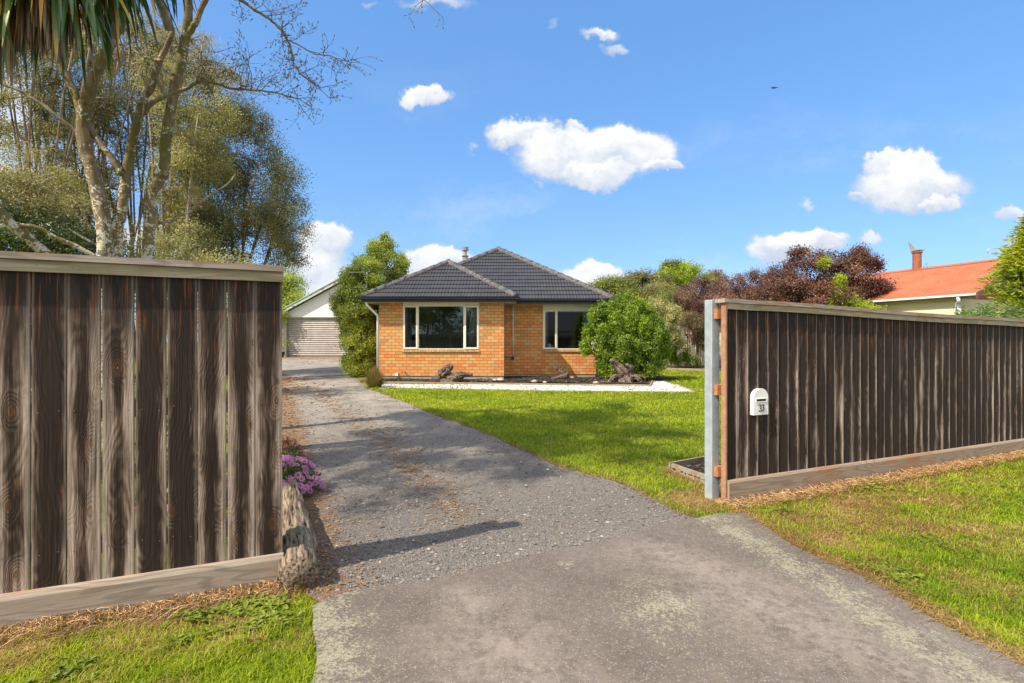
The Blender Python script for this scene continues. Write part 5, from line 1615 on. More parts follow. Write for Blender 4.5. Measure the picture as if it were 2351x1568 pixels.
def leafmesh(name, C, mat, L, rs, parent, pinv, aspect=.42, updir=.25, tone=None, spread=None, outward=None):
    """C (n,3) leaf bases; returns object with one diamond per leaf"""
    n = len(C)
    if spread is None:
        nm = rs.randn(n, 3) * .75
        if outward is not None: nm = nm + outward * .9
        nm[:, 2] += .35
        nm = unit(nm)
        ax = unit(np.cross(nm, rs.randn(n, 3))); ax[:, 2] += updir; ax = unit(ax)
    else:
        ax = rs.randn(n, 3)
        if outward is not None: ax = ax * .8 + outward * 1.0
        ax[:, 2] += updir
        ax = unit(ax); nm = rs.randn(n, 3)
    sd = unit(np.cross(ax, nm))
    nm = np.cross(sd, ax)
    l = L * (.6 + .8 * rs.rand(n))[:, None]
    w_ = l * aspect
    V = np.stack([C, C + ax * l * .45 + sd * w_ * .5 + nm * l * .06, C + ax * l, C + ax * l * .45 - sd * w_ * .5 + nm * l * .06], 1).reshape(-1, 3)
    Fq = np.arange(n * 4).reshape(-1, 4)
    tn = rs.rand(n) if tone is None else tone
    return npmesh(name, V, Fq, mat, {'tone': np.repeat(tn, 4)}, parent, pinv)

def crown_points(blobs, n, rs, K=16, sub=.38, tips=14, tipr=.09, shell=.55, squash=.8):
    """blobs: (x,y,z,rx,ry,rz[,weight]); lumps on each blob, twig tips in each lump, leaves round each tip"""
    ws = np.array([b[6] if len(b) > 6 else b[3] * b[4] * b[5] for b in blobs]) ** .8
    ws = ws / ws.sum()
    Cs, Ts, Os, tipl = [], [], [], []
    for b, w_ in zip(blobs, ws):
        m_ = max(8, int(n * w_ / tips))
        c0 = np.array(b[:3]); r0 = np.array(b[3:6])
        d = unit(rs.randn(K, 3)); rad = shell + (1 - shell) * rs.rand(K, 1) ** .6
        lump = c0 + d * r0 * rad * .82
        lt = rs.rand(K)
        li = rs.randint(0, K, m_)
        dd = unit(rs.randn(m_, 3)) * (rs.rand(m_, 1) ** .45)
        tp = lump[li] + dd * r0 * sub * np.array([1, 1, squash])
        o = unit((tp - c0) / r0)
        lf = rs.randn(m_, tips, 3) * tipr
        pts = tp[:, None] + lf + o[:, None] * np.abs(rs.randn(m_, tips, 1)) * tipr * .8
        Cs.append(pts.reshape(-1, 3)); Os.append(np.repeat(o, tips, 0))
        Ts.append(np.repeat(np.clip(lt[li] * .5 + rs.rand(m_) * .3, 0, 1), tips) + rs.rand(m_ * tips) * .25)
        tipl.append(tp)
    return np.concatenate(Cs), np.clip(np.concatenate(Ts), 0, 1), np.concatenate(Os), np.concatenate(tipl)

def curve_pts(a, b, rr, n=7, wob=.06, sag=0.0):
    a = Vector(a); b = Vector(b); L_ = (b - a).length
    out = []
    off = Vector((0, 0, 0))
    for i in range(n):
        q = i / (n - 1)
        off = off + Vector((rr.uniform(-1, 1), rr.uniform(-1, 1), rr.uniform(-1, 1))) * wob * L_ / n
        out.append(a.lerp(b, q) + off * math.sin(math.pi * min(1, q * 1.0)) + Vector((0, 0, sag * math.sin(math.pi * q) * L_)))
    return out

def tree(name, label, cat, base, trunks, blobs, n, L, lmat, bmat, seed, K=16, sub=.38, tips=14, tipr=.10, twigs=0, group=None, limbs=True, limb_r=.05, updir=.2, aspect=.5, shell=.55, twig_r=.006, fill=None):
    rs = np.random.RandomState(seed); rr = random.Random(seed)
    rt = root(name, label, cat, base, 0, group)
    pi_ = inv(rt)
    m = MB()
    ends = []
    for path, r0, r1 in trunks:
        N_ = len(path)
        Q = []
        for i in range(N_ - 1):
            seg_ = curve_pts(path[i], path[i + 1], rr, 5, .05)
            Q += seg_[:-1]
        Q.append(Vector(path[-1]))
        rd = [r0 + (r1 - r0) * i / (len(Q) - 1) for i in range(len(Q))]
        m.tube(Q, rd, 8)
        ends += [(Q[int(len(Q) * f)], rd[int(len(Q) * f)]) for f in (.45, .6, .75, .9)]
        ends.append((Q[-1], rd[-1]))
    C, T, O, tp = crown_points(blobs, n, rs, K, sub, tips, tipr, shell)
    if limbs and ends:
        for b in blobs:
            for _ in range(max(2, int(b[3] * 3))):
                tgt = Vector(b[:3]) + Vector((rr.uniform(-1, 1) * b[3], rr.uniform(-1, 1) * b[4], rr.uniform(-1, 1) * b[5])) * .6
                e, er = min(ends, key=lambda q: (q[0] - tgt).length + rr.random() * .5)
                pth = curve_pts(e, tgt, rr, 6, .12)
                r_ = min(er * .7, limb_r)
                m.tube(pth, [r_ * (1 - .75 * i / 5) for i in range(6)], 5, cap=False)
                ends.append((pth[3], r_ * .6)); ends.append((pth[-1], r_ * .3))
    if twigs and ends:
        E = np.array([tuple(e[0]) for e in ends])
        idx = rs.choice(len(tp), min(twigs, len(tp)), replace=False)
        for i in idx:
            j = int(np.argmin(((E - tp[i]) ** 2).sum(1)))
            pth = curve_pts(E[j], tp[i], rr, 4, .15)
            m.tube(pth, [twig_r * 1.6, twig_r * 1.3, twig_r, twig_r * .6], 3, cap=False)
    if m.v: m.build('trunk', bmat, rt, pi_)
    leafmesh('crown', C, lmat, L, rs, rt, pi_, aspect, updir, T, outward=O)
    return rt

G_ = leaf_mat
def leaf_matg(name, gain, stops, *a): return leaf_mat(name, stops, *a, gain=gain)
mLfPit = G_('olive_leaf', [(0, (.065, .064, .022)), (.35, (.145, .142, .050)), (.7, (.235, .225, .09)), (1, (.48, .44, .24))], .36)
mLfFeath = G_('dull_green_leaf', [(0, (.042, .046, .016)), (.4, (.095, .100, .034)), (.75, (.18, .178, .062)), (1, (.31, .29, .12))], .36)
mLfCream = G_('cream_green_leaf', [(0, (.065, .064, .022)), (.4, (.15, .14, .052)), (.75, (.27, .245, .11)), (1, (.48, .42, .26))], .33)
mLfDark = G_('dark_green_leaf', [(0, (.014, .024, .005)), (.5, (.036, .056, .008)), (.88, (.07, .10, .014)), (1, (.26, .26, .11))], .2, .4, .4)
mLfHedge = leaf_matg('yellow_green_leaf', 1.8, [(0, (.055, .082, .010)), (.4, (.13, .165, .020)), (.75, (.23, .265, .034)), (1, (.36, .37, .07))], .35, .4, .5)
mLfBush = G_('glossy_green_leaf', [(0, (.030, .058, .004)), (.4, (.070, .120, .006)), (.8, (.135, .20, .008)), (1, (.27, .29, .015))], .3, .42, .45, gain=1.85)
mLfMid = G_('mid_green_leaf', [(0, (.04, .055, .010)), (.4, (.10, .125, .018)), (.8, (.18, .20, .030)), (1, (.26, .27, .06))], .3)
mLfLime = G_('lime_leaf', [(0, (.06, .10, .008)), (.4, (.15, .21, .012)), (.8, (.27, .33, .02)), (1, (.36, .38, .05))], .4)
mLfBrown = G_('brown_leaf', [(0, (.030, .018, .014)), (.4, (.085, .045, .034)), (.75, (.15, .085, .06)), (1, (.16, .14, .05))], .2)
mLfOlB = G_('olive_brown_leaf', [(0, (.035, .03, .012)), (.4, (.09, .075, .03)), (.8, (.15, .12, .05)), (1, (.14, .15, .04))], .2)
mLfPlum = G_('plum_leaf', [(0, (.030, .013, .010)), (.35, (.072, .033, .022)), (.7, (.13, .066, .042)), (1, (.21, .125, .075))], .3, .4, .4)
mLfVar = G_('variegated_leaf', [(0, (.05, .06, .02)), (.4, (.16, .17, .06)), (.8, (.34, .33, .15)), (1, (.5, .46, .27))], .3)
mLfCon = G_('conifer_leaf', [(0, (.035, .065, .010)), (.4, (.11, .16, .012)), (.75, (.24, .28, .015)), (1, (.40, .36, .02))], .3)
mLfOle = G_('oleander_leaf', [(0, (.03, .07, .02)), (.5, (.07, .13, .03)), (1, (.14, .20, .06))], .25, .35)
mBkDk = bark_mat('dark_bark', (.075, .052, .036), (.18, .135, .095))
mBkMid = bark_mat('grey_brown_bark', (.16, .115, .075), (.30, .235, .165))
mBkLich = bark_mat('lichen_bark', (.135, .098, .055), (.28, .21, .125), .92, (.60, .58, .47), .8)
mTwig = bark_mat('twig_bark', (.12, .085, .06), (.25, .19, .14), 0, scale=30)
mBkPale = bark_mat('pale_limb_bark', (.17, .13, .085), (.32, .27, .20), .60, (.55, .57, .56), .35)

# ---- lichen covered tree behind the near fence -----------------------------------------
YT = 7.0
def Lp(lst, Y0, dY=0.0):
    out = []
    for i, (px, py) in enumerate(lst):
        yy = Y0 + dY * i / max(1, len(lst) - 1)
        out.append(at(px, py, yy))
    return out
def smooth(path, k=4, wob=.0, rr=None):
    P = [Vector(p) for p in path]; Q = []
    for i in range(len(P) - 1):
        for j in range(k):
            q = j / k
            a = P[max(i - 1, 0)]; b = P[i]; c_ = P[i + 1]; d = P[min(i + 2, len(P) - 1)]
            v = .5 * ((2 * b) + (c_ - a) * q + (2 * a - 5 * b + 4 * c_ - d) * q * q + (3 * b - a - 3 * c_ + d) * q ** 3)
            if wob and rr: v = v + Vector((rr.uniform(-1, 1), rr.uniform(-1, 1), rr.uniform(-1, 1))) * wob
            Q.append(v)
    Q.append(P[-1]); return Q
def limb(m, path, r0, r1, n=14, k=5, wob=.004, rr=random.Random(1), amp=.05):
    Q = smooth(path, k, wob, rr)
    N_ = len(Q)
    m.tube(Q, [.78 * (r0 + (r1 - r0) * (i / (N_ - 1)) ** .9) * (1 + .05 * math.sin(i * 1.9)) for i in range(N_)], n, ridge_rn(int(r0 * 1e4) + N_, amp, 3, 5), cap=True)
    return Q
lt = root('lichen_tree', 'bare multi stemmed tree with lichen blotched trunks right behind the near fence', 'tree', (at(250, 590, YT).x, YT, g(YT)))
lti = inv(lt)
rr = random.Random(12)
bs_ = at(255, 590, YT); gz_ = g(YT)
m = MB()
b1p = [(bs_.x + .02, YT, gz_ - .1), (at(246, 620, YT).x, YT, .8)] + Lp([(243, 586), (238, 515), (226, 449), (212, 390), (199, 351), (191, 300), (192, 262), (196, 235)], YT)
limb(m, b1p, .125, .095, 16, rr=rr)
limb(m, Lp([(196, 240), (203, 215), (219, 172), (240, 128), (256, 92), (275, 58), (286, 22), (282, -30), (270, -90)], YT, -.2), .098, .06, 14, rr=rr)
limb(m, Lp([(186, 265), (178, 230), (160, 190), (138, 150), (118, 108), (110, 70), (96, 30), (80, -30)], YT, .1), .064, .045, 12, rr=rr)
m.build('trunk', mBkLich, lt, lti)
m = MB()
limb(m, [(bs_.x + .12, YT + .12, gz_ - .1), (at(262, 600, YT).x, YT + .1, 1.4)] + Lp([(267, 540), (276, 500), (284, 450), (290, 405), (299, 352), (308, 312), (319, 262), (333, 225), (349, 198), (358, 168), (366, 142), (380, 112), (394, 82), (396, 66)], YT + .1, .2), .105, .034, 14, rr=rr)
limb(m, Lp([(278, 402), (262, 372), (240, 342), (218, 312), (206, 290)], YT + .05), .045, .05, 10, rr=rr)
m.build('trunk', mBkLich, lt, lti)
m = MB()
b3 = at(341, 600, YT + .3)
limb(m, [(b3.x - .02, YT + .3, gz_ - .1), (b3.x, YT + .3, .9)] + Lp([(341, 590), (344, 510), (350, 445), (366, 415), (378, 390), (380, 335), (386, 285), (395, 235), (403, 190), (416, 140), (424, 95), (432, 40), (432, -20), (436, -80)], YT + .3), .100, .070, 16, rr=rr)
limb(m, Lp([(428, 90), (440, 68), (452, 48), (462, 20), (478, -10), (500, -50)], YT + .3), .055, .04, 12, rr=rr)
m.build('trunk', mBkLich, lt, lti)
m = MB()   # side limbs
TW = []
def sidelimb(pts, Y0, dY, r0, r1, mat_list=m, n=9):
    Q = limb(mat_list, Lp(pts, Y0, dY), r0, r1, n, 4, .006, rr)
    TW.append((Q, r1)); return Q
sidelimb([(331, 262), (345, 240), (373, 226), (405, 212), (430, 203), (452, 190), (469, 187), (500, 194), (527, 203), (575, 207), (625, 213), (660, 222), (684, 227)], YT + .25, -.6, .042, .008)
sidelimb([(531, -12), (556, 4), (586, 24), (625, 50), (650, 76), (668, 112), (672, 140), (690, 170), (716, 190), (738, 203)], YT + .1, -.4, .03, .006)
sidelimb([(500, -60), (515, -35), (531, -12)], YT + .2, -.1, .045, .03)
sidelimb([(668, 95), (700, 112), (722, 124), (760, 130), (780, 142), (799, 156)], YT - .2, -.2, .012, .004)
sidelimb([(182, 310), (160, 290), (137, 273), (98, 242), (60, 218), (39, 207), (0, 192), (-40, 180)], YT, -.3, .036, .018)
sidelimb([(372, 140), (350, 138), (326, 128), (300, 112), (275, 100), (262, 94)], YT + .15, .3, .026, .008)
sidelimb([(320, 236), (290, 226), (260, 208), (232, 192)], YT + .1, .3, .022, .007)
sidelimb([(330, 235), (290, 228), (240, 226), (205, 224)], YT + .1, .5, .014, .007)
sidelimb([(380, 220), (366, 195), (360, 168), (362, 150)], YT + .25, -.1, .026, .02)
sidelimb([(276, 420), (255, 430), (240, 435), (226, 452)], YT + .1, .2, .018, .012)
sidelimb([(330, 330), (325, 290), (330, 240), (337, 190), (335, 150)], YT + .1, -.1, .016, .006)
sidelimb([(365, 513), (400, 505), (440, 480), (480, 450), (520, 425), (540, 402)], YT + .4, 1.0, .030, .012)
sidelimb([(284, 400), (300, 370), (322, 340), (345, 330)], YT + .1, .2, .020, .008)
sidelimb([(396, 68), (385, 40), (372, 15), (365, -20)], YT + .3, 0, .03, .018)
sidelimb([(393, 62), (380, 50), (360, 30), (350, -10)], YT + .3, 0, .018, .010)
m.build('branch', mBkPale, lt, lti)
m = MB()
limb(m, Lp([(-20, 482), (0, 490), (30, 520), (62, 545), (90, 570), (130, 600)], YT - .6, .4), .085, .07, 12, rr=rr)
limb(m, Lp([(0, 520), (50, 519), (90, 526), (130, 548), (165, 562), (200, 580), (230, 600)], YT - .5, .5), .035, .04, 10, rr=rr)
limb(m, Lp([(157, 526), (180, 540), (205, 555), (225, 565)], YT - .1, .2), .012, .02, 8, rr=rr)
m.build('low_branch', mBkLich, lt, lti)
# twigs: zig-zag side shoots with buds
mt_ = MB(); buds = MB()
def zig(p, d, L_, r_, depth, rr):
    pts = [p]; dd = d.normalized(); n = 5
    for i in range(n):
        dd = (dd + Vector((rr.uniform(-1, 1), rr.uniform(-1, 1), rr.uniform(-.7, .9))) * .32).normalized()
        pts.append(pts[-1] + dd * (L_ / n))
    mt_.tube(pts, [r_ * (1 - .13 * i) for i in range(n + 1)], 4, cap=False)
    if depth > 0:
        for i in range(1, n + 1):
            if rr.random() < .68:
                side = dd.cross(Vector((rr.uniform(-1, 1), rr.uniform(-1, 1), rr.uniform(-1, 1)))).normalized()
                zig(pts[i], (dd * .7 + side * .9), L_ * rr.uniform(.35, .62), r_ * .62, depth - 1, rr)
    else:
        e = pts[-1]
        buds.tube([e - dd * .008, e + dd * .008, e + dd * .028], [.003, .0065, .002], 5)
        if rr.random() < .5:
            e = pts[3]; buds.tube([e, e + Vector((.01, 0, .014)), e + Vector((.014, 0, .026))], [.003, .006, .002], 4)
for li, (Q, r1) in enumerate(TW):
    N_ = len(Q)
    dense = {0: 1.0, 1: 1.0, 3: .7, 4: .35, 5: .9, 6: .8, 7: .6}.get(li, .35)
    st0 = {0: .30, 1: .1, 4: .3}.get(li, .25)
    for i in range(int(N_ * st0), N_):
        if rr.random() < dense * .62:
            d = (Q[min(i + 1, N_ - 1)] - Q[max(i - 1, 0)]).normalized()
            s_ = d.cross(Vector((rr.uniform(-1, 1), rr.uniform(-1, 1), rr.uniform(-.3, 1)))).normalized()
            L_ = rr.uniform(.18, .48) * (1.2 if li in (0, 5, 6) else .9)
            zig(Q[i], d * .8 + s_ * .8, L_, .0055, 2 if li < 2 or li in (5, 6) else 1, rr)
# upper crown out of the picture, over the fence and the verge: it dapples the drive
m = MB(); ub = []
rq = random.Random(77)
for (a_, b_, r0_) in (((-5.2, 7.0, 5.4), (-5.4, 3.2, 7.6), .07), ((-4.6, 7.2, 5.6), (-3.9, 3.8, 8.0), .06), ((-5.1, 6.9, 5.2), (-6.6, 4.2, 7.0), .06), ((-4.9, 7.0, 5.9), (-6.0, 1.4, 8.0), .06), ((-5.2, 7.0, 5.5), (-7.4, 2.0, 7.2), .05)):
    pth = curve_pts(a_, b_, rq, 9, .12); m.tube(pth, [r0_ * (1 - .08 * i) for i in range(9)], 7, cap=False)
    for q_ in pth[4:]:
        for _ in range(3):
            e_ = q_ + Vector((rq.uniform(-1.1, 1.1), rq.uniform(-1.1, 1.1), rq.uniform(-.3, .9))); m.tube(curve_pts(q_, e_, rq, 5, .2), [.018, .014, .011, .008, .005], 4, cap=False)
            ub.append((e_.x, e_.y, e_.z, rq.uniform(.25, .5), rq.uniform(.3, .55), rq.uniform(.12, .25)))
m.build('branch', mBkPale, lt, lti)
C_, T_, O_, tp_ = crown_points(ub, 70000, np.random.RandomState(9), 10, .5, 10, .08)
leafmesh('crown', C_, mLfPit, .07, np.random.RandomState(9), lt, lti, .5, .2, T_, outward=O_)
# small twig hanging in from the top of the picture
Qh = smooth(Lp([(955, -60), (965, -20), (972, 0)], YT - .6), 3)
mt_.tube(Qh, [.008] * len(Qh), 5)
for d_, l_ in (((-.7, 0, -.45), .26), ((.5, 0, -.6), .30), ((-.2, 0, -1), .2), ((.7, 0, -.1), .2)):
    zig(Qh[-1], Vector(d_), l_, .005, 1, rr)
Qh2 = smooth([at(500, -60, YT + .2), at(740, -120, YT - .4), at(955, -60, YT - .6)], 4); mt_.tube(Qh2, [.02, .018, .017, .015, .013, .011, .010, .009, .008][:len(Qh2)], 6)
mt_.build('twigs', mTwig, lt, lti)
buds.build('buds', simple('leaf_bud', (.20, .17, .06), .6, .3, 40), lt, lti)
# sparse fresh leaves high in it
rs_ = np.random.RandomState(5)

# ---- cabbage tree head hanging in at the top left ----------------------------------------
mStr = tone_mat('strap_leaf', [(0, (.055, .12, .035)), (.35, (.11, .19, .05)), (.62, (.20, .27, .05)), (.70, (.45, .33, .03)), (.80, (.60, .25, .02)), (.88, (.26, .14, .06)), (1, (.34, .25, .17))], .35, .5)
mFib = simple('fibrous_bark', (.15, .105, .075), .95, .5, 14, bs=.8)
YC = 5.0
ct = root('cabbage_tree', 'cabbage tree head with drooping green and orange strap leaves at the top left', 'tree', (-5.6, 5.0, 0))
cti = inv(ct)
m = MB()
hc = at(118, -75, YC)
limb(m, [(-5.6, 5.0, -.1), (-5.5, 5.05, 1.5), (-5.45, 5.0, 3.0), at(-90, -60, YC), at(-40, -150, YC)], .16, .12, 14, rr=rr, amp=.12)
limb(m, [(-5.45, 5.0, 3.1), at(-20, 60, YC - .1), at(8, 30, YC - .1), at(50, -10, YC), at(90, -60, YC), hc], .075, .06, 12, rr=rr, amp=.14)
m.build('trunk', mFib, ct, cti)
rs_ = np.random.RandomState(31)
def straps(name, heads, n, mat, parent, pinv, dead=False, seed=1):
    rs = np.random.RandomState(seed)
    V = []; Fq = []; T = []; SEG = 9
    for (hx, hy, hz, scale_, cnt, dz0, dz1) in heads:
        for i in range(cnt):
            an = rs.rand() * 6.283
            el = R(dz0 + (dz1 - dz0) * rs.rand())
            d = np.array([math.cos(an) * math.cos(el), math.sin(an) * math.cos(el), math.sin(el)])
            L_ = scale_ * (.45 + .58 * rs.rand() ** .8); wd = .027 * (.7 + .6 * rs.rand()) * (.6 if dead else 1)
            p = np.array([hx, hy, hz]) + d * .05 + rs.randn(3) * .04
            grav = .20 + .25 * rs.rand() if not dead else .8
            tn = rs.rand()
            if dead: tn = .88 + .12 * rs.rand()
            else: tn = tn * .62 if rs.rand() < .86 else .63 + .2 * rs.rand()
            side = np.array([-d[1], d[0], 0]); side /= max(1e-6, np.linalg.norm(side))
            side = side + rs.randn(3) * .25; side /= np.linalg.norm(side)
            k0 = len(V)
            for s_ in range(SEG + 1):
                q = s_ / SEG
                w_ = wd * (min(1, .45 + q * 2.2)) * (1 - q ** 3.2) + .0008
                nn = np.cross(side, d)
                V += [p - side * w_, p + nn * w_ * .35, p + side * w_]
                tt = tn if dead or tn > .62 else (tn if q < .75 or rs.rand() < .6 else min(1, tn + .25 * (q - .5)))
                T += [tt] * 3
                d = d + np.array([0, 0, -grav]) ; d /= np.linalg.norm(d)
                side = side - d * np.dot(side, d); side /= np.linalg.norm(side)
                p = p + d * L_ / SEG
            for s_ in range(SEG):
                a = k0 + s_ * 3
                Fq += [(a, a + 1, a + 4, a + 3), (a + 1, a + 2, a + 5, a + 4)]
    return npmesh(name, np.array(V), np.array(Fq), mat, {'tone': np.array(T)}, parent, pinv, True)
h2 = at(230, -120, YC + .2); h3 = at(-60, -60, YC - .2); h4 = at(330, -170, YC + .5)
straps('leaves', [(hc.x, hc.y, hc.z + .05, 1.12, 150, -50, 70), (h2.x, h2.y, h2.z + .0, 1.15, 150, -50, 70), (h3.x, h3.y, h3.z, 1.0, 80, -40, 85), (h4.x, h4.y, h4.z + .05, 1.0, 90, -35, 80)], 0, mStr, ct, cti, seed=3)
d1_ = at(60, -40, YC); d2_ = at(10, -40, YC)
straps('dead_leaves', [(hc.x, hc.y, hc.z - .05, .78, 170, -80, -20), (d1_.x, d1_.y, d1_.z, .62, 120, -85, -30), (d2_.x, d2_.y, d2_.z, .95, 30, -85, -50), (h2.x - .1, h2.y, h2.z - .05, .62, 60, -80, -20)], 0, mStr, ct, cti, True, 4)
m = MB(); limb(m, [hc, at(190, -90, YC + .1), h2], .06, .05, 10, rr=rr); limb(m, [h2, at(290, -150, YC + .3), h4], .05, .045, 10, rr=rr); limb(m, [at(-40, -150, YC), h3], .07, .06, 10, rr=rr); m.build('branch', mFib, ct, cti)

# ---- tall trees on the left ----------------------------------------------------------------
def wpt(px, py, Y): p = at(px, py, Y); return (p.x, p.y, p.z)
def blob(px, py, Y, rpx, rpy, rd=None, w_=None):
    p = at(px, py, Y); rx = rpx / F * Y; rz = rpy / F * Y
    b = (p.x, p.y, p.z, rx, rd if rd else rx, rz)
    return b if w_ is None else b + (w_,)
def ground_at(px, Y): return ((px - CX) / F * Y, Y, g(Y))
def stems(px0, pxs, Y, top, rr, r0, nst, spread):
    out = []
    for i in range(nst):
        b = ground_at(px0 + rr.uniform(-1, 1) * spread * .3, Y + rr.uniform(-.4, .4))
        tx = px0 + (i / max(1, nst - 1) - .5) * 2 * pxs
        e = wpt(tx + rr.uniform(-1, 1) * (45 if nst > 9 else 8), top + rr.uniform(0, 60), Y + rr.uniform(-.8, .8))
        mid = tuple((Vector(b) * .55 + Vector(e) * .45) + Vector((rr.uniform(-.35, .35) - (tx - px0) / F * Y * .12, 0, 0)))
        out.append(([b, mid, e], r0 * rr.uniform(.7, 1.1), .02))
    return out
rr = random.Random(5)
# large round crown left of the sky gap
Y = 19
tree('round_tree', 'large rounded tree with fine dull green foliage between the bare trunks and the sky', 'tree', ground_at(530, Y), stems(520, 150, Y, 380, rr, .13, 9, 90),
     [blob(530, 330, Y, 125, 110, 2.2), blob(600, 430, Y, 110, 110, 2.0), blob(470, 430, Y, 110, 130, 2.0), blob(560, 540, Y, 130, 90, 2.2), blob(640, 520, Y - .5, 75, 80, 1.4), blob(430, 540, Y - 1, 90, 90, 1.6), blob(500, 262, Y, 80, 60, 1.4), blob(420, 330, Y, 70, 90, 1.4), blob(655, 590, Y, 55, 40, 1.0), blob(580, 280, Y, 50, 40, 1.0)],
     150000, .056, mLfFeath, mBkMid, 41, K=60, sub=.26, tips=9, tipr=.10, twigs=1500, limb_r=.06, shell=.45, twig_r=.009)
Y = 15.5
tree('olive_tree', 'dense pale olive leaved tree straight behind the right hand bare trunk', 'tree', ground_at(400, Y), stems(400, 60, Y, 260, rr, .10, 5, 50),
     [blob(420, 300, Y, 80, 70, 1.3), blob(400, 420, Y, 70, 80, 1.2), blob(470, 360, Y, 70, 70, 1.2), blob(420, 560, Y, 80, 60, 1.2), blob(380, 200, Y, 60, 70, 1.0), blob(500, 260, Y, 50, 40, .9)],
     34000, .060, mLfPit, mBkMid, 42, K=26, sub=.26, tips=14, tipr=.11, twigs=300, limb_r=.04)
# many stemmed thinner trees behind
spec = [(60, 15.0, 'tall slender multi stemmed tree with olive leaves at the far left edge', 51, mLfPit, [(70, 80, 130, 150), (30, 260, 110, 140), (90, 420, 100, 90), (10, 60, 90, 90)]),
        (170, 16.5, 'slender multi stemmed tree seen between the left fork and the cabbage tree leaves', 52, mLfPit, [(170, 120, 110, 120), (150, 300, 90, 110), (210, 430, 80, 80), (230, 240, 70, 90)]),
        (300, 17.5, 'tall golden olive tree behind the crossing bare branches', 53, mLfCream, [(300, 100, 130, 110), (310, 250, 100, 110), (360, 160, 100, 90), (420, 120, 90, 70), (470, 170, 90, 55), (520, 195, 70, 35), (280, 380, 80, 70)])]
for px, Y, lab, sd_, lm_, bl in spec:
    tree('slender_tree', lab, 'tree', ground_at(px, Y), stems(px, 130, Y, 60, rr, .05, 13, 200), [blob(a, b, Y + rr.uniform(-.6, .6), c_, d, 1.3) for a, b, c_, d in bl],
         46000, .053, lm_, mBkMid, sd_, K=36, sub=.20, tips=10, tipr=.11, twigs=850, limb_r=.035, group='slender trees behind the near fence', shell=.3, twig_r=.010)
Y = 10.0
tree('dark_shrub', 'dark green flowering shrub with cream tips above the left end of the fence', 'shrub', ground_at(60, Y), [], [blob(60, 540, Y, 110, 60, 1.0), blob(150, 560, Y, 80, 50, .8), blob(-30, 520, Y, 90, 70, .9), blob(80, 640, Y, 150, 80, 1.0)],
     26000, .055, mLfDark, mBkDk, 61, K=26, sub=.34, tips=12, tipr=.07, limbs=False)
tree('cream_shrub', 'grey green shrub with cream new growth between the dark shrub and the bare trunks', 'shrub', ground_at(110, 11), stems(110, 60, 11, 440, rr, .04, 5, 40), [blob(60, 450, 11, 75, 50, .9), blob(140, 470, 11, 70, 60, .9), blob(200, 520, 11, 60, 60, .8), blob(20, 420, 11, 50, 40, .8)],
     16000, .050, mLfCream, mBkMid, 62, K=26, sub=.28, tips=12, tipr=.08, twigs=250)
tree('grey_shrub', 'low grey green shrub under the round tree just above the fence', 'shrub', ground_at(300, 12), [], [blob(300, 560, 12, 70, 50, .9), blob(430, 590, 12, 70, 40, .9), blob(540, 620, 12.5, 80, 35, .9), blob(250, 680, 12, 80, 70, .8), blob(400, 690, 12, 90, 70, .8), blob(550, 700, 12, 90, 60, .8), blob(120, 700, 11, 110, 70, .8)],
     22000, .055, mLfPit, mBkDk, 63, K=20, sub=.3, tips=12, tipr=.09, limbs=False)
tree('garage_tree', 'bright yellow green tree behind the left side of the garage', 'tree', ground_at(655, 38), [([ground_at(655, 38), wpt(655, 690, 38)], .2, .1)], [blob(655, 680, 38, 50, 46, 1.6), blob(620, 700, 38, 60, 50, 1.8), blob(675, 710, 37, 30, 26, 1.0), blob(650, 650, 38, 28, 24, 1.0)],
     24000, .15, mLfHedge, mBkDk, 64, K=24, sub=.32, tips=12, tipr=.22, limb_r=.08)
tree('climber', 'green climber hanging over the left wall of the garage', 'plant', ground_at(640, 30.6), [], [blob(642, 722, 31.0, 20, 10, .2), blob(630, 760, 31.0, 8, 40, .2), blob(646, 735, 31.0, 8, 8, .12)], 2600, .085, mLfHedge, mBkDk, 65, K=12, sub=.4, tips=10, tipr=.09, limbs=False)
o_ = bpy.data.objects['potted_plant']
rs_ = np.random.RandomState(3)
C = np.array([[xat(647, 30.8) + .3 * rs_.rand() * i / 30 - .1, 30.8 + .1 * rs_.randn(), g(30.8) + .3 + .75 * (i / 60)] for i in range(60)]); leafmesh('foliage', C, mLfHedge, .2, rs_, o_, inv(o_), .3)
C = np.array([[xat(947, 18.3) + .13 * rs_.randn(), 18.3 + .08 * rs_.randn(), ZB + 1.28 + abs(.15 * rs_.randn())] for i in range(260)]); leafmesh('foliage', C, mLfDark, .07, rs_, fp, inv(fp), .4)
m = MB(); m.lathe((0, 0, 0), [(.06, 0), (.09, .12)], 12); m.build('pot', mDk, fp)

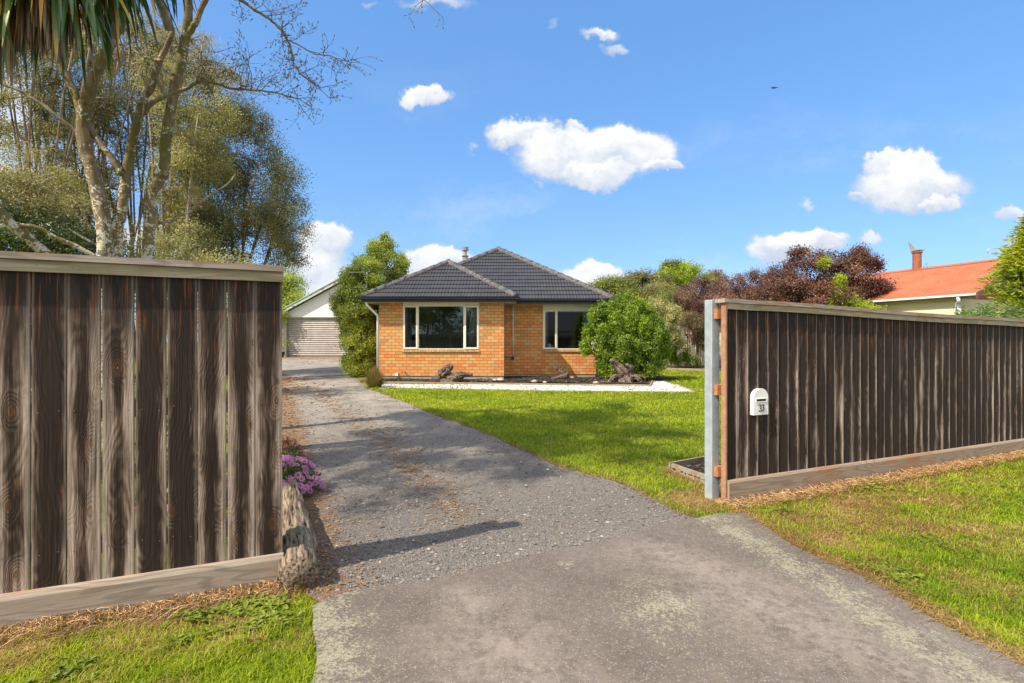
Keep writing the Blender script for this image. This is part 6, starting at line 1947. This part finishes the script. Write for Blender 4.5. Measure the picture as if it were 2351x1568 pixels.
# ---- hedge column and tree beside the house -------------------------------------------------
Y = 17.8
tree('column_shrub', 'tall dense yellow green shrub against the left corner of the brick house', 'shrub', ground_at(830, Y), [([ground_at(828, Y), wpt(828, 640, Y)], .07, .03)],
     [blob(830, 825, Y, 46, 40, .6), blob(832, 780, Y, 50, 56, .75), blob(822, 720, Y, 58, 52, .85), blob(828, 668, Y + .2, 55, 48, .8), blob(850, 740, Y + .5, 40, 90, .6), blob(812, 696, Y, 52, 40, .75), blob(838, 625, Y + .5, 42, 34, .7), blob(815, 845, Y, 24, 18, .4)],
     90000, .055, mLfHedge, mBkDk, 71, K=90, sub=.24, tips=12, tipr=.05, limb_r=.03, shell=.85)
Y = 22.5
tree('garden_tree', 'loose yellow green tree rising behind the left roof corner', 'tree', ground_at(860, Y), [([ground_at(858, Y), wpt(865, 560, Y)], .09, .02)],
     [blob(870, 630, Y, 68, 56, 1.1), blob(840, 655, Y, 62, 54, 1.1), blob(895, 600, Y, 34, 40, .8), blob(905, 640, Y, 30, 45, .7), blob(875, 585, Y, 32, 34, .7), blob(888, 560, Y, 10, 24, .3, .35), blob(862, 568, Y, 8, 18, .25, .2), blob(925, 612, Y, 12, 22, .35, .35), blob(820, 645, Y, 30, 30, .7), blob(800, 670, Y, 14, 10, .3, .15)],
     42000, .068, mLfHedge, mBkDk, 72, K=26, sub=.30, tips=12, tipr=.08, limb_r=.035, twigs=200, twig_r=.008)
# brown tussock
def tussock(name, label, px, py, hpx, wpx, n, mat, seed):
    p = gp(px, py); rs = np.random.RandomState(seed)
    rt = root(name, label, 'shrub', (p[0], p[1], g(p[1])))
    Hh = hpx / F * p[1]; Ww = wpx / F * p[1]
    V = []; T = []; Fq = []
    an = rs.rand(n) * 6.283; rad = rs.rand(n) ** .6
    bx = p[0] + np.cos(an) * rad * Ww * .25; by = p[1] + np.sin(an) * rad * Ww * .25; bz = np.full(n, g(p[1]))
    q_ = rs.rand(n) ** 2; ex = p[0] + np.cos(an) * rad * Ww * (.6 + .8 * q_) + rs.randn(n) * .03; ey = p[1] + np.sin(an) * rad * Ww * .8; ez_ = g(p[1]) + Hh * (1.1 - .6 * rad ** 2) * (.35 + .85 * rs.rand(n))
    mid = np.stack([(bx * .65 + ex * .35), (by * .65 + ey * .35), (bz * .4 + ez_ * .6)], 1)
    b = np.stack([bx, by, bz], 1); e = np.stack([ex, ey, ez_], 1)
    s = np.stack([-np.sin(an + rs.randn(n)), np.cos(an), np.zeros(n)], 1) * .0045
    VV = np.stack([b - s, b + s, mid + s, mid - s, e], 1).reshape(-1, 3)
    i0 = np.arange(n) * 5
    TT = np.concatenate([np.stack([i0, i0 + 1, i0 + 2], 1), np.stack([i0, i0 + 2, i0 + 3], 1), np.stack([i0 + 3, i0 + 2, i0 + 4], 1)])
    npmesh('foliage', VV, TT, mat, {'tone': np.repeat(rs.rand(n), 5)}, rt, inv(rt))
mTus = leaf_mat('tussock_blade', [(0, (.05, .06, .018)), (.4, (.12, .10, .03)), (.7, (.19, .12, .045)), (1, (.16, .20, .05))], .2)
tussock('tussock', 'brown and green grassy tussock at the left end of the white pebbles', 861, 892, 44, 32, 2600, mTus, 4)

# ---- round bush at the right of the house ----------------------------------------------------
Y = 16.4
tree('round_bush', 'large bright glossy green bush covering the right corner of the house', 'shrub', ground_at(1440, Y), [([ground_at(1438, Y), wpt(1440, 780, Y)], .06, .02)],
     [blob(1436, 805, Y, 66, 58, .8), blob(1440, 762, Y, 64, 46, .8), blob(1480, 795, Y, 46, 56, .7), blob(1400, 785, Y, 46, 46, .7), blob(1392, 812, Y, 28, 36, .6), blob(1410, 845, Y, 42, 26, .6), blob(1462, 850, Y, 50, 26, .7), blob(1495, 840, Y, 30, 30, .5)]
     + [blob(px_, py_, Y + dy_, 8, rz_2, .13, .07) for px_, py_, dy_, rz_2 in ((1441, 704, 0, 26), (1362, 735, -.2, 26), (1379, 722, 0, 28), (1393, 722, .1, 22), (1408, 715, -.2, 26), (1425, 706, .2, 26), (1458, 708, -.1, 26), (1472, 715, .2, 24), (1487, 722, 0, 26), (1500, 742, 0, 20), (1513, 756, -.1, 20), (1352, 770, -.1, 18), (1524, 780, 0, 16), (1450, 730, -.5, 30), (1415, 745, -.6, 26), (1480, 755, -.5, 26), (1385, 765, -.5, 22), (1345, 800, 0, 12), (1530, 810, 0, 12), (1505, 775, -.4, 22), (1430, 790, -.75, 22))],
     80000, .058, mLfBush, mBkDk, 81, K=60, sub=.26, tips=12, tipr=.05, limb_r=.03, updir=.8, shell=.7)

# ---- back right trees -------------------------------------------------------------------------
bt = 'trees beyond the right side of the house'
tree('garden_tree', 'mid green tree rising just right of the house roof', 'tree', ground_at(1400, 30), [([ground_at(1400, 30), wpt(1400, 720, 30)], .14, .06)], [blob(1400, 700, 30, 62, 56, 1.6), blob(1385, 665, 30, 30, 24, .9), blob(1430, 660, 30, 34, 26, 1.0), blob(1445, 710, 29, 46, 44, 1.2), blob(1358, 672, 30, 18, 14, .5)], 30000, .095, mLfMid, mBkDk, 91, K=26, sub=.3, tips=12, tipr=.13, group=bt)
tree('garden_tree', 'olive green tree between the mid green tree and the lime one', 'tree', ground_at(1480, 31), [([ground_at(1480, 31), wpt(1480, 700, 31)], .14, .06)], [blob(1475, 670, 31, 52, 46, 1.6), blob(1500, 690, 30, 50, 46, 1.5), blob(1455, 650, 31, 26, 22, .8), blob(1510, 650, 31, 32, 24, .9)], 26000, .095, mLfFeath, mBkDk, 92, K=26, sub=.3, tips=12, tipr=.13, group=bt)
tree('garden_tree', 'bright lime green tree topping the group behind the brown shrubs', 'tree', ground_at(1560, 36), [([ground_at(1560, 36), wpt(1560, 700, 36)], .16, .06)], [blob(1582, 632, 36, 32, 24, 1.2), blob(1525, 645, 36, 26, 24, 1.0), blob(1555, 665, 36, 60, 34, 1.8), blob(1635, 650, 36, 30, 22, 1.1)], 24000, .12, mLfLime, mBkDk, 93, K=20, sub=.34, tips=14, tipr=.15, group=bt)
tree('garden_tree', 'darker green tree top poking up left of the lime tree', 'tree', ground_at(1545, 38), [([ground_at(1545, 38), wpt(1545, 640, 38)], .15, .05)], [blob(1545, 628, 38, 26, 24, 1.0), blob(1558, 612, 37.5, 12, 10, .5), blob(1535, 612, 38, 10, 8, .4)], 8000, .12, mLfMid, mBkDk, 94, K=16, sub=.34, tips=12, tipr=.15, group=bt)
tree('garden_shrub', 'grey green shrub mass behind the round bush', 'shrub', ground_at(1500, 25), [], [blob(1470, 720, 25, 50, 40, 1.2), blob(1540, 700, 26, 46, 34, 1.2), blob(1520, 740, 25, 50, 50, 1.2)], 18000, .085, mLfMid, mBkDk, 95, K=24, sub=.3, tips=12, tipr=.11, limbs=False)
tree('variegated_shrub', 'pale cream variegated shrub right of the round bush', 'shrub', ground_at(1525, 21), [], [blob(1515, 705, 21, 26, 24, .6), blob(1540, 725, 21, 28, 24, .6), blob(1525, 760, 21, 26, 34, .6), blob(1545, 780, 21, 20, 24, .5)], 11000, .055, mLfVar, mBkDk, 96, K=20, sub=.32, tips=12, tipr=.07, limbs=False)
tree('garden_shrub', 'low bright green shrub at the foot of the far fence', 'shrub', ground_at(1560, 21.8), [], [blob(1560, 808, 21.8, 26, 36, .6), blob(1545, 780, 21.8, 24, 30, .5), blob(1572, 825, 21.8, 16, 18, .4), blob(1530, 815, 21.8, 22, 26, .5)], 13000, .052, mLfBush, mBkDk, 97, K=22, sub=.32, tips=12, tipr=.06, limbs=False)
tree('garden_shrub', 'small seedling shrub growing against the far paling fence', 'shrub', ground_at(1605, 22.6), [], [blob(1602, 832, 22.6, 10, 10, .2), blob(1618, 840, 22.6, 6, 6, .15)], 700, .06, mLfHedge, mBkDk, 98, K=8, sub=.5, tips=8, tipr=.07, limbs=False)
bb = 'brown leaved shrubs behind the letterbox fence'
tree('brown_shrub', 'dull brown fine leaved shrub drooping over the far fence, left of the steel post', 'shrub', ground_at(1600, 23), [([ground_at(1600, 23), wpt(1600, 720, 23)], .07, .04)], [blob(1600, 680, 23, 44, 40, 1.0), blob(1630, 650, 23, 40, 30, .9), blob(1590, 720, 23, 38, 40, .9), blob(1640, 700, 23, 44, 50, 1.0), blob(1570, 685, 22.5, 26, 20, .6), blob(1610, 770, 22.5, 30, 30, .7)], 36000, .050, mLfBrown, mBkDk, 101, K=30, sub=.28, tips=12, tipr=.07, group=bb, twigs=260, twig_r=.008)
tree('brown_shrub', 'olive brown shrub hanging beside the steel post', 'shrub', ground_at(1620, 21.5), [], [blob(1605, 745, 21.5, 32, 26, .6), blob(1622, 780, 21.5, 18, 28, .5), blob(1580, 735, 21.5, 20, 20, .5)], 11000, .045, mLfOlB, mBkDk, 102, K=26, sub=.28, tips=12, tipr=.06, limbs=False, group=bb)
tree('brown_shrub', 'tall brown leaved shrub directly left of the plum tree', 'shrub', ground_at(1730, 21), [([ground_at(1730, 21), wpt(1730, 700, 21)], .07, .04)], [blob(1730, 660, 21, 48, 40, 1.0), blob(1700, 690, 21, 44, 40, .9), blob(1765, 640, 21, 36, 34, .8), blob(1780, 680, 21, 50, 40, .9), blob(1690, 645, 21, 18, 12, .5), blob(1650, 690, 21, 36, 40, .8)], 34000, .050, mLfBrown, mBkDk, 103, K=30, sub=.28, tips=12, tipr=.07, group=bb, twigs=260, twig_r=.008)
Y = 17
tree('plum_tree', 'dark red purple leaved plum tree above the letterbox fence', 'tree', ground_at(1860, Y), [([ground_at(1860, Y), wpt(1860, 720, Y), wpt(1850, 640, Y)], .1, .03), ([ground_at(1870, Y), wpt(1890, 700, Y), wpt(1940, 620, Y)], .08, .02), ([ground_at(1860, Y), wpt(1830, 700, Y), wpt(1790, 640, Y)], .08, .02)],
     [blob(1850, 640, Y, 62, 52, 1.1), blob(1920, 645, Y, 62, 50, 1.1), blob(1860, 600, Y, 42, 26, .7), blob(1800, 660, Y, 50, 44, .9), blob(1965, 640, Y, 44, 48, .9), blob(1890, 690, Y - .3, 90, 40, 1.0), blob(1990, 665, Y, 34, 30, .6), blob(1920, 606, Y, 52, 26, .8), blob(1950, 600, Y, 26, 18, .4), blob(1990, 600, Y, 14, 14, .3, .12), blob(2020, 660, Y, 20, 14, .35, .15), blob(2010, 612, Y, 10, 10, .2, .06), blob(1830, 582, Y, 10, 8, .2, .06), blob(1975, 580, Y, 12, 9, .2, .07)],
     46000, .062, mLfPlum, mBkDk, 104, K=30, sub=.28, tips=11, tipr=.075, twigs=500, twig_r=.007, limb_r=.03)
tree('green_shrub', 'bright yellow green shoots growing up through the plum tree', 'shrub', ground_at(1930, 16.2), [([ground_at(1930, 16.2), wpt(1932, 640, 16.2)], .03, .01)], [blob(1935, 690, 16.2, 26, 34, .4), blob(1960, 710, 16, 40, 20, .4), blob(1928, 655, 16.2, 9, 18, .2, .05), blob(1890, 604, 16.4, 6, 9, .12, .012), blob(1995, 712, 16, 26, 10, .3)], 9500, .052, mLfLime, mBkDk, 105, K=18, sub=.32, tips=12, tipr=.06)
tree('distant_tree', 'dark green tree top showing above the red ridge beside the rusty flue', 'tree', ground_at(2110, 60), [([ground_at(2110, 60), wpt(2110, 640, 60)], .2, .1)], [blob(2120, 640, 60, 34, 22, 1.6), blob(2090, 645, 60, 24, 18, 1.2), blob(2060, 652, 60, 14, 12, .8), blob(2145, 645, 60, 24, 14, 1.0)], 9000, .20, mLfFeath, mBkDk, 106, K=18, sub=.34, tips=10, tipr=.25)
# conifer at the right edge
def conifer(name, label, base, zc0, zc1, rmax, n, seed):
    rt = root(name, label, 'tree', base); rs = np.random.RandomState(seed); pi_ = inv(rt)
    m = MB(); m.tube([base, (base[0], base[1], zc1)], [.12, .02], 8)
    V = []; T = []; Fq = []; 
    C = []; AX = []; TN = []
    nb_ = 520
    for i in range(nb_):
        q = rs.rand() ** .8; z0 = zc0 + (zc1 - zc0) * q
        rad = rmax * (1 - q) ** .7 * (.75 + .45 * rs.rand()) + .12
        an = rs.rand() * 6.283
        d = np.array([math.cos(an), math.sin(an), .25 + .2 * rs.rand()])
        p0 = np.array([base[0], base[1], z0])
        tn0 = rs.rand() * .35
        for k in range(5):
            s0 = .35 + .65 * k / 4
            c0 = p0 + d * rad * s0 - np.array([0, 0, .25 * rad * s0 ** 2])
            nl = 18
            pts = c0 + rs.randn(nl, 3) * np.array([.07, .07, .035])
            C.append(pts); AX.append(np.tile(d + np.array([0, 0, -.1]), (nl, 1))); TN.append(np.clip(tn0 + s0 ** 3 * .55 + rs.rand(nl) * .2, 0, 1))
        if i % 3 == 0: m.tube([p0, p0 + d * rad * .6, p0 + d * rad - np.array([0, 0, .25 * rad])], [.012, .008, .003], 3, cap=False)
    m.build('trunk', mBkDk, rt, pi_)
    C = np.concatenate(C); AX = unit(np.concatenate(AX)); TN = np.concatenate(TN)
    leafmesh('crown', C, mLfCon, .11, rs, rt, pi_, .22, 0.0, TN, spread=1, outward=AX * 1.6)
cb_ = ground_at(2415, 11)
conifer('conifer', 'golden green feathery conifer at the right edge above the fence', cb_, .4, 4.15, 1.35, 0, 5)
# oleander in front of the neighbour
def spiky(name, label, base, spots, n, seed):
    rt = root(name, label, 'shrub', base); rs = np.random.RandomState(seed); pi_ = inv(rt)
    C = []; AX = []; T = []; m = MB()
    for (x_, y_, z_) in spots:
        k = 16; c0 = np.array([x_, y_, z_])
        for j in range(4):
            cc = c0 - np.array([0, 0, .05 * j])
            a = unit(np.stack([np.cos(np.arange(k // 2) * 2.4 + j), np.sin(np.arange(k // 2) * 2.4 + j), np.full(k // 2, .5 - .15 * j + .0)], 1) + rs.randn(k // 2, 3) * .15)
            C.append(np.tile(cc, (k // 2, 1))); AX.append(a); T.append(rs.rand(k // 2))
        m.tube([(x_ + rs.randn() * .05, y_, z_ - .9), (x_, y_, z_)], [.01, .006], 4, cap=False)
    m.build('stem', mBkMid, rt, pi_)
    C = np.concatenate(C); AX = np.concatenate(AX); T = np.concatenate(T); n = len(C)
    sd = unit(np.cross(AX, rs.randn(n, 3))); l = .15 * (.7 + .5 * rs.rand(n))[:, None]
    V = np.stack([C, C + AX * l * .5 + sd * .012, C + AX * l + np.array([0, 0, -.02]), C + AX * l * .5 - sd * .012], 1).reshape(-1, 3)
    npmesh('foliage', V, np.arange(4 * n).reshape(-1, 4), mLfOle, {'tone': np.repeat(T, 4)}, rt, pi_)
rs_ = np.random.RandomState(8)
sp = []
for i in range(150):
    px_ = 2205 + rs_.rand() * 160; top_ = 700 + 16 * abs(math.sin(px_ * .05)) + rs_.rand() * 60
    Yo = 10.2 + rs_.randn() * .35
    sp.append(tuple(at(px_, top_, Yo)))
spiky('oleander', 'narrow leaved green shrub below the neighbour gutter behind the fence', ground_at(2280, 10.2), sp, 0, 3)

# ---- flowers behind the near fence ------------------------------------------------------------
mFlG = leaf_mat('daisy_foliage', [(0, (.02, .05, .012)), (.5, (.05, .09, .02)), (1, (.12, .16, .04))], .25)
def daisy_mesh(name, r_, mat, cmat, np_=11):
    V = []; Fs = []
    for i in range(np_):
        a = 2 * math.pi * i / np_; w_ = .9 * math.pi / np_ * .9
        k = len(V)
        for (rr_, aa, zz) in ((.2, 0, .0), (.68, -w_ * .9, .12), (1.0, -w_ * .3, .04), (1.0, w_ * .3, .04), (.68, w_ * .9, .12)):
            V.append((r_ * rr_ * math.cos(a + aa), r_ * rr_ * math.sin(a + aa), r_ * zz))
        Fs.append((k, k + 1, k + 2, k + 3, k + 4))
    k = len(V)
    for i in range(7):
        a = 2 * math.pi * i / 7; V.append((r_ * .17 * math.cos(a), r_ * .17 * math.sin(a), r_ * .14))
    Fs.append(tuple(range(k, k + 7)))
    me = bpy.data.meshes.new(name); me.from_pydata(V, [], Fs)
    me.materials.append(mat); me.materials.append(cmat)
    me.polygons[len(Fs) - 1].material_index = 1
    return me
def pet_mat(name, c1, c2):
    m, t, out = newmat(name)
    rnd = t.n('ShaderNodeObjectInfo').outputs['Random']
    P = t.n('ShaderNodeTexCoord').outputs['Object']
    r_ = t.m('MULTIPLY', t.n('ShaderNodeVectorMath', {0: P}, operation='LENGTH').outputs['Value'], 1 / .03)
    c = t.mix(t.m('MULTIPLY_ADD', rnd, .6, t.m('MULTIPLY', r_, .35), clamp=True), c1, c2)
    p = t.n('ShaderNodeBsdfPrincipled', {'Base Color': c, 'Roughness': .6})
    tr = t.n('ShaderNodeBsdfTranslucent', {'Color': c})
    mx = t.n('ShaderNodeMixShader', {0: .35, 1: p.outputs[0], 2: tr.outputs[0]})
    t.t.links.new(mx.outputs[0], out.inputs[0]); return m
mCen = simple('flower_centre', (.10, .03, .06), .7)
def daisy_bush(name, label, cx_, cy_, rx, ry, hz, r_, pm, nfl, nleaf, seed, cat='flowers'):
    rt = root(name, label, cat, (cx_, cy_, g(cy_))); rs = np.random.RandomState(seed)
    n = nleaf; d = unit(rs.randn(n, 3)); d[:, 2] = np.abs(d[:, 2]); rad = .55 + .42 * rs.rand(n, 1)
    C = d * rad * np.array([rx, ry, hz])
    leafmesh('foliage', C, mFlG, .05, rs, rt, None, .25, .6, spread=1, outward=d)
    me = daisy_mesh('flower', r_, pm, mCen)
    stuffV = []; cnt = 0
    for i in range(nfl):
        d = rs.randn(3); d[2] = abs(d[2]) + .15; d /= np.linalg.norm(d)
        p = Vector(d * np.array([rx, ry, hz]) * (1.0 + .05 * rs.randn())); nrm = (Vector(d) + Vector((.0, -.35, .35)) + Vector(rs.randn(3) * .2)).normalized()
        q = nrm.to_track_quat('Z', 'Y'); sc_ = .8 + .4 * rs.rand()
        if cnt < 100 and (d[0] > 0.05):
            o = bpy.data.objects.new('flower', me); link(o, rt); o.location = p; o.rotation_euler = q.to_euler(); o.scale = (sc_,) * 3; cnt += 1
        else: stuffV.append((p, q, sc_))
    V = []; Fs = []; 
    for p, q, s_ in stuffV:
        Mx = Matrix.Translation(p) @ q.to_matrix().to_4x4() @ Matrix.Scale(s_, 4)
        k = len(V)
        V += [tuple(Mx @ v.co) for v in me.vertices]; Fs += [tuple(i_ + k for i_ in pl.vertices) for pl in me.polygons]
    if V:
        mm_ = bpy.data.meshes.new('flowers'); mm_.from_pydata(V, [], Fs); mm_.materials.append(pm)
        o = bpy.data.objects.new('flowers', mm_); link(o, rt)
        if cnt >= 100: o['kind'] = 'stuff'
    return rt
mPur = pet_mat('purple_petal', (.44, .07, .36), (.70, .30, .58))
mRedP = pet_mat('red_petal', (.30, .015, .02), (.5, .04, .04))
mYel = pet_mat('yellow_petal', (.75, .42, .01), (.85, .6, .03))
c1_ = at(650, 1090, 4.95)
daisy_bush('daisy_bush', 'mound of purple daisies spilling over the log beside the near fence', -2.13, 4.92, .37, .34, .33, .029, mPur, 250, 2600, 3)
daisy_bush('flower_clump', 'small dark red flower clump behind the purple daisies', -2.62, 6.1, .25, .22, .28, .02, mRedP, 120, 700, 4)
daisy_bush('flower_clump', 'magenta pink flowers glimpsed through the gaps between the boards', -2.8, 4.6, .4, .3, .36, .028, mPur, 110, 1400, 6)
daisy_bush('flower_clump', 'yellow flowers glimpsed low through the gaps between the boards', -2.05, 3.9, .3, .2, .12, .02, mYel, 60, 500, 7)
tree('garden_shrub', 'leafy green shrub glimpsed through the gaps behind the near fence', 'shrub', (-4.6, 5.6, 0), [], [(-4.6, 5.4, .55, .6, .5, .5), (-3.7, 5.9, .5, .5, .5, .45), (-6.0, 5.5, .6, .9, .6, .6)], 9000, .06, mLfHedge, mBkDk, 131, K=18, sub=.35, tips=12, tipr=.07, limbs=False)

# ---- bird ------------------------------------------------------------------------------------
YB = 30.0
bp = at(1777, 202, YB)
bd = root('bird', 'small dark bird flying in the open sky at the right', 'bird', tuple(bp))
mBird = simple('bird_plumage', (.03, .025, .025), .6)
m = MB(); pr = [(.001, -.18), (.02, -.14), (.045, -.06), (.05, .02), (.035, .09), (.018, .12), (.022, .15), (.012, .2), (.004, .22)]
m.tube([(z, 0, -.02 + .03 * (i / 8)) for i, (r_, z) in enumerate(pr)], [r_ for r_, z in pr], 10); m.build('body', mBird, bd)
m = MB(); m.prism([(.02, 0, 0), (-.05, 0, .0), (-.07, .1, .10), (-.05, .2, .12), (-.02, .16, .11), (.03, .08, .05)], (0, .004, .006)); m.build('wing', mBird, bd)
m = MB(); m.prism([(.03, 0, -.01), (-.03, 0, -.01), (.0, -.12, -.06), (.05, -.2, -.10), (.06, -.1, -.06)], (0, .004, .006)); m.build('wing', mBird, bd)
m = MB(); m.prism([(.14, -.02, .0), (.14, .02, .0), (.24, .03, .02), (.24, -.03, .02)], (0, 0, .006)); m.build('tail', mBird, bd)

# ---- what stands across the street behind the camera (seen mirrored in the window panes) -------
for i_, (x_, y_, hh_, lab) in enumerate(((-9, -24, 8.0, 'broad street tree across the road, left of the far house'), (-2, -26, 6.5, 'street tree across the road, in front of the far house'), (17, -25, 9.0, 'tall street tree across the road, right of the far house'))):
    tree('street_tree', lab, 'tree', (x_, y_, 0), [([(x_, y_, -.1), (x_ + .2, y_, hh_ * .6)], .2, .08)], [(x_, y_, hh_ * .62, 3.2, 2.6, 2.8), (x_ + 2, y_ + .5, hh_ * .5, 2.2, 2.2, 2.0), (x_ - 2.2, y_, hh_ * .5, 2.2, 2, 2.0)], 9000, .26, mLfMid, mBkDk, 200 + i_, K=18, sub=.4, tips=12, tipr=.3)
oh = root('far_house', 'low house with a dark tiled roof across the street', 'house', (7, -30, 0))
m = MB(); m.b2(-6, 6, -4, 4, 0, 2.6); m.build('wall', mBlo, oh)
m = MB(); m.add([(-6.6, -4.6, 2.61), (6.6, -4.6, 2.61), (6.6, 4.6, 2.61), (-6.6, 4.6, 2.61), (-2.5, 0, 5), (2.5, 0, 5)], [(0, 1, 5, 4), (1, 2, 5), (2, 3, 4, 5), (3, 0, 4), (0, 3, 2, 1)]); m.build('roof', mFas, oh)
m = MB(); m.b2(-3, -1, 4.001, 4.05, 1, 2.2); m.build('window', mCr, oh)
sf_ = root('street_fence', 'long pale boundary fence across the street', 'fence', (0, -19, 0))
m = MB(); m.b2(-20, 20, -19.03, -19, 0, 1.5); m.build('panel', mBlo, sf_)
